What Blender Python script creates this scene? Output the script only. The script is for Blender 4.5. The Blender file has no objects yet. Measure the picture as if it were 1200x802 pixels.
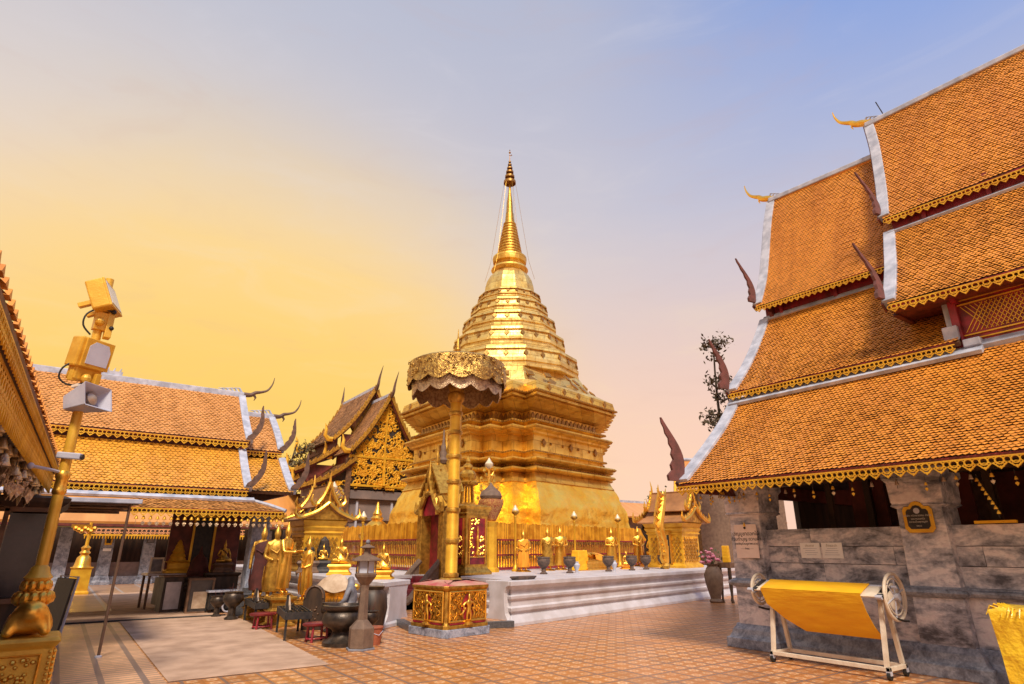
import bpy, bmesh, math, random
from mathutils import Vector, Matrix
random.seed(7)
PI = math.pi
S = bpy.context.scene
C = S.collection
V = Vector
rnd = random.uniform

# ---------------------------------------------------------------- materials
def mat(name, col, rough=.6, metal=0.0, col2=None, vscale=6.0, var=.25, bump=.25, bscale=40.0, coat=0.0, island=0.0, bdist=.01, detail=5.0, stretch=(1, 1, 1)):
    m = bpy.data.materials.new(name); m.use_nodes = True
    nt = m.node_tree; N = nt.nodes; L = nt.links
    b = N['Principled BSDF']
    b.inputs['Roughness'].default_value = rough; b.inputs['Metallic'].default_value = metal
    b.inputs['Coat Weight'].default_value = coat
    tc = N.new('ShaderNodeTexCoord'); mp = N.new('ShaderNodeMapping'); mp.inputs['Scale'].default_value = stretch
    L.new(tc.outputs['Object'], mp.inputs[0])
    n1 = N.new('ShaderNodeTexNoise'); n1.inputs['Scale'].default_value = vscale; n1.inputs['Detail'].default_value = detail
    L.new(mp.outputs[0], n1.inputs['Vector'])
    mr = N.new('ShaderNodeMapRange'); mr.inputs[1].default_value = .35; mr.inputs[2].default_value = .65
    L.new(n1.outputs[0], mr.inputs[0])
    if col2 is None: col2 = tuple(c * (1 - var) for c in col)
    mx = N.new('ShaderNodeMix'); mx.data_type = 'RGBA'
    mx.inputs[6].default_value = (*col, 1); mx.inputs[7].default_value = (*col2, 1)
    out = mx.outputs[2]
    if island:
        g = N.new('ShaderNodeNewGeometry')
        ma = N.new('ShaderNodeMath'); ma.operation = 'MULTIPLY_ADD'
        ma.inputs[1].default_value = island; ma.inputs[2].default_value = -island * .45
        L.new(g.outputs['Random Per Island'], ma.inputs[0])
        ad = N.new('ShaderNodeMath'); ad.operation = 'ADD'; ad.use_clamp = True
        L.new(mr.outputs[0], ad.inputs[0]); L.new(ma.outputs[0], ad.inputs[1]); L.new(ad.outputs[0], mx.inputs[0])
    else: L.new(mr.outputs[0], mx.inputs[0])
    L.new(out, b.inputs['Base Color'])
    if bump:
        n2 = N.new('ShaderNodeTexNoise'); n2.inputs['Scale'].default_value = bscale; n2.inputs['Detail'].default_value = 4
        L.new(mp.outputs[0], n2.inputs['Vector'])
        bp = N.new('ShaderNodeBump'); bp.inputs['Strength'].default_value = bump; bp.inputs['Distance'].default_value = bdist
        L.new(n2.outputs[0], bp.inputs['Height']); L.new(bp.outputs[0], b.inputs['Normal'])
    rr = N.new('ShaderNodeMapRange'); rr.inputs[3].default_value = max(.05, rough - .1); rr.inputs[4].default_value = min(1, rough + .12)
    L.new(n1.outputs[0], rr.inputs[0]); L.new(rr.outputs[0], b.inputs['Roughness'])
    return m

GOLD = mat('gilded_metal', (.93, .56, .10), .34, .92, (.78, .40, .05), 5, bump=.3, bscale=30)
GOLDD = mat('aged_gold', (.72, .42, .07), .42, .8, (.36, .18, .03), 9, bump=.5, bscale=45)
BOSS = mat('tarnished_boss', (.42, .22, .05), .45, .7, (.24, .12, .03), 9)
GOLDP = mat('gold_paint', (.86, .50, .04), .42, .35, (.66, .33, .02), 4, bump=.2, bscale=60)
GOLDL = mat('gold_leaf_sheet', (.95, .70, .20), .40, .84, (.86, .57, .12), .8, bump=.25, bscale=1.6, bdist=.06)
def gold_plate(name, ca, cb):
    m = mat(name, ca, .48, .82, cb, 1.4, bump=0); nt = m.node_tree; N = nt.nodes; L = nt.links; b = N['Principled BSDF']
    tc = N.new('ShaderNodeTexCoord'); sp = N.new('ShaderNodeSeparateXYZ'); L.new(tc.outputs['Object'], sp.inputs[0])
    def M(op, a, bb=None):
        n = N.new('ShaderNodeMath'); n.operation = op
        for i, x in enumerate((a, bb)):
            if x is None: continue
            if isinstance(x, (int, float)): n.inputs[i].default_value = x
            else: L.new(x, n.inputs[i])
        return n.outputs[0]
    u = M('ADD', M('SUBTRACT', sp.outputs[0], sp.outputs[1]), 100); v = M('DIVIDE', sp.outputs[2], .46); iv = M('FLOOR', v)
    u2 = M('DIVIDE', M('ADD', u, M('MULTIPLY', iv, .37)), .78); cv = N.new('ShaderNodeCombineXYZ'); L.new(M('FLOOR', u2), cv.inputs[0]); L.new(iv, cv.inputs[1])
    wn = N.new('ShaderNodeTexWhiteNoise'); L.new(cv.outputs[0], wn.inputs['Vector'])
    seam = M('MAXIMUM', M('GREATER_THAN', M('ABSOLUTE', M('SUBTRACT', M('FRACT', u2), .5)), .484), M('GREATER_THAN', M('ABSOLUTE', M('SUBTRACT', M('FRACT', v), .5)), .475))
    src = b.inputs['Base Color'].links[0].from_socket
    def mix(f, a, c, k):
        n = N.new('ShaderNodeMix'); n.data_type = 'RGBA'; n.blend_type = k; L.new(f, n.inputs[0]); L.new(a, n.inputs[6])
        if isinstance(c, tuple): n.inputs[7].default_value = (*c, 1)
        return n.outputs[2]
    c1 = mix(M('MULTIPLY', wn.outputs['Value'], .75), src, (.74, .62, .50), 'MULTIPLY'); ns = N.new('ShaderNodeTexNoise'); ns.inputs['Scale'].default_value = 3; ns.inputs['Detail'].default_value = 8; L.new(tc.outputs['Object'], ns.inputs['Vector'])
    tr = N.new('ShaderNodeMapRange'); tr.inputs[1].default_value = .52; tr.inputs[2].default_value = .75; tr.inputs[4].default_value = .8; L.new(ns.outputs[0], tr.inputs[0])
    c2 = mix(tr.outputs[0], c1, (.55, .40, .25), 'MULTIPLY'); c3 = mix(M('MULTIPLY', seam, .7), c2, (.45, .32, .2), 'MULTIPLY'); L.new(c3, b.inputs['Base Color'])
    # dented sheets: every plate tips the reflection a little differently
    n3 = N.new('ShaderNodeTexNoise'); n3.inputs['Scale'].default_value = 2.6; n3.inputs['Detail'].default_value = 3; L.new(tc.outputs['Object'], n3.inputs['Vector'])
    hh = M('SUBTRACT', M('ADD', n3.outputs[0], M('MULTIPLY', wn.outputs['Value'], .25)), M('MULTIPLY', seam, .25)); bp = N.new('ShaderNodeBump'); bp.inputs['Strength'].default_value = .5; bp.inputs['Distance'].default_value = .08; L.new(hh, bp.inputs['Height']); L.new(bp.outputs[0], b.inputs['Normal'])
    return m
GOLDL = gold_plate('gilded_copper_plates', (.93, .67, .17), (.80, .50, .09)); GOLDT = gold_plate('sky_paled_gilded_plates', (.92, .72, .28), (.80, .58, .18))  # GOLDT: tier copy, paled by sky reflection put into its colour
GOLDB = mat('crumpled_gold_cloth', (.95, .64, .11), .42, .75, (.88, .48, .04), 1.2, bump=1.0, bscale=2.2, bdist=.12)
LACE = mat('gilt_filigree', (.72, .47, .12), .36, .85, (.26, .14, .05), 16, bump=.9, bscale=40, bdist=.02)
SILV = mat('silver_filigree', (.66, .50, .30), .32, .8, (.34, .22, .15), 18, bump=.8, bscale=45, bdist=.02)
TILE = mat('orange_clay_roof_tile', (.74, .28, .03), .5, 0, (.58, .20, .02), 1.5, bump=.2, bscale=60, island=.7, coat=.1, stretch=(.3, 1.6, .3))
TILEB = mat('ochre_clay_roof_tile', (.68, .30, .075), .5, 0, (.54, .225, .05), 1.3, bump=.2, bscale=50, island=.7, stretch=(1.6, .3, .3), coat=.15)
TILEY = mat('sunlit_ochre_roof_tile', (.76, .35, .035), .42, 0, (.62, .26, .025), 1.3, bump=.2, bscale=50, island=.7, stretch=(1.6, .3, .3), coat=.3)  # lower-tier tile copy with sunlit yellow sheen put into its colour
TILEK = mat('brown_clay_roof_tile', (.48, .22, .08), .55, 0, (.27, .12, .045), 1.5, bump=.2, bscale=50, island=.9)
UNDER = mat('dark_roof_batten_board', (.12, .055, .025), .8, 0)  # dark brown of the deck boards below the tiles
MORT = mat('white_lime_mortar', (.50, .52, .62), .7, 0, (.30, .32, .40), 5, bump=.3)
WHITE = mat('white_painted_plaster', (.60, .57, .61), .55, 0, (.47, .43, .44), 2.4, bump=.12, bscale=20)
RED = mat('red_lacquer_wood', (.34, .018, .035), .45, 0, (.13, .01, .012), 5, bump=.2)
MAROON = mat('maroon_boards', (.17, .03, .018), .55, 0, (.08, .015, .01), 5)
WOOD = mat('dark_carved_wood', (.075, .04, .022), .5, 0, (.025, .014, .009), 7, bump=.4, bscale=18, stretch=(1, 1, .25))
WOODM = mat('brown_wood', (.20, .10, .05), .5, 0, (.10, .05, .025), 7, bump=.3, bscale=18)
BLACK = mat('black_iron', (.02, .02, .022), .5, .3, (.05, .04, .035), 12, bump=.3)
BRONZE = mat('dark_bronze', (.045, .035, .03), .38, .6, (.10, .07, .05), 9, bump=.3)
STONEP = mat('grey_pot_stone', (.15, .09, .065), .7, 0, (.06, .045, .04), 12, bump=.6)
STONEB = mat('brown_sandstone', (.19, .12, .08), .7, 0, (.13, .08, .055), 8, bump=.4)
PALE = mat('pale_metal_cladding', (.55, .50, .52), .4, .3, (.40, .36, .38), 6)
CREAMC = mat('cream_cloth', (.62, .47, .33), .8, 0, (.45, .31, .20), 5, bump=.6, bscale=9, bdist=.04)
GREYC = mat('weathered_grey_stone', (.25, .25, .29), .65, 0, (.13, .13, .155), 7, bump=.4)
SAFF = mat('saffron_cloth', (.85, .36, .02), .75, 0, (.7, .26, .015), 6, bump=.4, bscale=20, stretch=(3, 3, .6))
YELC = mat('bright_yellow_canvas', (.90, .50, .012), .65, 0, (.80, .38, .01), 4, bump=.6, bscale=7, bdist=.03, stretch=(1, .5, 2))
YELP = mat('yellow_plastic_sheet', (.88, .60, .03), .3, 0, (.78, .46, .02), 4, bump=.9, bscale=5, bdist=.08, coat=.4)
CREAMP = mat('cream_enamel_paint', (.74, .64, .52), .4, 0, (.62, .50, .38), 8)
LAMPG = mat('yellow_gold_enamel', (.78, .47, .055), .38, .25, (.64, .34, .03), 6)
GREYP = mat('grey_enamel', (.50, .50, .58), .4, 0, (.42, .42, .50), 6, bump=.05)
GLASSW = mat('milky_lamp_glass', (.55, .58, .68), .15, 0, (.48, .5, .6), 6, bump=0)
RUB = mat('black_rubber', (.015, .015, .015), .6, 0)
CONC = mat('beige_outdoor_carpet', (.58, .38, .26), .85, 0, (.40, .25, .165), 2.2, bump=.5, bscale=150)
GRAN = mat('dark_granite', (.055, .055, .06), .35, 0, (.10, .095, .1), 30, bump=.1)
PAPER = mat('printed_paper', (.93, .92, .93), .7, 0, (.88, .86, .87), 6, bump=0)
SIGNW = mat('blush_sign_board', (.88, .74, .70), .5, 0, (.8, .66, .62), 6, bump=0)
INK = mat('dark_ink', (.03, .025, .03), .7, 0, bump=0)
LINK = mat('light_lettering', (.6, .55, .5), .6, 0, bump=0)
TERRA = mat('terracotta', (.40, .11, .05), .6, 0, (.28, .07, .03), 8)
PINKF = mat('pink_petals', (.62, .10, .22), .6, 0, (.7, .35, .4), 30)
LEAF = mat('leaf_green', (.05, .065, .02), .6, 0, (.09, .09, .03), 5, bump=0, island=.8)
LEAFD = mat('dark_brown_leaf', (.045, .04, .02), .7, 0, (.09, .06, .03), 5, bump=0, island=.8)  # dark brown leaves, varied at random per leaf
BARK = mat('bark', (.07, .05, .04), .85, 0, (.035, .025, .02), 9, bump=.6)
PINKW = mat('salmon_fretwork_paint', (.72, .34, .16), .6, 0, (.62, .26, .10), 4)
TARP = mat('dark_awning_sheet', (.10, .085, .08), .6, 0, (.06, .05, .045), 3)
GREYW = mat('grey_brown_plaster', (.26, .19, .165), .8, 0, (.17, .13, .12), 1.2, bump=.4, bscale=8)
GLASS = mat('dusty_dark_glass', (.035, .03, .03), .12, 0, (.07, .055, .05), 5, bump=0)
INDIGO = mat('blue_mirror_mosaic', (.12, .085, .06), .25, .3, (.02, .02, .04), 20)
ROBE = mat('maroon_robe', (.10, .02, .015), .8, 0, (.05, .012, .01), 5, bump=.5, bscale=14)

def marble(name, dark, mid, pale, sc=1.0, st=(1, .45, 1.5)):
    m = bpy.data.materials.new(name); m.use_nodes = True
    nt = m.node_tree; N = nt.nodes; L = nt.links; b = N['Principled BSDF']
    tc = N.new('ShaderNodeTexCoord'); mp = N.new('ShaderNodeMapping'); mp.inputs['Scale'].default_value = st
    ge = N.new('ShaderNodeNewGeometry'); va = N.new('ShaderNodeVectorMath'); va.operation = 'SCALE'; va.inputs[0].default_value = (3, 7, 5); L.new(ge.outputs['Random Per Island'], va.inputs['Scale'])
    vb = N.new('ShaderNodeVectorMath'); L.new(tc.outputs['Object'], vb.inputs[0]); L.new(va.outputs[0], vb.inputs[1]); L.new(vb.outputs[0], mp.inputs[0])
    n = N.new('ShaderNodeTexNoise'); n.inputs['Scale'].default_value = 2.2 * sc; n.inputs['Detail'].default_value = 9; n.inputs['Roughness'].default_value = .68; n.inputs['Distortion'].default_value = .35
    L.new(mp.outputs[0], n.inputs['Vector'])
    cr = N.new('ShaderNodeValToRGB'); e = cr.color_ramp.elements
    e[0].position = .35; e[0].color = (*dark, 1); e[1].position = .585; e[1].color = (*pale, 1)
    x = cr.color_ramp.elements.new(.47); x.color = (*mid, 1)
    L.new(n.outputs[0], cr.inputs[0])
    v = N.new('ShaderNodeTexNoise'); v.inputs['Scale'].default_value = 14 * sc; v.inputs['Detail'].default_value = 6
    L.new(tc.outputs['Object'], v.inputs['Vector'])
    mx = N.new('ShaderNodeMix'); mx.data_type = 'RGBA'; mx.blend_type = 'OVERLAY'; mx.inputs[0].default_value = .55
    L.new(cr.outputs[0], mx.inputs[6]); L.new(v.outputs[0], mx.inputs[7]); L.new(mx.outputs[2], b.inputs['Base Color'])
    b.inputs['Roughness'].default_value = .38
    bp = N.new('ShaderNodeBump'); bp.inputs['Strength'].default_value = .25; bp.inputs['Distance'].default_value = .01
    L.new(v.outputs[0], bp.inputs['Height']); L.new(bp.outputs[0], b.inputs['Normal'])
    return m
MARB = marble('veined_grey_marble', (.085, .09, .12), (.38, .38, .45), (.74, .68, .72), 1.3, (1, .6, 1.5))
MARBB = marble('blue_grey_marble', (.12, .13, .17), (.23, .25, .32), (.36, .38, .46), 2.5, (1, 1, 1))

def tilefloor(name, cell, joint, jw, base, light, dark, jcol, plain=False, off=(0, 0)):
    """square courtyard paving: grid joints every `joint` metres, a star motif in every `cell`"""
    m = bpy.data.materials.new(name); m.use_nodes = True
    nt = m.node_tree; N = nt.nodes; L = nt.links; b = N['Principled BSDF']
    tc = N.new('ShaderNodeTexCoord'); sp = N.new('ShaderNodeSeparateXYZ'); L.new(tc.outputs['Object'], sp.inputs[0])
    def M(op, a, bb=None, c=None):
        n = N.new('ShaderNodeMath'); n.operation = op
        for i, x in enumerate((a, bb, c)):
            if x is None: continue
            if isinstance(x, (int, float)): n.inputs[i].default_value = x
            else: L.new(x, n.inputs[i])
        return n.outputs[0]
    X = M('ADD', sp.outputs[0], 400 + off[0]); Y = M('ADD', sp.outputs[1], 400 + off[1])
    def fr(a, s): return M('ABSOLUTE', M('SUBTRACT', M('FRACT', M('DIVIDE', a, s)), .5))
    u = fr(X, cell); v = fr(Y, cell)
    d1 = M('MAXIMUM', u, v); d2 = M('MULTIPLY', M('ADD', u, v), .72)
    star = M('LESS_THAN', M('MINIMUM', d1, d2), .25)
    core = M('LESS_THAN', M('ADD', u, v), .2)
    grout = M('GREATER_THAN', d1, .465)
    jx = M('GREATER_THAN', fr(X, joint[0]), .5 - jw[0] / joint[0] / 2); jy = M('GREATER_THAN', fr(Y, joint[1]), .5 - jw[1] / joint[1] / 2)
    jm = M('MAXIMUM', jx, jy)
    ns = N.new('ShaderNodeTexNoise'); ns.inputs['Scale'].default_value = .8; ns.inputs['Detail'].default_value = 7; L.new(tc.outputs['Object'], ns.inputs['Vector'])
    wn = N.new('ShaderNodeTexWhiteNoise'); cv = N.new('ShaderNodeCombineXYZ')
    L.new(M('FLOOR', M('DIVIDE', X, cell)), cv.inputs[0]); L.new(M('FLOOR', M('DIVIDE', Y, cell)), cv.inputs[1]); L.new(cv.outputs[0], wn.inputs['Vector'])
    def mix(f, a, c):
        n = N.new('ShaderNodeMix'); n.data_type = 'RGBA'
        if isinstance(f, float): n.inputs[0].default_value = f
        else: L.new(f, n.inputs[0])
        for i, x in ((6, a), (7, c)):
            if isinstance(x, tuple): n.inputs[i].default_value = (*x, 1)
            else: L.new(x, n.inputs[i])
        return n.outputs[2]
    c0 = mix(wn.outputs['Value'], base, tuple(k * .72 for k in base))
    if not plain:
        c0 = mix(M('MULTIPLY', star, .95), c0, light); c0 = mix(M('MULTIPLY', core, .9), c0, dark); c0 = mix(M('MULTIPLY', grout, .55), c0, tuple(k * .45 for k in base))
    w2 = N.new('ShaderNodeTexWhiteNoise'); cv2 = N.new('ShaderNodeCombineXYZ'); L.new(M('FLOOR', M('DIVIDE', X, joint[0])), cv2.inputs[0]); L.new(M('FLOOR', M('DIVIDE', Y, max(joint[1], .4))), cv2.inputs[1]); L.new(cv2.outputs[0], w2.inputs['Vector'])
    c0 = mix(M('MULTIPLY', M('POWER', w2.outputs['Value'], 2.5), .55), c0, tuple(k * .5 for k in base)); n5 = N.new('ShaderNodeTexNoise'); n5.inputs['Scale'].default_value = 5; n5.inputs['Detail'].default_value = 9; L.new(tc.outputs['Object'], n5.inputs['Vector']); q5 = N.new('ShaderNodeMapRange'); q5.inputs[1].default_value = .5; q5.inputs[2].default_value = .75; q5.inputs[4].default_value = .6; L.new(n5.outputs[0], q5.inputs[0]); c0 = mix(q5.outputs[0], c0, tuple(k * .55 for k in base))
    r = N.new('ShaderNodeMapRange'); r.inputs[1].default_value = .35; r.inputs[2].default_value = .7; r.inputs[4].default_value = .5; L.new(ns.outputs[0], r.inputs[0])
    c0 = mix(r.outputs[0], c0, tuple(k * .8 + .02 for k in base))
    c0 = mix(M('MULTIPLY', jm, .85), c0, jcol)
    L.new(c0, b.inputs['Base Color'])
    rg = N.new('ShaderNodeMapRange'); rg.inputs[3].default_value = .22; rg.inputs[4].default_value = .5; b.inputs['Coat Weight'].default_value = .10; b.inputs['Coat Roughness'].default_value = .2; L.new(ns.outputs[0], rg.inputs[0]); L.new(rg.outputs[0], b.inputs['Roughness'])
    bp = N.new('ShaderNodeBump'); bp.inputs['Strength'].default_value = .3; bp.inputs['Distance'].default_value = .004; bp.invert = True
    L.new(M('MAXIMUM', jm, M('MULTIPLY', grout, .7)), bp.inputs['Height']); L.new(bp.outputs[0], b.inputs['Normal'])
    return m
FLOOR = tilefloor('patterned_terracotta_paving', .23, (.46, .46), (.042, .042), (.60, .225, .055), (.80, .52, .29), (.60, .20, .05), (.17, .125, .115))
STRIPE = tilefloor('terracotta_paving_with_grey_bands', .153, (.46, .153), (.075, .034), (.90, .52, .30), (.66, .40, .25), (.5, .2, .08), (.14, .12, .13), plain=True, off=(-.1, 0))
STRIPE2 = tilefloor('brown_paving_with_grey_bands', .3, (.9, .3), (.09, .01), (.50, .28, .16), (.66, .40, .25), (.5, .2, .08), (.40, .36, .35), plain=True)

# ---------------------------------------------------------------- mesh builder
class MB:
    def __init__(s): s.v = []; s.f = []
    def add(s, vs, fs):
        b = len(s.v); s.v += [tuple(p) for p in vs]; s.f += [tuple(b + i for i in f) for f in fs]; return s
    def box(s, x, y, z, sx, sy, sz, rz=0, taper=1.0):
        """centre x,y; z is the bottom"""
        c, n = math.cos(rz), math.sin(rz); vs = []
        for k, h in ((1, 0), (taper, sz)):
            for dx, dy in ((-1, -1), (1, -1), (1, 1), (-1, 1)):
                a, b = dx * sx / 2 * k, dy * sy / 2 * k; vs.append((x + a * c - b * n, y + a * n + b * c, z + h))
        return s.add(vs, [(3, 2, 1, 0), (4, 5, 6, 7), (0, 1, 5, 4), (1, 2, 6, 5), (2, 3, 7, 6), (3, 0, 4, 7)])
    def prism(s, poly, z0, z1):
        n = len(poly)
        return s.add([(x, y, z0) for x, y in poly] + [(x, y, z1) for x, y in poly],
                     [tuple(range(n))[::-1], tuple(range(n, 2 * n))] + [(i, (i + 1) % n, n + (i + 1) % n, n + i) for i in range(n)])
    def rings(s, rs, cap=True, closed=True):
        n = len(rs[0]); vs = [p for r in rs for p in r]; fs = []
        for k in range(len(rs) - 1):
            for i in range(n if closed else n - 1):
                j = (i + 1) % n; fs.append((k * n + i, k * n + j, (k + 1) * n + j, (k + 1) * n + i))
        if cap: fs += [tuple(range(n))[::-1], tuple(range((len(rs) - 1) * n, len(rs) * n))]
        return s.add(vs, fs)
    def lathe(s, prof, n=16, c=(0, 0, 0), sx=1.0, sy=1.0, rot=0.0, jag=None):
        """prof [(r,z)] bottom to top"""
        return s.rings([[(c[0] + sx * r * math.cos(rot + 2 * PI * i / n), c[1] + sy * r * math.sin(rot + 2 * PI * i / n), c[2] + z) for i in range(n)] for r, z in prof])
    def tube(s, pts, rad, n=8, flat=1.0):
        pts = [V(p) for p in pts]
        if not isinstance(rad, (list, tuple)): rad = [rad] * len(pts)
        rs = []; up = V((0, 0, 1)); prev = None
        for i, p in enumerate(pts):
            t = (pts[min(i + 1, len(pts) - 1)] - pts[max(i - 1, 0)]).normalized()
            if prev is None:
                a = t.cross(up)
                if a.length < .1: a = t.cross(V((1, 0, 0)))
            else: a = prev - t * prev.dot(t)
            a.normalize(); prev = a; b = t.cross(a)
            rs.append([p + (a * math.cos(2 * PI * k / n) + b * math.sin(2 * PI * k / n) * flat) * rad[i] for k in range(n)])
        return s.rings(rs)
    def strip(s, A, B, t=.05, flip=False):
        """thick sheet between polylines A and B, thickened downward along its normal"""
        A = [V(p) for p in A]; B = [V(p) for p in B]; n = len(A); nn = []
        for i in range(n):
            d = A[min(i + 1, n - 1)] - A[max(i - 1, 0)]; w = B[i] - A[i]; m = d.cross(w).normalized()
            if m.z < 0: m = -m
            if flip: m = -m
            nn.append(m)
        A2 = [a - m * t for a, m in zip(A, nn)]; B2 = [b - m * t for b, m in zip(B, nn)]
        return s.rings([[A[i], B[i], B2[i], A2[i]] for i in range(n)])
    def poly3(s, pts, d):
        """flat outline extruded by vector d"""
        n = len(pts); d = V(d); P = [V(p) for p in pts]
        return s.add([p - d / 2 for p in P] + [p + d / 2 for p in P], [tuple(range(n))[::-1], tuple(range(n, 2 * n))] + [(i, (i + 1) % n, n + (i + 1) % n, n + i) for i in range(n)])
    def ball(s, c, r, n=10, sz=1.0, sy=1.0):
        m = n // 2 + 1
        return s.lathe([(max(.001, r * math.sin(PI * k / m)), -r * sz * math.cos(PI * k / m)) for k in range(m + 1)], n, c, 1, sy)
    def build(s, name, mt, parent=None, smooth=False, fix=True, bevel=0):
        me = bpy.data.meshes.new(name)
        off = V((0, 0, 0)); q = parent
        while q is not None:
            if q.get('_w'): off = V(q['_w'])
            q = q.parent
        me.from_pydata([V(p) - off for p in s.v], [], s.f)
        if fix:
            bm = bmesh.new(); bm.from_mesh(me)
            bmesh.ops.recalc_face_normals(bm, faces=bm.faces)
            if bevel: bmesh.ops.bevel(bm, geom=[e for e in bm.edges if len(e.link_faces) == 2 and e.calc_face_angle(0) > .6], offset=bevel, segments=2, affect='EDGES', profile=.5)
            bm.to_mesh(me); bm.free()
        if smooth:
            me.shade_auto(50) if hasattr(me, 'shade_auto') else None
            for p in me.polygons: p.use_smooth = True
            try: me.set_sharp_from_angle(angle=math.radians(42))
            except Exception: pass
        me.materials.append(mt)
        o = bpy.data.objects.new(name, me); C.objects.link(o); o.parent = parent
        return o

def inlay(o, mb, mt):
    """add surface ornament to a part's own mesh with a second material"""
    me = o.data; off = V((0, 0, 0)); q = o.parent
    while q is not None:
        if q.get('_w'): off = V(q['_w'])
        q = q.parent
    bm = bmesh.new(); bm.from_mesh(me); vs = [bm.verts.new(V(p) - off) for p in mb.v]; me.materials.append(mt); k = len(me.materials) - 1; nf = []
    for f in mb.f:
        try: g = bm.faces.new([vs[i] for i in f]); g.material_index = k; nf.append(g)
        except ValueError: pass
    bmesh.ops.recalc_face_normals(bm, faces=nf); bm.to_mesh(me); bm.free(); return o
def thing(name, label, cat, loc=(0, 0, 0), rz=0.0, group=None, world=False):
    """an Empty at the base of the thing; world=True: the parts are given in world coordinates"""
    o = bpy.data.objects.new(name, None); C.objects.link(o); o.empty_display_size = .2
    o.location = loc; o.rotation_euler = (0, 0, rz); o['label'] = label; o['category'] = cat
    if group: o['group'] = group
    if world: o['_w'] = tuple(loc)
    return o
def tag(o, label, cat, group=None, kind=None):
    if label: o['label'] = label; o['category'] = cat
    if group: o['group'] = group
    if kind: o['kind'] = kind
    return o
def struct(o): o['kind'] = 'structure'; return o
def dup(root, loc, rz=None, label=None, group=None, scale=None):
    r = root.copy(); C.objects.link(r); r.location = loc
    if rz is not None: r.rotation_euler = (0, 0, rz)
    if label: r['label'] = label
    if group: r['group'] = group
    if scale: r.scale = (scale,) * 3
    for ch in list(root.children):
        c = ch.copy(); C.objects.link(c); c.parent = r
        for g in ch.children:
            d = g.copy(); C.objects.link(d); d.parent = c
    return r
def skin(nodes, edges, sub=1):
    """one continuous body grown round a skeleton: nodes name -> ((x,y,z), r)"""
    names = list(nodes); me = bpy.data.meshes.new('body_cage')
    me.from_pydata([nodes[k][0] for k in names], [(names.index(a), names.index(b)) for a, b in edges], [])
    o = bpy.data.objects.new('body_cage', me); C.objects.link(o)
    m = o.modifiers.new('s', 'SKIN')
    if not me.skin_vertices: 
        bpy.context.view_layer.update()
    for i, k in enumerate(names):
        r = nodes[k][1]; me.skin_vertices[0].data[i].radius = (r, r) if not isinstance(r, tuple) else r
        me.skin_vertices[0].data[i].use_root = (i == 0)
    m.use_smooth_shade = True
    ss = o.modifiers.new('d', 'SUBSURF'); ss.levels = sub; ss.render_levels = sub
    dg = bpy.context.evaluated_depsgraph_get(); dg.update()
    out = bpy.data.meshes.new_from_object(o.evaluated_get(dg))
    bpy.data.objects.remove(o); bpy.data.meshes.remove(me)
    for p in out.polygons: p.use_smooth = True
    return out
def meshobj(name, me, mt, parent=None):
    me.materials.clear(); me.materials.append(mt); o = bpy.data.objects.new(name, me); C.objects.link(o); o.parent = parent; return o
def lerp(a, b, t): return V(a) * (1 - t) + V(b) * t
def poly_at(P, s):
    """point at arc length s on the polyline P"""
    for i in range(len(P) - 1):
        l = (P[i + 1] - P[i]).length
        if s <= l or i == len(P) - 2: return P[i] + (P[i + 1] - P[i]) * (s / l)
        s -= l
def plen(P): return sum((P[i + 1] - P[i]).length for i in range(len(P) - 1))
def densify(P, n):
    P = [V(p) for p in P]
    # Catmull-Rom through the points
    out = []
    for i in range(len(P) - 1):
        p0 = P[max(i - 1, 0)]; p1 = P[i]; p2 = P[i + 1]; p3 = P[min(i + 2, len(P) - 1)]
        for k in range(n):
            t = k / n
            out.append(.5 * ((2 * p1) + (p2 - p0) * t + (2 * p0 - 5 * p1 + 4 * p2 - p3) * t * t + (3 * p1 - p0 - 3 * p2 + p3) * t ** 3))
    return out + [P[-1]]

def tiled_roof(parent, L, R, e, w, mt, name='tiled_slope', smoothn=3, lift=.016):
    """clay tiles laid in courses between the two gable edges L and R (both listed from ridge to eave)"""
    L = densify(L, smoothn); R = densify(R, smoothn)
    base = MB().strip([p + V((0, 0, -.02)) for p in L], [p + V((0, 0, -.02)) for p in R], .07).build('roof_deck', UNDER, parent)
    m = MB(); n = max(2, int(max(plen(L), plen(R)) / e)); ll, lr = plen(L), plen(R)
    A = [poly_at(L, ll * k / n) for k in range(n + 1)]; B = [poly_at(R, lr * k / n) for k in range(n + 1)]
    for k in range(n):
        wid = ((A[k + 1] - B[k + 1]).length + (A[k] - B[k]).length) / 2; nc = max(1, round(wid / w))
        d = (A[k + 1] - A[k]); nrm = d.cross(B[k] - A[k]).normalized()
        if nrm.z < 0: nrm = -nrm
        o = .5 if k % 2 else 0
        for c in range(nc + (1 if o else 0)):
            t0 = max(0, (c - o) / nc); t1 = min(1, (c - o + 1) / nc)
            if t1 - t0 < .2 / nc: continue
            g = (t1 - t0) * .03; t0 += g; t1 -= g; tm = (t0 + t1) / 2
            p0 = lerp(A[k], B[k], t0); p1 = lerp(A[k], B[k], t1)
            q0 = lerp(A[k + 1], B[k + 1], t0); q1 = lerp(A[k + 1], B[k + 1], t1); qm = lerp(A[k + 1], B[k + 1], tm)
            l = nrm * (lift * rnd(.7, 1.5)); dd = (qm - lerp(A[k], B[k], tm))
            j = dd * rnd(-.05, .05)
            m.add([p0 + nrm * .002 - dd * .12, p1 + nrm * .002 - dd * .12, q1 - dd * .12 + l + j, qm + dd * .28 + l * 1.1 + j, q0 - dd * .12 + l * rnd(.9, 1.2) + j], [(0, 1, 2, 3, 4)])
    return m.build(name, mt, parent, fix=False)

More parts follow.
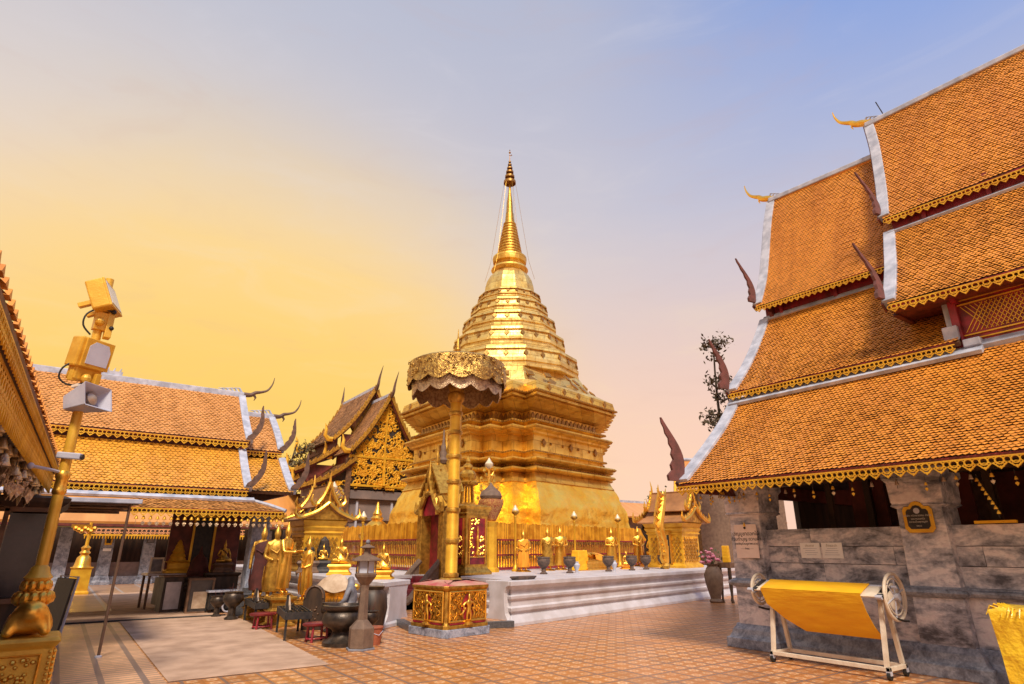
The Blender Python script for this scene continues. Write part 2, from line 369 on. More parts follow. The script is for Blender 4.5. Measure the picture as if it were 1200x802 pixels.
def valance(parent, p0, p1, h, unit, mt=GOLDP, name='eave_fretwork', t=.022, down=(0, 0, -1)):
    """pierced fretwork board: rails, interlaced rings and drops, cut in solid sheet"""
    p0 = V(p0); p1 = V(p1); u = (p1 - p0); Ln = u.length; u.normalize(); d = V(down).normalized(); nn = u.cross(d).normalized()
    n = max(1, round(Ln / unit)); un = Ln / n; m = MB()
    def P(a, b): return p0 + u * a + d * b
    def bar(a0, b0, a1, b1, w): 
        q = V((a1 - a0, b1 - b0)); pr = V((-q.y, q.x)).normalized() * w / 2
        m.poly3([P(a0 + pr.x, b0 + pr.y), P(a1 + pr.x, b1 + pr.y), P(a1 - pr.x, b1 - pr.y), P(a0 - pr.x, b0 - pr.y)], nn * t)
    def ring(a, b, r, w, sq=1.0, k=10, th=1.0):
        T = nn * t * th / 2; vs = []
        for i in range(k):
            c, s = math.cos(2 * PI * i / k), math.sin(2 * PI * i / k)
            for rr in (r, r - w):
                q = P(a + rr * c, b + rr * s * sq); vs += [q - T, q + T]
        fs = []
        for i in range(k):
            j = (i + 1) % k; a4, b4 = i * 4, j * 4
            fs += [(a4, b4, b4 + 1, a4 + 1), (a4 + 2, a4 + 3, b4 + 3, b4 + 2), (a4, a4 + 2, b4 + 2, b4), (a4 + 1, b4 + 1, b4 + 3, a4 + 3)]
        m.add(vs, fs)
    bar(0, h * .05, Ln, h * .05, h * .12)
    bar(0, h * .50, Ln, h * .50, h * .05)
    for i in range(n):
        c = un * (i + .5)
        ring(c, h * .36, min(un * .56, h * .34), h * .095, th=1.25)
        ring(un * i + .0001, h * .34, un * .26, h * .07, th=.8)
        ring(c, h * .70, un * .30, h * .085, .8, 8, .9)
        bar(un * i, h * .50, c, h * .97, h * .10); bar(c, h * .97, un * (i + 1), h * .50, h * .10)
        m.poly3([P(c - un * .13, h * .84), P(c, h * .78), P(c + un * .13, h * .84), P(c, h * 1.06)], nn * t * 1.1)
    return m.build(name, mt, parent)

def flame_outline(base, tip, width, side, teeth=6, bend=.15):
    """serrated naga-tail outline from base to tip in the plane of (tip-base) and side"""
    base = V(base); tip = V(tip); ax = tip - base; sd = V(side).normalized(); n = teeth * 2
    def cen(t): return base + ax * t + sd * (bend * ax.length * math.sin(t * PI * 1.3))
    l, r = [], []
    for i in range(n + 1):
        t = i / n; w = width * (1 - t) ** .8 * .5 + .012
        l.append(cen(t) - sd * (w * (1.25 if i % 2 else .85)))
        r.append(cen(t) + sd * (w * (1.0)))
    return l + r[::-1]
def hang_hong(parent, base, tip, width, side, thick, mt=None, name='naga_tail_finial', bend=.12, teeth=6):
    m = MB(); ol = flame_outline(base, tip, width, side, teeth, bend)
    n = len(ol) // 2; nv = (V(tip) - V(base)).cross(V(side)).normalized() * thick
    for i in range(n - 1):
        a, b, c, d = ol[i], ol[i + 1], ol[-2 - i], ol[-1 - i]
        m.poly3([a, b, c, d], nv * (1 - .6 * i / n))
    return m.build(name, mt or WOODM, parent)
def chofa(parent, p, dir, h, mt=GOLD, name='ridge_finial', crest=MORT, fat=1.0):
    """ridge finial: a curling horn on a crested base"""
    p = V(p); u = V(dir).normalized(); z = V((0, 0, 1))
    pts = [p - u * .35 * h - z * .04 * h, p, p + u * .22 * h + z * .02 * h, p + u * .36 * h + z * .12 * h, p + u * .52 * h + z * .16 * h, p + u * .74 * h + z * .26 * h, p + u * .88 * h + z * .50 * h, p + u * .92 * h + z * .74 * h]
    m = MB().tube(densify(pts, 3), [.07 * h * fat + 0 * i for i in range(3)] + [(.085 - .0042 * i) * h * fat for i in range(len(densify(pts, 3)) - 3)], 8)
    m.tube([p + u * .30 * h + z * .06 * h, p + u * .38 * h - z * .06 * h, p + u * .34 * h - z * .16 * h], [.05 * h, .035 * h, .01 * h], 6)
    o = m.build(name, mt, parent, smooth=True)
    if crest:
        k = MB()
        for i in range(5):
            a = p - u * (.05 + .13 * i) * h; k.tube([a, a - u * .12 * h + z * (.20 - .02 * i) * h, a - u * .26 * h + z * (.20 - .02 * i) * h], [.05 * h, .03 * h, .006 * h], 6)
        k.build('ridge_crest', crest, parent, smooth=True)
    return o
def barge(parent, E, inward, w=.24, t=.07, mt=MORT, name='gable_edge_mortar', n=3):
    E = densify(E, n); i = V(inward).normalized()
    return MB().strip([p + V((0, 0, .085)) - i * .05 for p in E], [p + i * w + V((0, 0, .085)) for p in E], t + .09).build(name, mt, parent, bevel=.01)
def moulded(poly, levels, m=None):
    """extrude a plan polygon through mitred offsets: levels [(out,z)]"""
    m = m or MB(); n = len(poly); ar = sum(poly[i][0] * poly[(i + 1) % n][1] - poly[(i + 1) % n][0] * poly[i][1] for i in range(n))
    sg = 1 if ar > 0 else -1
    def off(o):
        r = []
        for i in range(n):
            a, b, c = V(poly[i - 1]), V(poly[i]), V(poly[(i + 1) % n])
            n1 = V(((b - a).y, -(b - a).x)).normalized() * sg; n2 = V(((c - b).y, -(c - b).x)).normalized() * sg
            k = n1 + n2; k = k / max(.3, k.length_squared) * 2
            r.append(b + k * o)
        return r
    return m.rings([[(q.x, q.y, z) for q in off(o)] for o, z in levels])
def rect(x0, y0, x1, y1): return [(x0, y0), (x1, y0), (x1, y1), (x0, y1)]
def rrect(cx, cy, sx, sy, rz=0.0):
    c, s = math.cos(rz), math.sin(rz)
    return [(cx + a * sx / 2 * c - b * sy / 2 * s, cy + a * sx / 2 * s + b * sy / 2 * c) for a, b in ((-1, -1), (1, -1), (1, 1), (-1, 1))]
def text(txt, size, mt, parent, loc, rot, font=None, name='lettering'):
    cu = bpy.data.curves.new('t', 'FONT'); cu.body = txt; cu.size = size; cu.align_x = 'CENTER'; cu.align_y = 'CENTER'; cu.extrude = .0015
    if THAI and any(ord(ch) > 0xe00 for ch in txt): cu.font = THAI
    o = bpy.data.objects.new('t', cu); C.objects.link(o)
    dg = bpy.context.evaluated_depsgraph_get(); dg.update()
    me = bpy.data.meshes.new_from_object(o.evaluated_get(dg)); bpy.data.objects.remove(o)
    off = V(parent.parent['_w']) if parent.parent and parent.parent.get('_w') else V(parent['_w']) if parent.get('_w') else V((0, 0, 0))
    x = meshobj(name, me, mt, parent); x.location = V(loc) - off; x.rotation_euler = rot; return x
THAI = None
T13 = math.radians(13)
E1 = V((math.cos(T13), math.sin(T13), 0)); E2 = V((0, 1, 0))
FACEX = (PI / 2, 0, -PI / 2)      # a flat sign standing upright whose face looks towards -X
# ================================================================ SETTING
struct(MB().prism(rect(-300, -300, 300, 300), -.5, 0).build('courtyard_paving', FLOOR))
struct(MB().prism(rect(-.9, 3, 1.42, 17.42), -.1, .004).build('banded_paving', STRIPE))
struct(MB().prism(rect(-3, 20.5, 9, 34.2), -.1, .004).build('cloister_paving', STRIPE2))
struct(MB().prism([(6.45, 13.0), (6.15, 11.95), (8.2, 11.42), (9.2, 11.8), (9.2, 16.3), (6.5, 16.3)], .0, .125).build('raised_paving', FLOOR))
# beige outdoor carpets
def carpet(poly, label):
    m = MB(); m.prism(poly, .004, .014); tag(m.build('outdoor_carpet', CONC, bevel=.003), label, 'carpet', 'beige carpets laid over the paving')
carpet([(1.44, 9.42), (3.5, 9.38), (3.9, 17.3), (1.45, 17.38)], 'wide beige outdoor carpet nearest the camera, its edge against the banded tiles')
carpet([(.22, 17.5), (3.6, 17.45), (3.6, 20.4), (.22, 20.45)], 'beige carpet crossing the yard beyond the thin dark cable')
carpet([(1.5, 20.5), (3.4, 20.5), (3.35, 28.0), (1.5, 28.0)], 'long beige carpet running up to the far cloister')
m = MB(); m.tube([(-.25, 17.44, .02), (1.2, 17.45, .022), (2.6, 17.42, .022), (3.7, 17.38, .02)], .018, 6)
tag(m.build('floor_cable', RUB, smooth=True), 'thin dark cable lying across the joint between the beige carpets', 'cable')
# dark granite kerb round the raised paving
m = MB(); K = [(6.28, 13.05), (6.02, 11.86), (6.3, 11.75), (8.17, 11.28), (8.2, 11.42), (6.32, 11.92), (6.2, 12.0), (6.45, 13.02)]
struct(m.prism(K, 0, .13).build('granite_kerb', GRAN, bevel=.008))

# ================================================================ RIGHT HALL
RH = thing('temple_hall', 'large prayer hall at right with tiered orange tile roofs over grey veined marble walls', 'temple hall', (10.5, 3, 0), world=True)
XR = 13.13
def mx(P): return [(2 * XR - p[0], p[1], p[2]) for p in P]
# walls: three courses of marble slabs
m = MB()
for z0, z1, x in ((.34, .98, 9.97), (1.08, 1.36, 10.0), (1.364, 1.62, 10.0), (1.624, 1.90, 10.0)):
    y = -4.0; k = int(z0 * 10)
    random.seed(k)
    while y < 7.0:
        l = rnd(.9, 1.6); y1 = min(7.02, y + l); m.box(x + .12 + rnd(-.003, .003), (y + y1) / 2, z0, .24, y1 - y - .006, z1 - z0 - .004); y = y1
random.seed(3)
m.build('dado_wall', MARB, RH, bevel=.004)
MB().prism(rect(10.05, -4, 10.3, 7.0), 0, 1.89).build('wall_core', GRAN, RH)
MB().prism(rect(10.3, 6.75, 16.2, 7.0), 0, 1.9).build('end_wall', MARB, RH)
m = MB(); m.box(10.62, 6.8, 1.9, .7, .1, .85); m.box(13.9, 6.8, 1.9, 3.9, .1, .85); m.box(11.6, 6.8, 2.5, 1.4, .1, .3); m.build('end_screen', WOOD, RH)
def mould_y(x, prof, y0, y1, name, mt):
    """moulding running along Y: prof [(dx,z)] outline, dx towards -X"""
    MB().rings([[(x - a, y, z) for a, z in prof] for y in (y0, y1)]).build(name, mt, RH, bevel=.004)
mould_y(9.97, [(-.05, .965), (.04, .97), (.075, .99), (.09, 1.02), (.085, 1.05), (.03, 1.065), (.03, 1.085), (-.05, 1.09)], -4, 7.05, 'wall_ledge', MARBB)
mould_y(9.93, [(-.1, 0), (.12, 0), (.12, .13), (.10, .15), (.07, .21), (.05, .30), (.0, .36), (-.1, .36)], -4, 7.05, 'wall_plinth', MARBB)
for yc in (6.6, 3.78, .9):
    p = MB().rings([[(9.82 + a, yc - .32 + b, .36), (9.82 + a, yc + .32 - b, .36), (10.4, yc + .32 - b, .36), (10.4, yc - .32 + b, .36)] for a, b in ((0, 0),)] + [[(9.84, yc - .29, 2.16), (9.84, yc + .29, 2.16), (10.4, yc + .29, 2.16), (10.4, yc - .29, 2.16)]]).build('pillar', MARB, RH, bevel=.012)
    moulded(rrect(10.12, yc, .60, .68), [(.16, 0), (.16, .15), (.12, .17), (.09, .22), (.07, .29), (.01, .355), (0, .37)]).build('pillar_base', MARBB, p, bevel=.006)
    moulded(rrect(10.11, yc, .56, .62), [(.0, .95), (.07, .985), (.095, 1.02), (.08, 1.06), (.02, 1.08), (0, 1.1)]).build('pillar_band', MARBB, p, bevel=.005)
    moulded(rrect(10.12, yc, .56, .60), [(.0, 2.14), (.05, 2.17), (.03, 2.20), (.04, 2.23), (.05, 2.5), (.09, 2.56), (.09, 2.7)]).build('capital', MARB, p, bevel=.006)
# inner timber: frames, panels and beams seen through the openings, with the far window open
m = MB(); m.box(10.2, 1.5, 2.62, .18, 11, .22); m.box(11.6, 1.5, 2.72, 2.6, 11, .05)
m.build('eave_beam', WOOD, RH)
for y in (5.55, 4.9, 4.35, 3.2, 2.3, 1.4, .4, -.8, -2): MB().box(10.9, y, 1.9, .08, .10, .8).build('window_post', WOOD, RH)
m = MB(); m.box(11.0, 4.95, 0, .05, .55, 2.7); m.box(11.0, 3.9, 0, .05, .9, 2.7); m.box(11.6, 1.2, 0, .05, 4.2, 2.7); m.box(11.3, -2.4, 0, .06, 3, 2.7)
m.build('timber_screen', MAROON, RH)
MB().box(15.6, 1.5, 0, .2, 11, 4.3).build('rear_wall', WOODM, RH)
m = MB(); m.box(10.93, 4.15, 1.9, .03, .22, .5); m.build('gilt_panel', GOLDP, RH)
# a hanging red banner edge and an orange sill board
MB().box(10.45, 4.22, 1.9, .02, .09, .62).build('red_hanging', mat('red_cloth', (.45, .03, .02), .8), RH)
MB().box(9.96, 2.95, 1.905, .06, .46, .035).build('orange_sill_board', YELC, RH)
# roofs: L = far gable edge, R = near edge (ridge to eave)
low = [(10.47, 4.36), (9.96, 3.80), (9.22, 3.16), (8.57, 2.64)]
def edge(prof, y, dy=0): n = len(prof); return [(x, y + dy * (1 - k / (n - 1)), z) for k, (x, z) in enumerate(prof)]
tiled_roof(RH, edge(low, 6.94), edge(low, -4), .060, .068, TILE)
midp = [(11.98, 6.42), (11.5, 5.74), (10.92, 5.06), (10.36, 4.53)]
tiled_roof(RH, edge(midp, 6.94), edge(midp, 2.96), .060, .068, TILE)
upp = [(13.13, 10.0), (12.79, 9.2), (12.5, 8.35), (12.17, 7.46), (11.77, 6.74)]
Lu = edge(upp, 6.94); Ru = [(x, 4.0, z - .17 * (k == 0) - .06) for k, (x, z) in enumerate(upp)]
tiled_roof(RH, Lu, Ru, .060, .068, TILE)
n2 = [(11.72, 4.02, 7.24), (11.3, 3.93, 6.68), (10.9, 3.84, 6.18), (10.5, 3.78, 5.66), (10.18, 3.73, 5.33)]
n2b = [(x, -4, z - .12) for x, y, z in n2]
tiled_roof(RH, n2, n2b, .060, .068, TILE)
n1 = [(13.13, 4.42, 10.68), (12.72, 4.26, 9.8), (12.36, 4.17, 8.9), (12.02, 4.1, 8.15), (11.68, 4.04, 7.57)]
n1b = [(x, -4, z - .30) if k == 0 else (x, -4, z - .12) for k, (x, y, z) in enumerate(n1)]
tiled_roof(RH, n1, n1b, .060, .068, TILE)
# the slopes on the other side of the ridge, plain decks
for A, B in ((edge(low, 6.94), edge(low, -4)), (edge(midp, 6.94), edge(midp, -4)), (Lu, Ru), (n2, n2b), (n1, n1b)):
    MB().strip(mx(A), mx(B), .06).build('rear_slope', TILE, RH)
gp = [(x, z - .06) for x, z in low[::-1] + midp[::-1] + upp[::-1]]
for yy in (6.72,):
    m = MB(); m.poly3([(x + .15, yy, z - .1) for x, z in gp] + [(2 * XR - x - .15, yy, z - .1) for x, z in gp[::-1][1:]], (0, .08, 0)); m.build('gable_boards', MAROON, RH)
m = MB(); gp2 = [(p[0], p[2] - .15) for p in n2[::-1] + n1[::-1]]
m.poly3([(x + .2, 3.72, z) for x, z in gp2] + [(2 * XR - x - .2, 3.72, z) for x, z in gp2[::-1][1:]], (0, .08, 0)); m.build('gable_boards', MAROON, RH)
for E, w in ((edge(low, 6.97), .20), (edge(midp, 6.97), .18), (edge(upp, 6.97), .17)):
    barge(RH, E, (0, -1, 0), w)
barge(RH, [(x, y + .03, z) for x, y, z in n1], (0, -1, 0), .15); barge(RH, [(x, y + .03, z) for x, y, z in n2], (0, -1, 0), .15)
# thin red edge board behind the mortar on the gable side
for E in (edge(low, 7.03), edge(midp, 7.03), edge(upp, 7.03), [(x, y + .09, z) for x, y, z in n1], [(x, y + .09, z) for x, y, z in n2]):
    E = densify(E, 3); MB().strip([p + V((0, 0, .03)) for p in E], [p + V((0, -.03, .03)) for p in E], .16).build('gable_edge_board', MAROON, RH)
m = MB(); m.strip([(10.30, 6.97, 4.30), (10.30, 2.70, 4.32)], [(10.5, 6.97, 4.44), (10.5, 2.70, 4.46)], .07); m.build('white_flashing', MORT, RH, bevel=.01)
m = MB(); m.strip([(10.42, 2.94, 4.42), (10.42, -4, 4.42)], [(10.60, 2.94, 4.54), (10.60, -4, 4.54)], .10); m.build('white_flashing', MORT, RH, bevel=.01)
m = MB(); m.box(10.52, 3.06, 4.52, .2, .2, .28); m.box(10.66, 3.05, 4.78, .18, .16, .5); m.box(10.46, 2.82, 4.42, .14, .22, .12); m.build('corbel_block', MORT, RH, bevel=.015)
m = MB(); m.strip([(11.96, 6.94, 6.46), (11.96, 4.0, 6.40)], [(12.04, 6.94, 6.56), (12.04, 4.0, 6.50)], .05); m.build('white_flashing', MORT, RH)
m = MB(); m.strip([(11.66, 4.02, 7.26), (11.66, -4, 7.14)], [(11.78, 4.02, 7.34), (11.78, -4, 7.22)], .05); m.build('white_flashing', MORT, RH)
MB().box(12.12, 5.4, 6.3, .08, 3.0, .6).build('red_frieze', RED, RH)
MB().box(11.86, 0, 7.05, .08, 7.9, .7).build('red_frieze', RED, RH)
for y in [6.5, 5.3, 4.2]: MB().box(12.05, y, 6.45, .08, .07, .45).build('frieze_bracket', RED, RH)
for y in [3.4, 2.4, 1.4]: MB().box(11.79, y, 7.3, .08, .07, .42).build('frieze_bracket', RED, RH)
# lattice panel under the second roof
lp = MB().box(10.62, -.45, 4.45, .06, 6.9, 1.25).build('lattice_panel', RED, RH)
m = MB()
for z in (4.56, 4.63, 5.12, 5.19): m.box(10.575, -.45, z, .03, 6.9, .018)
y = 2.9
while y > .8:
    for s in (1, -1): m.poly3([(10.58, y, 4.68 if s > 0 else 5.10), (10.58, y - .010, 4.68 if s > 0 else 5.10), (10.58, y - .29, 5.10 if s > 0 else 4.68), (10.58, y - .28, 5.10 if s > 0 else 4.68)], (.02, 0, 0))
    y -= .062
m.build('gilt_lattice', GOLDP, lp)
m = MB(); m.box(10.56, 2.98, 4.45, .14, .10, 1.1); m.box(10.50, 2.92, 5.15, .25, .06, .10); m.build('panel_post', RED, RH); MB().box(10.56, 1.9, 4.45, .1, .06, .9).build('panel_post', RED, RH)
MB().strip([(10.2, 3.7, 5.24), (10.2, -4, 5.14)], [(11.9, 3.7, 5.30), (11.9, -4, 5.2)], .04).build('soffit', MAROON, RH)
MB().strip([(8.66, 6.8, 2.60), (8.66, -4, 2.60)], [(10.2, 6.8, 2.86), (10.2, -4, 2.86)], .03).build('soffit', WOOD, RH)
# eave boards and gold fretwork
for a, b, h, u in (((8.56, 6.96, 2.60), (8.56, -1.2, 2.60), .145, .15), ((10.35, 6.93, 4.51), (10.35, 3.02, 4.49), .13, .14), ((11.76, 6.93, 6.72), (11.76, 4.12, 6.66), .12, .13), ((11.66, 4.0, 7.55), (11.66, .4, 7.43), .13, .13), ((10.16, 3.70, 5.31), (10.16, .4, 5.22), .14, .14)):
    MB().box(a[0] + .03, (a[1] + b[1]) / 2, (a[2] + b[2]) / 2 - .02, .03, abs(a[1] - b[1]), .055).build('eave_board', RED, RH)
    valance(RH, a, b, h, u)
# ridges
m = MB(); m.strip([(13.05, 6.95, 10.06), (13.05, 4.3, 9.9)], [(13.21, 6.95, 10.06), (13.21, 4.3, 9.9)], .12); m.build('ridge_cap', MORT, RH, bevel=.02)
m = MB(); m.strip([(13.05, 4.45, 10.74), (13.05, -4, 10.44)], [(13.21, 4.45, 10.74), (13.21, -4, 10.44)], .12); m.build('ridge_cap', MORT, RH, bevel=.02)
chofa(RH, (13.13, 7.0, 10.10), (0, 1, .35), .66, fat=1.5); chofa(RH, (13.13, 4.5, 10.80), (0, 1, .35), .66, fat=1.5)
m = MB(); m.tube([(13.13, 4.05, 10.7), (13.13, 4.15, 11.15)], .012, 5); m.build('lightning_rod', BLACK, RH)
for b, t, w in (((8.52, 6.98, 2.70), (8.40, 6.98, 3.80), .30), ((10.24, 6.98, 4.62), (10.07, 6.98, 5.62), .22), ((11.70, 6.98, 6.86), (11.42, 6.98, 7.85), .17), ((11.66, 4.1, 7.7), (11.62, 4.26, 8.7), .15), ((10.14, 3.80, 5.45), (10.1, 3.96, 6.5), .15)):
    o = hang_hong(RH, b, t, w, (1, -.2, 0), .06, mat('weathered_red_wood', (.16, .055, .05), .7, 0, (.10, .04, .035), 9))

# bells under the right eave
def make_bell(r, h, drop, label, group, leaf=True, mt=GOLDP):
    t = thing('wind_bell', label, 'bell', (0, 0, 0), 0, group)
    MB().lathe([(.0, 0), (r * .98, 0), (r, h * .06), (r * .8, h * .3), (r * .62, h * .7), (r * .4, h * .92), (.004, h)][1:], 12, (0, 0, -drop - h)).build('bell_cup', mt, t, smooth=True)
    m = MB(); m.tube([(0, 0, -drop - h * 1.7), (0, 0, 0)], .003, 4); m.build('chain', BLACK, t)
    if leaf:
        q = MB(); k = r * 1.0; z0 = -drop - h * 1.6
        q.poly3([(0, 0, z0), (0, k, z0 - k * .6), (0, k * .8, z0 - k * 1.3), (0, 0, z0 - k * 2.4), (0, -k * .8, z0 - k * 1.3), (0, -k, z0 - k * .6)], (.006, 0, 0)); q.build('leaf_clapper', SILV if rnd(0, 1) < .4 else mt, t)
    return t
GB = 'wind bells along the right hall eave'
b1 = make_bell(.024, .048, .03, 'small gilt wind bell with a leaf clapper hanging under the right hall eave', GB)
b2 = make_bell(.026, .065, .02, 'grey metal wind bell with no clapper leaf under the right hall eave', GB, False, SILV)
b3 = make_bell(.02, .04, .08, 'tiny gilt bell on a long chain under the right hall eave', GB)
b1.location = (8.72, 6.80, 2.44); b2.location = (8.74, 3.86, 2.46); b3.location = (8.72, 5.36, 2.46)
ys = [6.62, 6.45, 6.27, 6.05, 5.86, 5.6, 5.12, 4.95, 4.66, 4.4, 4.1, 3.55, 3.2, 3.02, 2.86, 2.72, 2.5, 2.3, 2.15]
for k, y in enumerate(ys): dup((b1, b3, b2)[(k * 7 + k // 3) % 3], (8.72 + rnd(-.03, .06), y, 2.46), rnd(-.5, .5))
# more bells hang in the far corner under the eave
for k in range(9): dup((b1, b3)[k % 2], (8.95 + rnd(0, .9), 6.4 + rnd(0, .5), 2.52 + rnd(0, .05)), rnd(-1, 1))
t = thing('bell_string', 'long string of small gilt bells hanging in the right-hand opening of the marble hall', 'bell string', (8.9, 2.72, 2.45))
m = MB()
for i in range(8): m.lathe([(.022, 0), (.018, .02), (.004, .045)], 8, (rnd(-.01, .01), -.02 * i, -.09 - .055 * i))
m.build('bell_row', GOLDP, t); MB().tube([(0, 0, 0), (0, -.14, -.52)], .004, 4).build('chain', BLACK, t)

# signs on the hall
t = thing('notice_board', 'pale pink Thai notice board nailed to the leftmost marble pillar', 'sign', (9.8, 6.57, 1.43), world=True)
MB().box(9.79, 6.57, 1.43, .02, .44, .56).build('board', SIGNW, t, bevel=.004)
for z, s, tx in ((1.83, .088, 'เชิญบูชาดอกไม้'), (1.74, .078, 'ร่วมทำบุญ ถวายผ้า'), (1.665, .05, 'ขอเชิญร่วมบูชาพระธาตุ'), (1.585, .035, '—— ทำบุญ ——')):
    text(tx, s, INK, t, (9.778, 6.57, z), FACEX)
m = MB(); m.ball((9.775, 6.57, 1.93), .022, 8); m.build('nail', BLACK, t)
MB().lathe([(.02, 0), (.018, .03), (.005, .07)], 8, (9.78, 6.57, 1.955)).build('hook', GOLD, t)
for yc, lb, tx in ((5.55, 'left of two white paper notices pasted on the marble wall', 'ประกาศ'), (5.19, 'right of two white paper notices pasted on the marble wall', 'ข้อแนะนำ')):
    t = thing('paper_notice', lb, 'notice', (9.99, yc, 1.44), world=True, group='paper notices on the marble wall')
    MB().box(9.992, yc, 1.44, .008, .33, .235).build('sheet', PAPER, t)
    text(tx, .05, LINK, t, (9.985, yc, 1.63), FACEX)
    m = MB()
    for i in range(4): m.box(9.986, yc + rnd(-.02, .02), 1.585 - .032 * i, .002, .2 + rnd(-.05, .05), .006)
    m.build('text_line', GREYP, t)
t = thing('gold_framed_plaque', 'black donor plaque in a scalloped gold frame on the middle marble pillar', 'plaque', (9.8, 3.79, 1.82), world=True)
def shp(s, x, k=12):
    o = []
    for y, z in ((-.17, -.13), (-.13, -.18), (.13, -.18), (.17, -.13), (.17, .10), (.14, .14), (.09, .14), (.05, .19), (0, .205), (-.05, .19), (-.09, .14), (-.14, .14), (-.17, .10)): o.append((x, 3.79 + y * s, 2.0 + z * s))
    return o
MB().poly3(shp(1.12, 9.80), (.03, 0, 0)).build('gold_frame', GOLDP, t, bevel=.005)
MB().poly3(shp(.84, 9.783), (.008, 0, 0)).build('plaque_face', BLACK, t)
m = MB(); m.lathe([(.038, 0), (.04, .002)], 14); 
m2 = MB(); R_ = []
for i in range(14):
    a = 2 * PI * i / 14; R_.append((9.777, 3.79 + .04 * math.cos(a), 2.095 + .04 * math.sin(a)))
m2.poly3(R_, (.004, 0, 0)); m2.build('emblem', GREYP, t)
text('บริษัท ศรัทธาธรรม จำกัด', .036, LINK, t, (9.775, 3.79, 2.03), FACEX); text('และครอบครัว', .034, LINK, t, (9.775, 3.79, 1.985), FACEX); text('ถวายเป็นพุทธบูชา', .034, LINK, t, (9.775, 3.79, 1.945), FACEX); text('๒๕๔๘', .03, LINK, t, (9.775, 3.79, 1.89), FACEX)

# ================================================================ CHEDI
ch = thing('golden_chedi', 'tall gilded stepped chedi with a slender spire rising above everything at the centre', 'chedi', (18.27, 25.66, 0), world=True)
CX, CY = 18.27, 25.66
def redent(s, c=.44, n=3):
    """plan of a square with redented corners, in the enclosure's skewed axes"""
    pts = []; st = s * c / n
    q = []
    for k in range(n + 1):
        a, b = s - st * k, s - s * c + st * k
        q.append((a, b))
        if k < n: q.append((a - st, b)) if False else q.append((a - st, b))
    # walk one corner from (+s, s-c) to (s-c, +s) in steps
    cor = []
    x, y = s, s - s * c
    cor.append((x, y))
    for k in range(n):
        if k % 1 == 0:
            x -= st; cor.append((x, y)); y += st; cor.append((x, y))
    out = []
    for r in range(4):
        for a, b in cor:
            if r == 0: p = (a, b)
            elif r == 1: p = (-b, a)
            elif r == 2: p = (-a, -b)
            else: p = (b, -a)
            out.append(p)
    return [(CX + E1.x * a, CY + E1.y * a + b) for a, b in out]
def lv(levels, fn): return MB().rings([[(x, y, z) for x, y in fn(r)] for r, z in levels])
k_ = .985
from mathutils import noise as MN
def wrinkled():
    prof = [(6.3, 0), (6.3, .95), (6.2, 1.0), (6.05, 2.2), (5.95, 2.5), (5.9, 3.1), (5.62, 3.7), (5.35, 4.2)]; zs = [0, .9, 1.0] + [1.0 + 3.2 * i / 26 for i in range(1, 27)]; rs = []
    def rad(z):
        for (r0, z0), (r1, z1) in zip(prof, prof[1:]):
            if z <= z1: return r0 + (r1 - r0) * (z - z0) / max(1e-6, z1 - z0)
        return prof[-1][0]
    for z in zs:
        P = [V((x, y, z)) for x, y in redent(rad(z) * k_)]; ring = []
        for i in range(len(P)):
            a, b = P[i], P[(i + 1) % len(P)]; n = max(1, round((redent(6)[i][0] - redent(6)[(i + 1) % len(P)][0]) ** 2 + (redent(6)[i][1] - redent(6)[(i + 1) % len(P)][1]) ** 2) ** .5 / .28).__floor__() if False else (18 if (V(redent(6)[i]) - V(redent(6)[(i + 1) % len(P)])).length > 3 else 4)
            for k in range(n):
                p = lerp(a, b, k / n); o = V((p.x - CX, p.y - CY, 0)).normalized(); q = MN.noise(V((p.x * 1.1, p.y * 1.1, p.z * 2.6))) + .5 * MN.noise(V((p.x * 2.9, p.y * 2.9, p.z * 6)))
                ring.append(p + o * (q * .11 * min(1, max(0, z - .9) * 2) * min(1, (4.25 - z) * 3)))
        rs.append(ring)
    return MB().rings(rs)
base = wrinkled()
base.build('cloth_wrapped_base', GOLDB, ch, smooth=True)
bod = [(5.40, 4.2), (5.30, 4.3), (5.12, 4.62), (5.42, 4.66), (5.50, 4.72), (5.42, 4.80), (5.05, 4.84), (5.0, 4.98), (5.45, 5.04), (5.56, 5.12), (5.45, 5.2), (4.98, 5.24), (4.88, 5.34), (4.88, 5.44), (5.08, 5.47), (5.08, 5.54), (4.92, 5.58), (4.90, 6.22), (5.1, 6.26), (5.12, 6.34), (5.36, 6.40), (5.44, 6.5), (5.36, 6.58), (4.92, 6.62), (4.80, 6.74), (5.10, 6.80), (5.10, 6.88), (4.72, 6.92), (4.56, 7.0), (4.56, 7.34), (4.66, 7.38), (4.9, 7.42), (5.25, 7.6), (5.55, 7.68), (5.42, 7.70), (5.42, 7.76), (5.66, 7.78), (5.66, 7.86), (5.56, 7.87), (5.56, 7.92), (5.72, 7.94), (5.72, 8.03), (5.62, 8.05), (5.52, 8.42)]
lv([(r * k_, z) for r, z in bod], lambda s: redent(s)).build('redented_body', GOLDL, ch)
N12 = 12; ROT = .12
def gon(r, z, n=N12): return [(CX + r * math.cos(ROT + 2 * PI * i / n), CY + r * math.sin(ROT + 2 * PI * i / n), z) for i in range(n)]
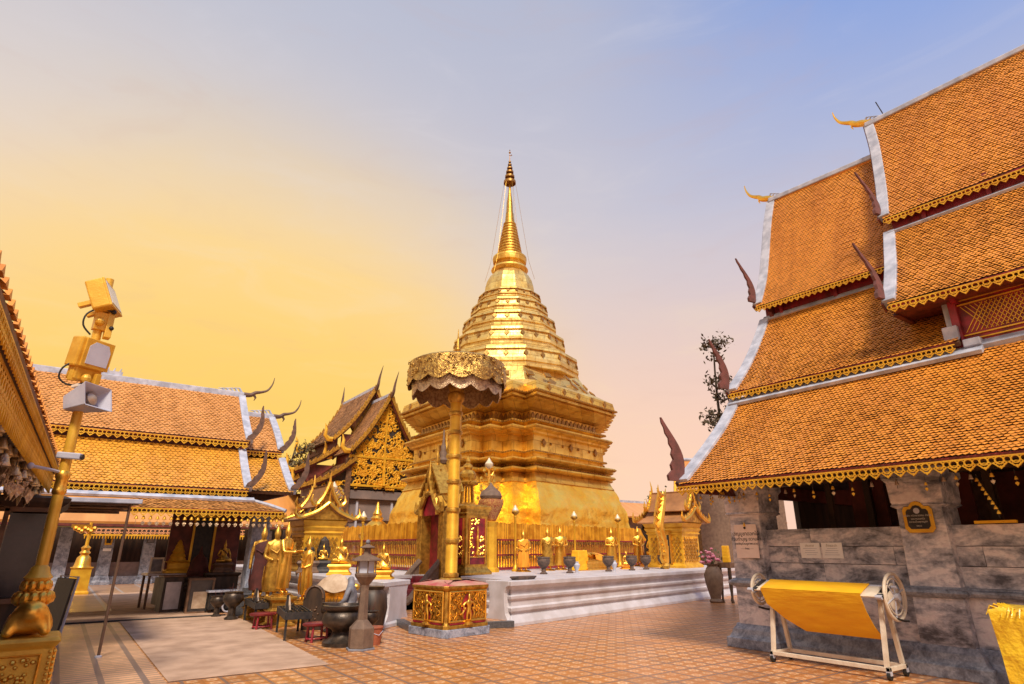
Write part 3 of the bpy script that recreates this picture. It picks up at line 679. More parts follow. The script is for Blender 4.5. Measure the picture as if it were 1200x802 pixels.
# sloping transition: square to twelve-sided
m = MB(); sq = redent(5.50 * k_)
ang = [math.atan2(y - CY, x - CX) for x, y in sq]
top = []
for a in ang:
    R = 4.35; q = ((a - ROT) % (2 * PI / N12)) - PI / N12; rr = R * math.cos(PI / N12) / math.cos(q); top.append((CX + rr * math.cos(a), CY + rr * math.sin(a), 9.15))
top2 = [(CX + (x - CX) * .885, CY + (y - CY) * .885, 9.95) for x, y, z in top]
m.rings([[(x, y, 8.42) for x, y in sq], top, top2]); SHO = m.build('sloping_shoulder', GOLDT, ch)
def tier(z0, z1, r0, r1, name='octagonal_tier', mt=GOLDT):
    h = z1 - z0
    m = MB(); m.rings([gon(r, z) for r, z in ((r0 - .05, z0), (r0 + .02, z0 + .02), (r0 + .02, z0 + h * .10), (r0 - .05, z0 + h * .12), (r0 - .05, z0 + h * .20), (r0 + .03, z0 + h * .22), (r0 + .03, z0 + h * .33), (r0 - .03, z0 + h * .35), (r0 - .12, z0 + h * .66), (r0 - .02, z0 + h * .68), (r0 - .06, z0 + h * .80), (r0 - .20, z0 + h * .84), (r1 + .02, z1))])
    o = m.build(name, mt, ch); s = MB()
    for i in range(N12):
        a = [V(p) for p in gon(r0 - .03, z0 + h * .38)]; b = [V(p) for p in gon(r0 - .12, z0 + h * .64)]
        for t in (.0, .5):
            c0 = lerp(lerp(a[i], a[(i + 1) % N12], t), lerp(b[i], b[(i + 1) % N12], t), .5); u = (a[(i + 1) % N12] - a[i]).normalized(); w = (b[i] - a[i]).normalized(); nv = u.cross(w).normalized()
            if nv.dot(c0 - V((CX, CY, c0.z))) < 0: nv = -nv
            k = min(.17, h * .17); s.poly3([c0 + u * k * .75 + nv * .02, c0 + w * k + nv * .02, c0 - u * k * .75 + nv * .02, c0 - w * k + nv * .02], nv * .06)
    inlay(o, s, BOSS)
    return o
tz = [9.95, 11.35, 12.55, 13.6, 14.5, 15.2]; tr = [3.80, 3.12, 2.64, 2.2, 1.82, 1.50]
for i in range(5): tier(tz[i], tz[i + 1], tr[i], tr[i + 1])
# square bosses and rosettes on the shoulder and the body
s = MB()
def boss(c, nv, u, k, sq=False):
    w = nv.cross(u).normalized(); c = c + nv * .03
    P = [c + u * k, c + w * k * 1.3, c - u * k, c - w * k * 1.3] if not sq else [c + u * k + w * k, c - u * k + w * k, c - u * k - w * k, c + u * k - w * k]
    s.poly3(P, nv * .07)
BODY = [o for o in ch.children if o.name.startswith('redented_body')][0]; pm = MB()
for z0, hgt, rr, step in ((7.04, .26, 4.58, .30), (5.46, .07, 5.09, .16), (6.79, .08, 5.11, .16), (4.88, .08, 5.03, .18), (7.95, .07, 5.73, .14)):
    P = [V((x, y, z0)) for x, y in redent(rr * k_)]
    for i in range(len(P)):
        a, b = P[i], P[(i + 1) % len(P)]; Ln = (b - a).length; n = max(1, int(Ln / step)); u_ = (b - a).normalized(); nv = V((u_.y, -u_.x, 0))
        for k in range(n):
            c0 = a + u_ * (Ln * (k + .5) / n) + nv * .012; w_ = Ln / n * .40
            pm.poly3([c0 - u_ * w_, c0 - u_ * w_ * .9 + V((0, 0, hgt * .5)), c0 + V((0, 0, hgt)), c0 + u_ * w_ * .9 + V((0, 0, hgt * .5)), c0 + u_ * w_], nv * .035)
inlay(BODY, pm, BOSS)
sqv = redent(5.55 * k_)
for side in range(4):
    pass
for dirv, nrm0 in ((E1, V((0, -1, 0))), (E2, V((-1, 0, 0)))):
    cface = V((CX, CY, 0)) + (-E2 * 5.56 * k_ if dirv is E1 else -E1 * 5.56 * k_)
    nrm = V((dirv.y, -dirv.x, 0)) if dirv is E1 else V((-dirv.y, dirv.x, 0)) 
    if nrm.dot(cface - V((CX, CY, 0))) < 0: nrm = -nrm
    for a in (-2.2, -1.1, 0, 1.1, 2.2): boss(cface + dirv * a + V((0, 0, 8.22)), nrm, dirv, .13)
    cf2 = V((CX, CY, 0)) + (cface - V((CX, CY, 0))) * (4.91 / 5.56)
    for a in (-2.0, 0, 2.0): boss(cf2 + dirv * a + V((0, 0, 5.92)), nrm, dirv, .14)
    for a in (-1.5, -.6, .6, 1.5): boss(cf2 + dirv * a + V((0, 0, 5.92)), nrm, dirv, .05)
a8 = [V(p) for p in gon(4.72, 8.85)]; b8 = [V(p) for p in gon(4.02, 9.6)]
for i in range(N12):
    for t in (.05, .5):
        c0 = lerp(a8[i], a8[(i + 1) % N12], t); c1 = lerp(b8[i], b8[(i + 1) % N12], t); u = (a8[(i + 1) % N12] - a8[i]).normalized(); w = (c1 - c0).normalized(); nv = u.cross(w).normalized()
        if nv.dot(c0 - V((CX, CY, c0.z))) < 0: nv = -nv
        boss(lerp(c0, c1, .25), nv, u, .24); boss(lerp(c0, c1, .85), nv, u, .17, True)
inlay(SHO, s, BOSS)
m = MB(); m.rings([gon(r, z) for r, z in ((1.50, 15.2), (1.46, 15.25), (1.42, 15.6), (1.32, 16.0), (1.14, 16.35), (.92, 16.6), (.84, 16.65))]); m.build('bell_dome', GOLDT, ch)
rg = [(.84, 16.6), (.98, 16.68), (1.08, 16.8), (1.02, 16.93), (.80, 17.0), (.76, 17.12), (.80, 17.2), (.96, 17.24), (1.0, 17.5), (.98, 17.62), (.80, 17.7), (.72, 17.78)]
MB().lathe(rg, 24, (CX, CY, 0)).build('lotus_collar', GOLDL, ch, smooth=True)
pr_ = []; z = 17.78; r = .70
for i in range(11):
    pr_ += [(r, z), (r + .045, z + .05), (r + .04, z + .12), (r - .03, z + .17)]; z += .2; r -= .036
MB().lathe(pr_, 20, (CX, CY, 0)).build('ringed_spire', GOLDD, ch, smooth=True)
MB().lathe([(.30, 19.95), (.26, 20.3), (.24, 20.6), (.21, 20.65), (.17, 21.4), (.1, 22.0), (.07, 22.5), (.055, 22.75)], 14, (CX, CY, 0)).build('spire_shaft', GOLDD, ch, smooth=True)
f = MB(); f.tube([(CX, CY, 22.6), (CX, CY, 24.6), (CX, CY, 24.95)], [.035, .02, .01], 6)
for zz, rr, hh in ((22.72, .37, .40), (23.14, .29, .32), (23.48, .23, .28), (23.78, .17, .24), (24.04, .12, .2), (24.26, .08, .16)):
    f.lathe([(rr * .2, hh * .62), (rr * .9, hh * .5), (rr, hh * .42), (rr * 1.02, 0), (rr * .97, 0), (rr * .93, hh * .38), (rr * .2, hh * .5)], 16, (CX, CY, zz)); f.lathe([(rr * .32, hh * .6), (rr * .4, hh * .75), (rr * .25, hh * .9)], 10, (CX, CY, zz))
f.ball((CX, CY, 24.98), .07, 8); f.tube([(CX - .05, CY, 24.75), (CX + .16, CY, 24.82), (CX + .12, CY, 24.9)], .02, 5); f.ball((CX, CY, 25.15), .04, 6)
f.build('tiered_parasol', BOSS, ch, smooth=True)
w = MB()
for i in range(6):
    a = 2 * PI * i / 6 + .3; w.tube([(CX + .35 * math.cos(a), CY + .35 * math.sin(a), 22.75), (CX + 1.12 * math.cos(a), CY + 1.12 * math.sin(a), 17.4), (CX + 1.45 * math.cos(a), CY + 1.45 * math.sin(a), 16.2)], .008, 4)
w.build('guy_chain', GOLDD, ch)

# ================================================================ TERRACES
lev = [(.14, 0), (.14, .07), (.05, .20), (.0, .21), (.0, .27), (.05, .29), (.06, .36), (.015, .39), (.015, .51), (.06, .54), (.07, .60), (.0, .62), (.0, .72), (.08, .78), (.12, .81), (.12, .90)]
def q13(x0, y0, a, b): return (x0 + a * E1.x, y0 + a * E1.y + b)
PR = [q13(8.25, 11.5, 0, 0), q13(8.25, 11.5, 14.5, 0), q13(8.25, 11.5, 14.5, 14), (9.3, 28), (9.3, 14.35), (8.75, 14.2), (8.75, 12.2), (8.25, 12.05)]
t = thing('marble_terrace', 'white moulded terrace wall on the right carrying a row of standing Buddhas and incense pots', 'terrace wall', (9, 13, 0), world=True)
moulded(PR, lev).build('moulded_wall', WHITE, t, bevel=.008)
c13, s13 = math.cos(T13), math.sin(T13)
MB().box(8.35, 11.84, .0, .46, .72, .9).build('end_pier', WHITE, t, bevel=.01) if False else None
def pier(t, c, d, w, th, name='end_pier'):
    """flat end slab whose two edges follow the wall moulding; d = direction of its width"""
    c = V((*c, 0)); d = V((*d, 0)).normalized(); nn = V((d.y, -d.x, 0)); P = [c - d * (w / 2 + o + .02) + V((0, 0, z)) for o, z in lev] + [c + d * (w / 2 + o + .02) + V((0, 0, z)) for o, z in lev[::-1]]
    # smooth silhouette: foot flare, waist, flared head
    P = [c - d * (w / 2 + o) + V((0, 0, z)) for o, z in ((.16, 0), (.14, .08), (.03, .25), (.0, .45), (.0, .66), (.05, .78), (.14, .82), (.14, .905))]
    P += [c + d * (2 * (p - c).dot(-d) / 1) * .5 + V((0, 0, (p - c).z)) for p in P[::-1]]
    MB().poly3(P, nn * th).build(name, WHITE, t, bevel=.008)
pier(t, (8.19, 11.80), (-s13 if False else -.1, 1), .46, .16) if False else None
PIER_R = t
PL = [(5.85, 12.85), (6.62, 13.45), (6.62, 15.9), (9.3, 16.0), (9.3, 30), (5.85, 30)]
t = thing('marble_terrace', 'white moulded terrace wall on the left behind the stone lantern', 'terrace wall', (6.2, 16, 0), world=True)
moulded(PL, lev).build('moulded_wall', WHITE, t, bevel=.008)

pier(PIER_R, (8.14, 11.82), (-.12, 1), .50, .14); pier(t, (6.26, 13.12), (.78, .62), .84, .14)
# ================================================================ FENCES
def fence(a, b, label, skip=()):
    a = V(a); b = V(b); u = (b - a); Ln = u.length; u.normalize(); nrm = V((u.y, -u.x, 0))
    if nrm.dot(-a) < 0: nrm = -nrm
    t = thing('gilded_fence', label, 'fence', tuple(a + V((0, 0, .9))), world=True)
    z0 = .9
    m = MB(); rz = math.atan2(u.y, u.x); c = (a + b) / 2
    m.box(c.x, c.y, z0 + .02, Ln, .07, .08, rz); m.box(c.x, c.y, z0 + .45, Ln, .05, .05, rz); m.box(c.x, c.y, z0 + .92, Ln, .06, .05, rz); m.build('rail', RED, t)
    g = MB(); s = 0; k = 0
    while s < Ln:
        p = a + u * s
        bo = MB().lathe([(.016, 0), (.016, .1), (.009, .14), (.015, .4), (.009, .5), (.011, .84)], 6).build('gilt_baluster', GOLDP, None, smooth=True) if k == 0 else bo.copy()
        if k: C.objects.link(bo)
        bo.parent = t; bo.location = (p.x - a.x, p.y - a.y, .08); k += 1; s += .132
    r = MB(); s = .04
    while s < Ln: p = a + u * s - nrm * .03; r.box(p.x, p.y, z0 + .08, .082, .012, .84, rz); s += .132
    r.build('red_backing_slat', RED, t)
    # scroll ornaments along the rails
    o = MB(); s = .1
    while s < Ln:
        p = a + u * s + nrm * .05
        for z, rr in ((z0 + .40, .05), (z0 + .84, .06)):
            n = 7; vs = []
            for i in range(n): vs.append(p + u * (rr * math.cos(2 * PI * i / n)) * (1 + .25 * (i % 2)) + V((0, 0, z - p.z + rr * math.sin(2 * PI * i / n))))
            o.poly3(vs, nrm * .02)
        s += .17
    o.build('gilt_rosette', BOSS, t)
    # tall corrugated gold sheets over the balustrade
    w = MB(); n = int(Ln / .055); A = []; B = []
    for i in range(n + 1):
        p = a + u * (Ln * i / n) - nrm * (.05 + (.016 if i % 2 else 0)); hh = .52 + .035 * ((i // 5) % 2) + rnd(-.012, .012)
        A.append((p.x, p.y, z0 + .95)); B.append((p.x, p.y, z0 + .95 + hh))
    for i in range(n): w.add([A[i], A[i + 1], B[i + 1], B[i]], [(0, 1, 2, 3)])
    w.build('ribbed_gold_sheet', mat('ribbed_gold_sheet', (.95, .50, .04), .38, .5, (.55, .22, .01), 3, bump=.3, island=.9), t, fix=False)
    return t
fence((9.25, 16.75, 0), (9.25, 27, 0), 'gilded balustrade with ribbed gold sheets left of the red arched gate')
fence((9.9, 16.55, 0), (22.6, 19.45, 0), 'gilded balustrade with ribbed gold sheets behind the standing Buddhas on the right')

# candle lamp posts in front of the fences
def lamp_post(x, y, h, label):
    t = thing('gilded_lamp_post', label, 'lamp post', (x, y, .9), 0, 'gilded lotus-bud posts before the fence')
    MB().lathe([(.12, 0), (.12, .05), (.08, .08), (.06, .16), (.035, .2), (.035, h - .34), (.06, h - .31), (.035, h - .28), (.05, h - .24)], 10).build('post', GOLDP, t, smooth=True)
    MB().lathe([(.05, 0), (.12, .05), (.13, .08), (.10, .12)], 10, (0, 0, h - .25)).build('cup', GOLDD, t, smooth=True)
    MB().lathe([(.10, 0), (.105, .03), (.07, .09), (.012, .19)], 10, (0, 0, h - .14)).build('lotus_bud', mat('lotus_bud_glass', (.85, .72, .5), .3, .2), t, smooth=True)
    return t
lamp_post(11.7, 16.1, 1.95, 'gilded lotus-bud post left of the first standing Buddha on the right terrace')
lamp_post(14.9, 16.9, 1.9, 'gilded lotus-bud post behind the reclining figure')
lamp_post(17.6, 17.4, 1.9, 'gilded lotus-bud post just right of the Buddha with crossed wrists')
lamp_post(7.7, 18.8, 1.75, 'gilded lotus-bud post near the seated Buddha left of the red gate')
lamp_post(6.95, 21.4, 1.8, 'gilded lotus-bud post beside the small gilded shrine on the left terrace')

# ================================================================ UMBRELLA AND ITS PEDESTAL
RZ = math.radians(9)
t = thing('gilded_pedestal', 'square gilded pedestal with relief guardians on a grey stone foot under the parasol', 'pedestal', (6.62, 11.35, 0), RZ)
def ch_rect(s, c): return [(-s + c, -s), (s - c, -s), (s, -s + c), (s, s - c), (s - c, s), (-s + c, s), (-s, s - c), (-s, -s + c)]
moulded(ch_rect(.55, .05), [(.06, 0), (.06, .14)]).build('stone_foot', MARBB, t, bevel=.008)
moulded(ch_rect(.55, .05), [(.02, .14), (.02, .2), (-.01, .22), (-.02, .26), (-.02, .80), (.0, .82), (.03, .86), (.03, .90)]).build('gilded_block', GOLDD, t, bevel=.006)
moulded(ch_rect(.55, .05), [(.02, .90), (.0, .92), (-.30, .99)]).build('red_lid', mat('faded_red_cloth', (.42, .05, .07), .7, 0, (.50, .30, .22), 2.2), t)
m = MB()
for i in range(7): m.tube([(.0, 0, .96 + .0 * i), (0, 0, .965)], .001, 4) if False else None
for rz in (0, -PI / 2):
    c, s_ = math.cos(rz), math.sin(rz)
    def TR(p): return (p[0] * c - p[1] * s_, p[0] * s_ + p[1] * c, p[2])
    # red recess, frame and scrolling relief
    q = MB(); q.poly3([TR(p) for p in ((-.10, -.545, .30), (-.17, -.545, .50), (-.11, -.545, .62), (-.05, -.545, .74), (.05, -.545, .74), (.11, -.545, .62), (.17, -.545, .50), (.10, -.545, .30))], TR((0, .012, 0))); q.box(*TR((0, -.56, .215)), *( (.9, .012, .03) if rz == 0 else (.012, .9, .03))); q.build('red_recess', RED, t)
    q = MB()
    for x in (-.46, .46): q.tube([TR((x, -.555, .26)), TR((x, -.555, .80))], .022, 6)
    for z in (.27, .79): q.tube([TR((-.46, -.555, z)), TR((.46, -.555, z))], .02, 6)
    random.seed(5)
    for i in range(90):
        x = rnd(-.43, .43); z = rnd(.29, .77)
        if abs(x) < .15 and z < .7: continue
        r_ = rnd(.018, .035); q.tube([TR((x + r_ * 1.3 * math.cos(a), -.552 - .012 * a / 5, z + r_ * 1.3 * math.sin(a))) for a in (0, 1, 2, 3, 4, 5)], [.016, .015, .013, .012, .010, .006], 5)
    q.build('scroll_relief', GOLD, t)
    sk = skin({'pel': (TR((0, -.575, .47)), .045), 'che': (TR((0, -.585, .57)), .05), 'nec': (TR((0, -.585, .63)), .022), 'hea': (TR((0, -.59, .67)), .034), 'cro': (TR((0, -.585, .75)), .012),
               'ls': (TR((-.075, -.58, .60)), .026), 'le': (TR((-.14, -.58, .55)), .02), 'lh': (TR((-.12, -.59, .46)), .016), 'rs': (TR((.075, -.58, .60)), .026), 're': (TR((.14, -.58, .55)), .02), 'rh': (TR((.12, -.59, .46)), .016),
               'lk': (TR((-.045, -.585, .38)), .028), 'lf': (TR((-.04, -.58, .27)), .018), 'rk': (TR((.045, -.585, .38)), .028), 'rf': (TR((.04, -.58, .27)), .018)},
              [('pel', 'che'), ('che', 'nec'), ('nec', 'hea'), ('hea', 'cro'), ('che', 'ls'), ('ls', 'le'), ('le', 'lh'), ('che', 'rs'), ('rs', 're'), ('re', 'rh'), ('pel', 'lk'), ('lk', 'lf'), ('pel', 'rk'), ('rk', 'rf')])
    g = meshobj('guardian_relief', sk, GOLD, t)
    q = MB()
    for sgn in (-1, 1): q.tube([TR((sgn * .09, -.575, .50)), TR((sgn * .15, -.57, .40)), TR((sgn * .13, -.57, .30))], [.022, .02, .006], 6)
    q.lathe([(.10, 0), (.10, .03), (.07, .045), (.08, .06)], 10, TR((0, -.565, .20))); q.build('sash_and_stand', GOLDD, g)
u = thing('ceremonial_parasol', 'tall gilded parasol on a jointed golden pole with lace fringes above the square pedestal', 'parasol', (6.62, 11.35, .96))
moulded(ch_rect(.17, .05), [(.02, -.0), (.03, .03), (0, .06)]).build('pole_foot', GOLDD, u)
m = MB(); m.lathe([(.135, .0), (.135, .1), (.125, .12), (.125, 3.94), (.16, 3.96)], 12); m.build('pole', GOLDP, u, smooth=True)
for z in (.06, .72, 1.34, 1.92, 2.46, 2.98, 3.40): MB().lathe([(.125, z), (.155, z + .015), (.16, z + .06), (.155, z + .085), (.128, z + .10)], 16).build('pole_band', STONEB if False else GOLDD, u, smooth=True)
MB().lathe([(.14, 3.70), (.19, 3.78), (.19, 3.90), (.16, 3.93), (.2, 4.1), (.16, 4.3), (.14, 4.62)], 16).build('hub', GOLDD, u, smooth=True)
for i in range(14):
    a = 2 * PI * i / 14; MB().tube([(.12 * math.cos(a), .12 * math.sin(a), 4.54), (1.04 * math.cos(a), 1.04 * math.sin(a), 4.48)], .015, 5).build('rib', GOLDD, u)
MB().lathe([(1.06, 4.48), (1.08, 4.54), (1.02, 4.59), (.6, 4.64), (.2, 4.70), (.06, 4.76), (.05, 4.84)], 28).build('canopy_top', LACE, u, smooth=True)
def fringe(r, z1, h, n, amp, name, mt, holes=False, flare=0.0):
    m = MB(); K = n * 6
    for i in range(K):
        vs = []
        for j in (i, i + 1):
            a = 2 * PI * j / K; ph = (j / 6.0) % 1; d = h + amp * (math.sin(PI * ph) - .5)
            for q, (rr) in ((0, r), (.5, r + .03 * math.sin(3 * a * n / 6) + flare * .5), (1, r + flare)):
                vs.append((rr * math.cos(a), rr * math.sin(a), z1 - d * q))
        m.add(vs, [(0, 3, 4, 1), (1, 4, 5, 2)])
    o = m.build(name, mt, u, fix=False); md = o.modifiers.new('t', 'SOLIDIFY'); md.thickness = .012; return o
fringe(1.07, 4.55, .50, 14, .10, 'outer_lace_fringe', LACE, flare=.02); fringe(1.00, 4.54, .70, 14, .12, 'inner_lace_fringe', SILV, flare=-.02)
# embossed rosettes all over the fringe
m = MB(); random.seed(11)
for i in range(150):
    a = rnd(0, 2 * PI); z = 4.55 - rnd(.02, .46); r_ = rnd(.03, .06); c0 = V((1.095 * math.cos(a), 1.095 * math.sin(a), z)); tu = V((-math.sin(a), math.cos(a), 0)); no = V((math.cos(a), math.sin(a), 0))
    m.tube([c0 + (tu * math.cos(k) + V((0, 0, 1)) * math.sin(k)) * r_ * (1 - k * .1) + no * .004 * k for k in (0, 1, 2, 3, 4, 5, 6)], [.014, .014, .013, .012, .011, .010, .006], 5)
inlay([o for o in u.children if o.name.startswith('canopy_top')][0], m, LACE)
MB().lathe([(.09, 4.80), (.10, 4.86), (.06, 4.91), (.075, 4.95), (.05, 5.0), (.055, 5.05), (.03, 5.1), (.02, 5.25), (.006, 5.46)], 12).build('finial', GOLDD, u, smooth=True)
# ================================================================ GATE, CABINET SHRINE, PLANTERS
t = thing('arched_gate', 'narrow red arched gate with gilt flame gables behind the parasol pole', 'gate', (8.45, 15.4, 0), world=True)
m = MB()   # posts and arch facing -X, opening Y 14.95..15.85
m.box(8.5, 14.78, .0, .5, .26, 2.55); m.box(8.5, 16.02, .0, .5, .26, 2.55); m.build('gate_post', GOLDD, t, bevel=.015)
m = MB(); m.box(8.62, 15.4, .1, .12, 1.0, 2.5); m.build('red_door', RED, t)
ar = []
for i in range(13):
    a = PI * i / 12; ar.append((8.22, 15.4 + .50 * math.cos(a), 2.45 + .62 * math.sin(a)))
m = MB(); m.tube(ar, .07, 6); m.poly3([(8.3, p[1], p[2]) for p in ar], (.03, 0, 0)); m.build('arch_panel', RED, t)
MB().tube(ar, .075, 8).build('arch_moulding', GOLDD, t, smooth=True)
def gable_flames(parent, x, yc, z, w, h, mt=GOLDD, dx=.06, name='flame_gable'):
    m = MB()
    for s in (-1, 1):
        P = densify([(x, yc, z + h), (x, yc + s * w * .3, z + h * .5), (x, yc + s * w * .62, z + h * .18), (x, yc + s * w, z)], 4)
        m.tube(P, [.05 + .003 * i for i in range(len(P))], 6)
        for i in range(1, len(P) - 1, 2): m.poly3([P[i], P[i] + V((0, s * .07, .20)), P[i + 1]], (dx, 0, 0))
        m.tube([P[-1], P[-1] + V((0, s * .10, .02)), P[-1] + V((0, s * .16, .14)), P[-1] + V((0, s * .13, .3))], [.07, .06, .04, .012], 6)
    m.tube([(x, yc, z + h - .05), (x, yc, z + h + .25), (x, yc, z + h + .5)], [.06, .035, .01], 6)
    return m.build(name, mt, parent, smooth=True)
gable_flames(t, 8.2, 15.4, 2.55, .66, .95); gable_flames(t, 8.42, 15.4, 2.8, .72, 1.15); gable_flames(t, 8.7, 15.4, 3.05, .7, 1.3)
m = MB(); m.strip([(8.2, 15.4, 3.95), (8.2, 16.05, 3.0)], [(8.95, 15.4, 4.05), (8.95, 16.05, 3.1)], .06); m.strip([(8.2, 15.4, 3.95), (8.2, 14.75, 3.0)], [(8.95, 15.4, 4.05), (8.95, 14.75, 3.1)], .06); m.build('gate_roof', GOLDD, t)
MB().lathe([(.12, 3.9), (.16, 4.0), (.10, 4.1), (.12, 4.2), (.07, 4.3), (.08, 4.4), (.04, 4.5), (.02, 4.9)], 10, (8.6, 15.4, 0)).build('finial', STONEB, t, smooth=True)
m = MB()
for i in range(5): m.box(8.12 - .2 * i, 15.4, .12, .22, 1.0, .75 - .15 * i)
m.build('step', RED, t)
for y in (14.84, 15.96):
    P = densify([(8.3, y, 1.25), (8.0, y, .95), (7.7, y, .62), (7.4, y, .30), (7.15, y, .28)], 2); m = MB(); m.tube(P, .09, 8); m.box(7.75, y, .12, 1.1, .12, .3)
    m.poly3([(8.35, y, .12), (8.35, y, 1.2), (8.0, y, .92), (7.7, y, .60), (7.4, y, .28), (7.2, y, .12)], (0, .12, 0)); m.build('stair_balustrade', STONEB, t, smooth=False)

t = thing('gilded_cabinet_shrine', 'gilt and red carved cabinet shrine with a lantern top just right of the parasol pole', 'shrine', (9.3, 15.15, .9), T13)
moulded(rect(-.42, -.42, .42, .42), [(.1, 0), (.1, .06), (.02, .16), (.0, .2), (.0, 1.55), (.04, 1.6), (.02, 1.64), (.08, 1.72), (.08, 1.8), (-.05, 1.86)]).build('carved_cabinet', GOLDD, t, bevel=.01)
for rz in (0, -PI / 2):
    c, s_ = math.cos(rz), math.sin(rz)
    def TR(p): return (p[0] * c - p[1] * s_, p[0] * s_ + p[1] * c, p[2])
    q = MB(); q.poly3([TR((-.33, -.425, .27)), TR((.33, -.425, .27)), TR((.33, -.425, 1.48)), TR((-.33, -.425, 1.48))], TR((0, .012, 0))); q.build('red_panel', RED, t)
    q = MB(); random.seed(9)
    for i in range(60):
        x = rnd(-.29, .29); z = rnd(.5, 1.44)
        if abs(x) < .08 and z < 1.25: continue
        r_ = rnd(.02, .035); q.tube([TR((x + r_ * 1.3 * math.cos(a), -.44, z + r_ * 1.3 * math.sin(a))) for a in (0, 1, 2, 3, 4, 5)], [.013, .012, .011, .010, .008, .005], 4)
    for x in (-.31, .31): q.tube([TR((x, -.44, .27)), TR((x, -.44, 1.48))], .018, 5)
    q.tube([TR((-.3, -.44, .46)), TR((.3, -.44, .46))], .018, 5); q.build('gilt_openwork', GOLD, t)
    g = MB(); g.lathe([(.09, .5), (.10, .55), (.05, .62), (.055, .75), (.075, .9), (.05, 1.0), (.03, 1.04), (.045, 1.1), (.035, 1.17), (.01, 1.26)], 10, TR((0, -.45, 0)), .7, .7); g.build('standing_deity_relief', GOLD, t, smooth=True)
m = MB()
for a in range(6): m.tube([(.2 * math.cos(a * PI / 3), .2 * math.sin(a * PI / 3), 1.84), (.15 * math.cos(a * PI / 3), .15 * math.sin(a * PI / 3), 2.4)], .03, 6)
m.lathe([(.25, 1.84), (.25, 1.9), (.2, 1.92)], 6); m.build('lantern_leg', GOLDD, t)
MB().lathe([(.16, 2.38), (.3, 2.42), (.32, 2.48), (.2, 2.55), (.24, 2.62), (.25, 2.72), (.18, 2.82), (.10, 2.86), (.14, 2.92), (.13, 2.98), (.06, 3.04), (.07, 3.1), (.02, 3.25)], 8).build('lantern_head', GOLDD, t)
m = MB()
for a in range(6): m.tube([(.28 * math.cos(a * PI / 3), .28 * math.sin(a * PI / 3), 2.44), (.36 * math.cos(a * PI / 3), .36 * math.sin(a * PI / 3), 2.5), (.36 * math.cos(a * PI / 3), .36 * math.sin(a * PI / 3), 2.62)], [.03, .025, .008], 5)
m.build('curled_corner', GOLDD, t)

def mosaic_urn(x, y, z, h, label):
    t = thing('mosaic_urn', label, 'urn', (x, y, z), 0)
    MB().lathe([(.28, 0), (.28, .1), (.2, .14), (.2, h * .9), (.26, h), (.2, h + .02)], 8).build('gilded_post', GOLDP, t)
    MB().lathe([(.14, h), (.2, h + .1), (.36, h + .42), (.4, h + .55), (.38, h + .66), (.3, h + .7)], 14).build('red_mosaic_bowl', mat('red_gold_mosaic', (.30, .05, .03), .35, .2, (.55, .32, .10), 26), t, smooth=True)
    MB().lathe([(.33, h + .70), (.36, h + .78), (.30, h + .92), (.16, h + 1.02), (.06, h + 1.12), (.02, h + 1.2)], 14).build('mosaic_lid', STONEB, t, smooth=True)
    return t
mosaic_urn(10.75, 16.1, .9, 1.45, 'red mosaic urn on a gilded post beside the carved cabinet shrine')
def gold_tree(x, y, z, h, label, post=1.3):
    t = thing('gilded_lotus_tree', label, 'gilded tree', (x, y, z), 0)
    m = MB(); m.tube([(0, 0, 0), (0, 0, h * .9), (0, 0, h)], [.05, .035, .03], 6); random.seed(int(x * 10))
    for i in range(14):
        a = i * 2.4; z0 = h * (.62 + .024 * i); l = rnd(.25, .55) * (1 - .03 * i); m.tube([(0, 0, z0), (l * .6 * math.cos(a), l * .6 * math.sin(a), z0 + .02), (l * math.cos(a), l * math.sin(a), z0 + .16)], [.02, .014, .01], 5)
        m.lathe([(.01, 0), (.06, .04), (.05, .09), (.01, .13)], 6, (l * math.cos(a), l * math.sin(a), z0 + .14))
    m.build('branch', GOLD, t, smooth=True)
    MB().lathe([(.05, 0), (.13, .08), (.14, .16), (.08, .24), (.01, .36)], 10, (0, 0, h)).build('bud', mat('lotus_bud_glass', (.85, .72, .5), .3, .2), t, smooth=True)
    return t
gold_tree(11.0, 16.6, .9, 3.15, 'gilded lotus-branch tree rising behind the red mosaic urn')

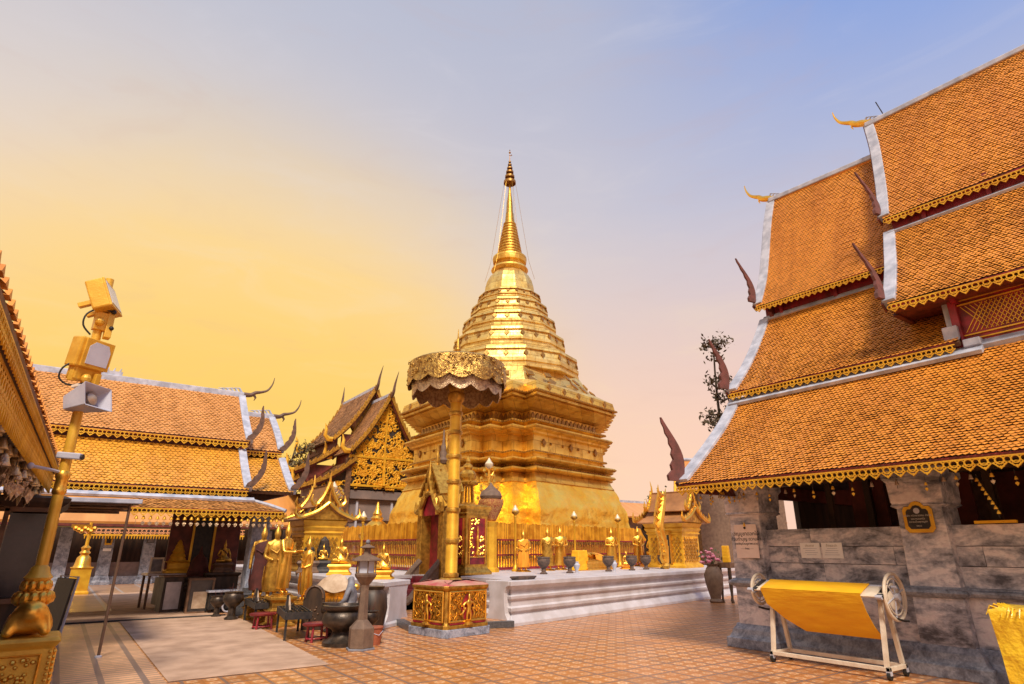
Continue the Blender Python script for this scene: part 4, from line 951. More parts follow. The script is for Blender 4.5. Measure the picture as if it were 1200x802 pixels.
# ================================================================ STATUES
def standing_buddha(label, loc, rz, h=1.45, arms='joined', robe=GOLD, group=None, slim=1.0, mt=GOLD, stand=True):
    t = thing('standing_buddha', label, 'statue', loc, rz, group)
    A = {'joined': ((-.17, -.02, .70), (-.03, -.14, .64), (.17, -.02, .70), (.03, -.14, .64)),
         'crossed': ((-.17, -.03, .72), (.04, -.14, .70), (.17, -.03, .72), (-.04, -.15, .73)),
         'reach': ((-.17, -.08, .74), (-.12, -.30, .74), (.17, -.08, .74), (.12, -.30, .76)),
         'down': ((-.17, 0, .70), (-.17, -.04, .48), (.17, 0, .70), (.10, -.16, .76)),
         'bowl': ((-.17, -.03, .72), (-.05, -.18, .70), (.17, -.03, .72), (.05, -.18, .70))}[arms]
    nd = {'pel': ((0, 0, .60), .10), 'wai': ((0, 0, .72), .082), 'che': ((0, 0, .86), .115), 'nec': ((0, 0, .985), .036), 'chin': ((0, -.01, 1.03), .048), 'hea': ((0, -.005, 1.09), .066), 'cro': ((0, 0, 1.16), .04), 'ush': ((0, 0, 1.20), .026), 'fla': ((0, 0, 1.27), .006),
          'ls': ((-.135, 0, .925), .045), 'le': (A[0], .034), 'lh': (A[1], .024), 'rs': ((.135, 0, .925), .045), 're': (A[2], .034), 'rh': (A[3], .024),
          'lk': ((-.055, -.01, .36), .062), 'la': ((-.055, 0, .09), .035), 'lt': ((-.06, -.09, .055), .028), 'rk': ((.055, -.01, .36), .062), 'ra': ((.055, 0, .09), .035), 'rt': ((.06, -.09, .055), .028)}
    k = h / 1.27; nd = {a: ((p[0] * k * slim, p[1] * k, p[2] * k), r * k) for a, (p, r) in nd.items()}
    ed = [('pel', 'wai'), ('wai', 'che'), ('che', 'nec'), ('nec', 'chin'), ('chin', 'hea'), ('hea', 'cro'), ('cro', 'ush'), ('ush', 'fla'), ('che', 'ls'), ('ls', 'le'), ('le', 'lh'), ('che', 'rs'), ('rs', 're'), ('re', 'rh'), ('pel', 'lk'), ('lk', 'la'), ('la', 'lt'), ('pel', 'rk'), ('rk', 'ra'), ('ra', 'rt')]
    b = meshobj('body', skin(nd, ed, 2), mt, t)
    m = MB(); n = 20; rs = []
    for z, rx, ry in ((.13, .145, .09), (.14, .15, .10), (.35, .145, .10), (.55, .135, .105), (.66, .118, .10), (.80, .128, .105), (.90, .145, .09), (.955, .10, .06)):
        rs.append([((rx + .006 * math.sin(i * PI)) * math.cos(2 * PI * i / n) * k * slim * (1 + .04 * math.sin(5 * i + z * 9)), ry * math.sin(2 * PI * i / n) * k * (1 + .04 * math.cos(4 * i)), z * k + (.03 * k * math.cos(2 * PI * i / n) if z > .7 else 0)) for i in range(n)])
    m.rings(rs); m.tube([(-.15 * k, -.02, .55 * k), (-.16 * k, -.02, .3 * k), (-.145 * k, -.01, .14 * k)], [.03, .045, .02], 6, .5); m.tube([(.15 * k, -.02, .55 * k), (.16 * k, -.02, .3 * k), (.145 * k, -.01, .14 * k)], [.03, .045, .02], 6, .5)
    m.tube([(-.10 * k, -.095 * k, .82 * k), (.02, -.12 * k, .76 * k), (.11 * k, -.105 * k, .9 * k)], [.018, .022, .018], 5); m.build('robe', robe, t, smooth=True)
    if arms == 'bowl': MB().lathe([(.02, .0), (.07, .03), (.085, .09), (.07, .12), (.06, .118)], 12, (0, -.2 * k, .68 * k)).build('alms_bowl', GOLDD, t, smooth=True)
    if stand: MB().lathe([(.24, -.0), (.24, .025), (.18, .04), (.2, .055)], 14, (0, -.02, -.005)).build('lotus_base', GOLDD, t, smooth=True)
    return t
GS = 'standing Buddhas along the right terrace'
FR = math.radians(-28)     # they look towards the courtyard
standing_buddha('standing Buddha wrapped in orange cloth, leftmost on the right terrace', (11.75, 15.75, .9), FR, 1.24, 'joined', SAFF, GS, 1.3)
standing_buddha('standing gilded Buddha with one raised hand, second from left on the right terrace', (13.0, 16.1, .9), FR, 1.34, 'down', GOLDD, GS, 1.3)
standing_buddha('standing gilded Buddha holding a bowl, third from the left on the right terrace', (13.75, 16.35, .9), FR, 1.38, 'bowl', GOLD, GS, 1.3)
standing_buddha('standing gilded Buddha with crossed wrists right of the reclining figure', (17.1, 17.3, .9), FR, 1.42, 'crossed', GOLD, GS, 1.3)
standing_buddha('slender standing Buddha nearest the right shrine', (19.2, 17.9, .9), FR, 1.52, 'joined', GOLD, GS, 1.1)
GL = 'standing gilded Buddhas beside the left pillar'
standing_buddha('standing gilded Buddha reaching both arms forward, nearest of the left group', (4.16, 14.45, .60), math.radians(40), 1.56, 'reach', GOLD, GL)
standing_buddha('slender standing gilded Buddha at the right edge of the left group', (4.85, 15.0, .42), math.radians(-60), 1.45, 'joined', GOLD, GL, .7)
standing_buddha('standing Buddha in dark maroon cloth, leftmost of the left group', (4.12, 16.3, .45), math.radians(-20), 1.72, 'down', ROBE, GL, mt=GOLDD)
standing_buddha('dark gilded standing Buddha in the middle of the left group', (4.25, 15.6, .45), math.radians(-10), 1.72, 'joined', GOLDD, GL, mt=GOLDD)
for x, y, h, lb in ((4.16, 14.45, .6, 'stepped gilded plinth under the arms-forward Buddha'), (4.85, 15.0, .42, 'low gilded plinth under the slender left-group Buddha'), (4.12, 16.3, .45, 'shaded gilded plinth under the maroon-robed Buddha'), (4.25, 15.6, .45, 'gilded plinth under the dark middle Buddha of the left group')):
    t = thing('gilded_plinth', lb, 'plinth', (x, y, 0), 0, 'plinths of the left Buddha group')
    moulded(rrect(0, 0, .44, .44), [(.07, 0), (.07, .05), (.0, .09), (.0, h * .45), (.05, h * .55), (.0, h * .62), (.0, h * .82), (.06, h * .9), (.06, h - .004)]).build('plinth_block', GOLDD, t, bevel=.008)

def seated_buddha(label, loc, rz, k=1.0, mt=GOLD, robe=GOLDD, basemt=GOLDP, bh=.22, bw=.34, group=None):
    t = thing('seated_buddha', label, 'statue', loc, rz, group)
    nd = {'pel': ((0, .02, .09), .12), 'wai': ((0, .02, .24), .085), 'che': ((0, .01, .38), .11), 'nec': ((0, 0, .49), .034), 'chin': ((0, -.015, .53), .045), 'hea': ((0, -.005, .58), .062), 'cro': ((0, 0, .65), .036), 'ush': ((0, 0, .69), .022), 'fla': ((0, 0, .77), .005),
          'ls': ((-.13, .01, .435), .042), 'le': ((-.20, .0, .26), .032), 'lh': ((-.05, -.15, .17), .024), 'rs': ((.13, .01, .435), .042), 're': ((.20, -.02, .26), .032), 'rh': ((.18, -.17, .14), .022),
          'lk': ((-.25, -.10, .07), .062), 'lf': ((.02, -.20, .075), .042), 'rk': ((.25, -.10, .07), .062), 'rf': ((-.03, -.17, .12), .036)}
    nd = {a: (tuple(c * k for c in V(p) + V((0, 0, bh / k))), r * k) for a, (p, r) in nd.items()}
    ed = [('pel', 'wai'), ('wai', 'che'), ('che', 'nec'), ('nec', 'chin'), ('chin', 'hea'), ('hea', 'cro'), ('cro', 'ush'), ('ush', 'fla'), ('che', 'ls'), ('ls', 'le'), ('le', 'lh'), ('che', 'rs'), ('rs', 're'), ('re', 'rh'), ('pel', 'lk'), ('lk', 'lf'), ('pel', 'rk'), ('rk', 'rf')]
    meshobj('body', skin(nd, ed, 2), mt, t)
    m = MB(); m.tube([V((-.12, -.06, .45)) * k + V((0, 0, bh)), V((0, -.12, .38)) * k + V((0, 0, bh)), V((.1, -.10, .26)) * k + V((0, 0, bh))], [.02 * k, .03 * k, .03 * k], 6, .5); m.build('sash', robe, t, smooth=True)
    moulded(rrect(0, -.04 * k, bw * 1.5 * k, bw * k), [(.08 * k, 0), (.08 * k, bh * .15), (.02 * k, bh * .3), (.0, bh * .5), (.04 * k, bh * .68), (.08 * k, bh * .8), (.05 * k, bh)]).build('stepped_base', basemt, t, bevel=.006)
    return t
seated_buddha('shiny seated gilded Buddha near the end pier of the left terrace', (6.35, 14.1, .9), math.radians(-35), .80, bh=.2)
seated_buddha('seated gilded Buddha half hidden behind the stone lantern', (6.35, 16.9, .9), math.radians(-25), .95, bh=.28)
nb = seated_buddha('small seated gilded Buddha under a naga hood before the left shrine', (6.45, 18.6, .9), math.radians(-20), .62, bh=.34, basemt=BLACK, bw=.5)
m = MB()
for i in range(5): m.poly3([(0 + .06 * i - .12, .12, .42), (.10 * i - .20, .14, .95 - .05 * abs(i - 2)), (.06 * i - .06, .12, .42)], (0, .03, 0))
m.lathe([(.16, .4), (.2, .6), (.13, .9), (.03, 1.02)], 8, (0, .14, 0), 1, .3); m.build('naga_hood', BRONZE, nb)
seated_buddha('black seated figure with a tall crown on a wooden base before the left shrine', (6.05, 18.7, .9), math.radians(-15), .80, BLACK, BLACK, WOODM, bh=.34, bw=.42)
nd = seated_buddha('seated gilded Buddha sheltered by a dark many-headed naga near the right shrine', (18.6, 16.6, .9), FR, 1.15, bh=.42, basemt=GOLD, bw=.42)
m = MB(); random.seed(4)
m.lathe([(.34, .42), (.3, .8), (.22, 1.0), (.34, 1.2), (.42, 1.42), (.30, 1.6), (.06, 1.72)], 10, (.05, .20, 0), 1, .35)
for i in range(7):
    a = -1.2 + .4 * i; m.tube([(.05, .2, 1.25), (.05 + .40 * math.sin(a), .14, 1.30 + .34 * math.cos(a)), (.05 + .44 * math.sin(a), -.02, 1.34 + .40 * math.cos(a))], [.09, .08, .02], 6)
m.build('naga_hood', BRONZE, nd, smooth=True)
seated_buddha('gilded disciple kneeling at the right end of the terrace in front of the lattice wall', (19.6, 16.4, .9), math.radians(60), 1.15, bh=.25, bw=.3)
seated_buddha('small gilded figure in orange cloth seated between two incense pots', (16.1, 15.6, .9), FR, .66, mt=GOLD, robe=SAFF, basemt=SAFF, bh=.12)

# reclining figure under saffron cloth on a gilded couch
t = thing('reclining_buddha', 'small reclining Buddha draped with orange cloth on a gilded couch between the standing Buddhas', 'statue', (14.6, 15.7, .9), T13)
moulded(rrect(.15, 0, 1.5, .4), [(.05, 0), (.05, .05), (0, .09), (0, .2), (.04, .25), (.04, .3)]).build('gilded_couch', GOLD, t, bevel=.008)
bd = skin({'pel': ((.15, 0, .42), .10), 'wai': ((-.03, 0, .42), .08), 'che': ((-.2, 0, .46), .10), 'nec': ((-.34, 0, .53), .035), 'hea': ((-.44, -.01, .58), .06), 'cro': ((-.52, 0, .62), .02), 's': ((-.24, -.06, .53), .04), 'e': ((-.05, -.12, .50), .03), 'h': ((.15, -.13, .47), .022), 's2': ((-.26, .06, .46), .04), 'e2': ((-.44, .03, .38), .03), 'h2': ((-.42, -.03, .50), .02),
           'k': ((.45, -.02, .40), .07), 'a': ((.75, -.02, .36), .035), 'f': ((.84, -.06, .37), .025), 'k2': ((.45, .04, .36), .065), 'a2': ((.75, .05, .34), .035), 'f2': ((.85, .02, .35), .025)},
          [('pel', 'wai'), ('wai', 'che'), ('che', 'nec'), ('nec', 'hea'), ('hea', 'cro'), ('che', 's'), ('s', 'e'), ('e', 'h'), ('che', 's2'), ('s2', 'e2'), ('e2', 'h2'), ('pel', 'k'), ('k', 'a'), ('a', 'f'), ('pel', 'k2'), ('k2', 'a2'), ('a2', 'f2')], 2)
meshobj('body', bd, GOLD, t)
m = MB(); m.strip([(-.05, -.2, .34), (-.02, -.13, .52), (0, .0, .56), (0, .14, .44)], [(.62, -.24, .16), (.55, -.13, .42), (.5, .0, .50), (.5, .14, .42)], .02); m.build('saffron_drape', SAFF, t, smooth=True)
t = thing('draped_block', 'bright yellow cloth-covered block at the head of the reclining Buddha', 'altar block', (13.85, 15.5, .9), T13)
MB().box(0, 0, 0, .62, .34, .62, 0, .82).build('cloth_cover', YELC, t, bevel=.03)

# incense pots along the terrace edge
def pot(x, y, label, k=1.0, mt=STONEP):
    t = thing('incense_pot', label, 'incense pot', (x, y, .9), 0, 'stone incense pots along the right terrace edge')
    MB().lathe([(.10, 0), (.11, .03), (.06, .06), (.06, .14), (.10, .18), (.17, .27), (.185, .36), (.17, .40), (.185, .42), (.18, .45), (.15, .455), (.14, .41)], 16).build('pot_bowl', mt, t, smooth=True)
    m = MB(); random.seed(int(x * 10))
    for i in range(6): a = rnd(0, 6); m.tube([(.05 * math.cos(a), .05 * math.sin(a), .40), (.07 * math.cos(a), .07 * math.sin(a), .40 + rnd(.03, .07))], .004, 4)
    m.build('incense_stub', ROBE, t)
    MB().lathe([(.15, .38), (.15, .40), (.001, .405)], 12).build('ash', GREYC, t)
    t.scale = (k,) * 3; return t
for i, (x, y) in enumerate(((11.15, 14.0), (12.2, 14.1), (14.05, 14.4), (15.3, 14.6), (16.3, 14.9), (17.4, 15.1))):
    pot(x, y, 'brown stone incense pot on the white terrace edge, %s from the left' % ('first', 'second', 'third', 'fourth', 'fifth', 'sixth')[i], 1.0)
for x, y, r_, h_, lb, mt in ((12.6, 14.25, .09, .30, 'small white ceramic vase beside the second incense pot', GREYP), (14.6, 14.7, .09, .28, 'small white ceramic vase beside the third incense pot', GREYP)):
    t = thing('ceramic_vase', lb, 'vase', (x, y, .9)); MB().lathe([(.05, 0), (.045, .06), (.09, .16), (.10, .22), (.06, .27), (.07, .31)], 12).build('vase_body', mt, t, smooth=True)
t = thing('offering_tray', 'long shallow dark offering tray on the near end of the right terrace', 'tray', (8.95, 12.0, .9), T13)
MB().lathe([(.36, 0), (.44, .05), (.44, .07), (.40, .07), (.34, .03)], 20, (0, 0, 0), 1, .4).build('tray_dish', STONEP, t, smooth=True); MB().lathe([(.36, .035), (.001, .045)], 16, (0, 0, 0), 1, .4).build('ash', GREYC, t)

# ================================================================ SMALL GILDED SHRINES
def shrine(label, loc, rz, k=1.0, door=False, front_w=1.0, tall=1.0):
    t = thing('small_gilded_shrine', label, 'shrine', loc, rz)
    w, d = .62 * k * front_w, .7 * k; h = 1.15 * k * tall
    moulded(rect(-w, -d, w, d), [(.08 * k, 0), (.08 * k, .08), (0, .14), (0, h), (.06 * k, h + .05), (.02 * k, h + .10), (.10 * k, h + .22), (.06 * k, h + .26), (.14 * k, h + .42), (.10 * k, h + .48)]).build('gilded_body', GOLDP, t, bevel=.01)
    q = MB(); nx = 8
    for fy in ((-d - .012), ):
        for i in range(nx):
            for j in range(8):
                x = -w + .1 * k + (2 * w - .2 * k) * (i + .5 * (j % 2)) / nx; z = .2 + (h - .3) * j / 8
                q.poly3([(x, fy, z), (x + .055 * k, fy, z + .06), (x, fy, z + .13), (x - .055 * k, fy, z + .06)], (0, .03, 0))
    BD = [o for o in t.children if o.name.startswith('gilded_body')][0]
    for i in range(8):
        for j in range(8):
            y = -d + .1 * k + (2 * d - .2 * k) * (i + .5 * (j % 2)) / 8; z = .2 + (h - .3) * j / 8
            for sx in (-1, 1):
                if door and sx < 0 and abs(y) < .3 * k: continue
                q.poly3([(sx * (w + .012), y, z), (sx * (w + .012), y + .055 * k, z + .06), (sx * (w + .012), y, z + .13), (sx * (w + .012), y - .055 * k, z + .06)], (.03, 0, 0))
    inlay(BD, q, GOLDD)
    if door:
        MB().box(-w - .02, 0, .16, .05, .42 * k, h - .12).build('doorway_shade_panel', BLACK, t)  # flat black panel paints the shade of an open doorway
        f = MB(); f.box(-w - .03, -.25 * k, .12, .08, .07, h); f.box(-w - .03, .25 * k, .12, .08, .07, h); f.box(-w - .03, 0, h, .08, .56 * k, .14); f.build('door_frame', GOLD, t)
    # two tiers of roof with naga barges; ridge along Y, gable towards -Y
    zt = h + .45
    for (rw, rl, z0, rise, yo) in ((w + .28 * k, d + .28 * k, zt, .50 * k, 0), (w * .62, d + .12 * k, zt + .42 * k, .75 * k, -.06)):
        for s in (-1, 1):
            pr = densify([(0, z0 + rise, 0), (s * rw * .42, z0 + rise * .42, 0), (s * rw, z0, 0)], 3)
            A = [(p.x, -rl + yo, p.y) for p in pr]; B = [(p.x, rl + yo, p.y) for p in pr]
            MB().strip(A, B, .05).build('roof_slope', TILEK, t)
            P = [V((p.x, -rl + yo - .02, p.y + .03)) for p in pr]
            for yy in (-rl + yo - .03, rl + yo + .03):
                P = [V((p.x, yy, p.y + .04)) for p in pr]
                P += [P[-1] + V((s * .12 * k, 0, .02)), P[-1] + V((s * .2 * k, 0, .14 * k)), P[-1] + V((s * .16 * k, 0, .34 * k))]
                n = len(P); g = MB(); g.tube(P, [.06 * k] * (n - 3) + [.075 * k, .05 * k, .012], 6)
                for i in range(1, n - 3): g.poly3([P[i], P[i] + V((s * .05 * k, 0, .15 * k)), P[i + 1]], (0, .04, 0))
                g.build('naga_gable_edge', GOLD, t, smooth=True)
        g = MB(); g.poly3([(-rw * .9, -rl + yo + .08, z0), (0, -rl + yo + .08, z0 + rise * .95), (rw * .9, -rl + yo + .08, z0)], (0, .05, 0)); g.build('gable_panel', GOLDD, t)
        g = MB()
        for yy in (-rl + yo, rl + yo): g.tube([(0, yy, z0 + rise), (0, yy, z0 + rise + .2 * k), (0, yy + (.05 if yy > 0 else -.05), z0 + rise + .45 * k)], [.05 * k, .035 * k, .008], 6)
        g.build('gable_spike', GOLD, t, smooth=True)
    return t
shrine('small gilded shrine with curling naga roof edges behind the left terrace Buddhas', (6.75, 20.3, .9), 0, .95)
shrine('gilded shrine with black-painted doorway and flaming naga roof beside the right hall eave', (19.0, 15.9, .9), math.radians(13), 1.0, True, 1.1)
# grand upswept naga and flames in front of the right shrine
t = thing('flaming_naga', 'large golden flaming naga head rising at the corner of the right shrine roof', 'statue', (17.3, 14.9, .9), T13)
m = MB(); P = densify([(0, 0, 0), (.05, 0, .5), (-.05, 0, .9), (-.25, 0, 1.35), (-.05, 0, 1.9), (.15, 0, 2.3), (.2, 0, 2.65)], 4); n = len(P)
m.tube(P, [.10 + .05 * math.sin(PI * i / n) - .0 * i for i in range(n - 6)] + [.12, .11, .09, .07, .05, .02], 8)
for i in range(2, n - 2, 2):
    s = -1 if i % 4 else -1; m.tube([P[i], P[i] + V((-.22, 0, .02)), P[i] + V((-.34, 0, .14)), P[i] + V((-.30, 0, .36))], [.08, .07, .05, .008], 6); m.tube([P[i], P[i] + V((.16, 0, .04)), P[i] + V((.26, 0, .26))], [.07, .05, .008], 6)
m.build('scaled_body', GOLD, t, smooth=True)
m = MB(); m.lathe([(.1, 0), (.16, .1), (.12, .2)], 10); m.build('foot', GOLDD, t)

# ================================================================ PLANTS ON THE TERRACES
mosaic_urn(8.0, 22.6, .9, .9, 'red mosaic urn carrying a gilded tree behind the left fence')
gold_tree(8.0, 22.6, 2.5, 1.1, 'gilded lotus tree standing in the urn behind the left fence')
t = thing('small_gilded_stupa', 'small gilded stupa seen over the left fence beside the gilded tree', 'stupa', (9.9, 22.8, .9))
MB().lathe([(.6, 0), (.6, 1.0), (.66, 1.1), (.66, 1.2), (.55, 1.28), (.5, 1.4), (.34, 1.6), (.2, 1.7), (.24, 1.78), (.16, 1.88), (.18, 1.95), (.1, 2.1), (.03, 2.4)], 16).build('stupa_body', GOLD, t, smooth=True)

# ================================================================ LANTERN, URN, STOOLS, TROUGHS
t = thing('stone_lantern', 'six-sided brown stone lantern with glazed head in front of the left terrace', 'lantern', (4.4, 10.45, 0), .3)
MB().lathe([(.25, 0), (.25, .03)], 6).build('foot_slab', GREYC, t, bevel=.006)
MB().lathe([(.22, .03), (.22, .33), (.10, .45), (.085, .46)], 6).build('base', STONEB, t, bevel=.008)
MB().lathe([(.09, .45), (.075, .95), (.08, 1.0), (.10, 1.02), (.19, 1.13), (.2, 1.17), (.16, 1.19)], 6).build('shaft', STONEB, t, bevel=.005)
for i in range(6): a = 2 * PI * i / 6; MB().tube([(.17 * math.cos(a), .17 * math.sin(a), 1.17), (.17 * math.cos(a), .17 * math.sin(a), 1.40)], .014, 4).build('lantern_post', STONEB, t)
MB().lathe([(.14, 1.18), (.14, 1.40)], 6).build('pane', GLASSW, t)
MB().lathe([(.19, 1.38), (.27, 1.385), (.26, 1.41), (.12, 1.47), (.07, 1.49), (.06, 1.58), (.14, 1.60), (.13, 1.615), (.06, 1.64), (.03, 1.66)], 6).build('lantern_roof', STONEB, t, bevel=.004)
m = MB(); m.ball((0, 0, 1.695), .04, 8); m.build('knob', GREYC, t, smooth=True)
m = MB(); m.ball((.33, .05, 1.32), .075, 8, 1.0); m.box(-.30, .05, 1.25, .13, .13, .16); m.build('side_lamp', GLASSW, t) if False else None

t = thing('bronze_urn', 'squat black bronze incense urn beside the stone lantern', 'urn', (4.32, 11.1, 0))
MB().lathe([(.33, 0), (.33, .06), (.27, .09), (.2, .15), (.17, .22), (.2, .26), (.33, .32), (.37, .40), (.35, .50), (.30, .55), (.36, .60), (.37, .64), (.33, .65), (.30, .58)], 24).build('urn_body', BRONZE, t, smooth=True)
MB().lathe([(.31, .59), (.30, .60), (.001, .605)], 20).build('ash', GREYC, t)
t = thing('grey_stone_hermit', 'weathered grey stone seated figure facing left, between the black urn and the lantern shaft', 'statue', (4.74, 11.92, .38), math.radians(-122))
bd = skin({'pel': ((.02, 0, .12), .13), 'che': ((.02, .02, .42), .14), 'nec': ((.0, 0, .58), .05), 'hea': ((-.02, -.02, .70), .09), 's': ((-.14, 0, .48), .055), 'e': ((-.26, -.10, .30), .045), 'h': ((-.34, -.22, .2), .05), 's2': ((.17, 0, .48), .055), 'e2': ((.24, -.06, .28), .045), 'h2': ((.16, -.2, .16), .04),
           'k': ((-.26, -.22, .10), .08), 'f': ((-.02, -.32, .06), .055), 'k2': ((.26, -.2, .1), .08), 'f2': ((.04, -.34, .06), .05)},
          [('pel', 'che'), ('che', 'nec'), ('nec', 'hea'), ('che', 's'), ('s', 'e'), ('e', 'h'), ('che', 's2'), ('s2', 'e2'), ('e2', 'h2'), ('pel', 'k'), ('k', 'f'), ('pel', 'k2'), ('k2', 'f2')], 2)
meshobj('body', bd, GREYC, t)
moulded(rrect(0, -.05, .6, .5), [(.03, -.35), (.03, -.30), (0, -.27), (0, -.04), (.04, -.01), (.04, .03)]).build('dark_base', BRONZE, t, bevel=.01)
t = thing('dark_jar', 'dark glazed jar against the white terrace wall right of the lantern shaft', 'jar', (5.35, 12.25, 0))
MB().lathe([(.2, 0), (.24, .1), (.3, .45), (.27, .72), (.2, .8), (.23, .86), (.18, .86)], 18).build('jar_body', WOOD, t, smooth=True)
for x, y, k, lb in ((4.75, 12.9, .8, 'black bronze censer standing before the carved arch panel'), (3.6, 16.3, .9, 'black bronze censer by the gilded plinths of the left group'), (5.0, 11.55, .7, 'small black bronze censer tucked between the big urn and the jar'), (3.45, 17.2, .7, 'small black bronze censer on the carpet edge before the grey trolley')):
    q_ = thing('bronze_censer', lb, 'censer', (x, y, 0), 0, 'black censers around the left group'); MB().lathe([(.16, 0), (.17, .04), (.10, .1), (.09, .3), (.16, .36), (.25, .46), (.26, .56), (.22, .64), (.25, .68), (.2, .68)], 16).build('censer_bowl', BRONZE, q_, smooth=True); m = MB()
    for i in range(7): a = rnd(0, 6.28); m.tube([(.08 * math.cos(a), .08 * math.sin(a), .6), (.13 * math.cos(a), .13 * math.sin(a), .60 + rnd(.15, .3))], .005, 4)
    m.build('incense_stick', ROBE, q_); MB().lathe([(.20, .63), (.001, .64)], 14).build('ash', GREYC, q_); q_.scale = (k,) * 3
t = thing('terracotta_bin', 'small terracotta red bucket right beside the stone lantern foot', 'bucket', (4.80, 10.82, 0))
MB().lathe([(.11, 0), (.14, .26), (.155, .27), (.15, .29), (.12, .28)], 14).build('bucket', TERRA, t, smooth=True); MB().tube([(-.14, 0, .27), (-.1, -.1, .2), (.02, -.15, .16), (.12, -.08, .22)], .006, 5).build('handle', GREYP, t)
def stool(x, y, rz, label):
    t = thing('red_stool', label, 'stool', (x, y, 0), rz, 'low red lacquered stools')
    MB().lathe([(.25, .26), (.29, .28), (.29, .31), (.26, .32)], 16, (0, 0, 0), 1, .62).build('stool_top', mat('red_paint', (.22, .02, .02), .4, 0, (.13, .012, .012), 8), t, smooth=True)
    for i in range(4):
        a = PI / 4 + i * PI / 2; m = MB(); m.tube([(.22 * math.cos(a), .14 * math.sin(a), 0), (.19 * math.cos(a), .12 * math.sin(a), .27)], .022, 6); m.build('leg', RED, t)
    m = MB(); m.tube([(.2 * math.cos(PI * 2 * i / 12), .12 * math.sin(2 * PI * i / 12), .06) for i in range(13)], .014, 5); m.build('ring_stretcher', RED, t)
stool(4.10, 11.75, .2, 'low red stool just left of the black bronze urn'); stool(3.75, 14.1, .1, 'low red stool between the two iron candle troughs')
def trough(x, y, rz, label):
    t = thing('candle_trough', label, 'candle stand', (x, y, 0), rz, 'iron candle troughs')
    b = MB(); b.box(0, 0, .36, 1.5, .46, .02)
    for sx, sy, wx, wy in ((0, -.23, 1.5, .02), (0, .23, 1.5, .02), (-.75, 0, .02, .46), (.75, 0, .02, .46)): b.box(sx, sy, .36, wx, wy, .12)
    b.build('tray', BLACK, t)
    for sx in (-.70, .70):
        for sy in (-.20, .20): MB().box(sx, sy, 0, .04, .04, .37).build('leg', BLACK, t)
    m = MB()
    for i in range(5): m.tube([(-.7, -.16 + .08 * i, .48), (.7, -.16 + .08 * i, .48)], .008, 5)
    for i in range(22): a_ = rnd(-.68, .68); m.tube([(a_, rnd(-.15, .15), .37), (a_, rnd(-.1, .1), .44 + rnd(0, .12))], .01, 5)
    m.build('candle_rack', BRONZE, t)
    P = [(-.35 + .7 * i / 10, .12, .48 + .22 * math.sin(PI * i / 10)) for i in range(11)]; MB().tube(P, .02, 6).build('arched_bar', CREAMC, t, smooth=True)
    m = MB(); m.box(-.45, .19, .48, .04, .04, .28); m.build('end_post', BLACK, t)
trough(3.95, 12.75, math.radians(80), 'black iron candle trough with pale arched bar, the nearer one'); trough(3.95, 15.2, math.radians(85), 'black iron candle trough with pale arched bar, the farther one under the gold Buddhas')
t = thing('carved_arch_stele', 'dark carved wooden arch-topped panel beside the cream-draped gilded lion', 'carved panel', (4.55, 13.4, 0), math.radians(-35))
P = [(-.22, 0, 0), (-.22, 0, .62)] + [(-.22 * math.cos(PI * i / 8), 0, .62 + .24 * math.sin(PI * i / 8)) for i in range(1, 8)] + [(.22, 0, .62), (.22, 0, 0)]
MB().poly3(P, (0, .07, 0)).build('panel', WOOD, t, bevel=.01); m = MB(); m.tube([(p[0] * .86, -.045, p[2] * .95 + .02) for p in P[1:-1]], .018, 5)
for i in range(14): m.ball((rnd(-.13, .13), -.04, rnd(.1, .7)), .02, 6)
m.build('carving', WOODM, t)
t = thing('draped_gilded_lion', 'gilded guardian under a crumpled cream cloth behind the carved arch panel', 'statue', (5.15, 13.75, .12), math.radians(-40))
MB().lathe([(.42, 0), (.42, .08), (.3, .14), (.28, .28), (.36, .36), (.36, .42), (.26, .46), (.3, .56)], 14, (0, 0, 0), 1.2, .8).build('gilded_base', GOLD, t, smooth=True)
bd = skin({'a': ((-.25, 0, .62), .14), 'b': ((.1, 0, .60), .15), 'c': ((.38, 0, .66), .10), 'd': ((.52, -.02, .68), .06), 'l': ((-.32, -.12, .48), .05), 'l2': ((.25, -.14, .48), .05), 'r': ((-.3, .14, .48), .05), 'r2': ((.25, .14, .48), .05)}, [('a', 'b'), ('b', 'c'), ('c', 'd'), ('a', 'l'), ('b', 'l2'), ('a', 'r'), ('b', 'r2')], 2)
meshobj('body', bd, GOLD, t)
m = MB(); random.seed(2); rs = []
for j in range(7):
    q = j / 6; rr = .06 + .36 * q; rs.append([(-.05 + rr * 1.15 * math.cos(2 * PI * i / 18) * (1 + .12 * math.sin(3 * i + j)), rr * .7 * math.sin(2 * PI * i / 18) * (1 + .1 * math.cos(5 * i)), .93 - .34 * q ** 1.6 + .05 * math.sin(i * 1.7 + j) * q) for i in range(18)])
m.rings(rs[::-1], cap=False); o = m.build('cream_drape', CREAMC, t, smooth=True); o.modifiers.new('s', 'SOLIDIFY').thickness = .015; o.modifiers.new('d', 'SUBSURF').levels = 1

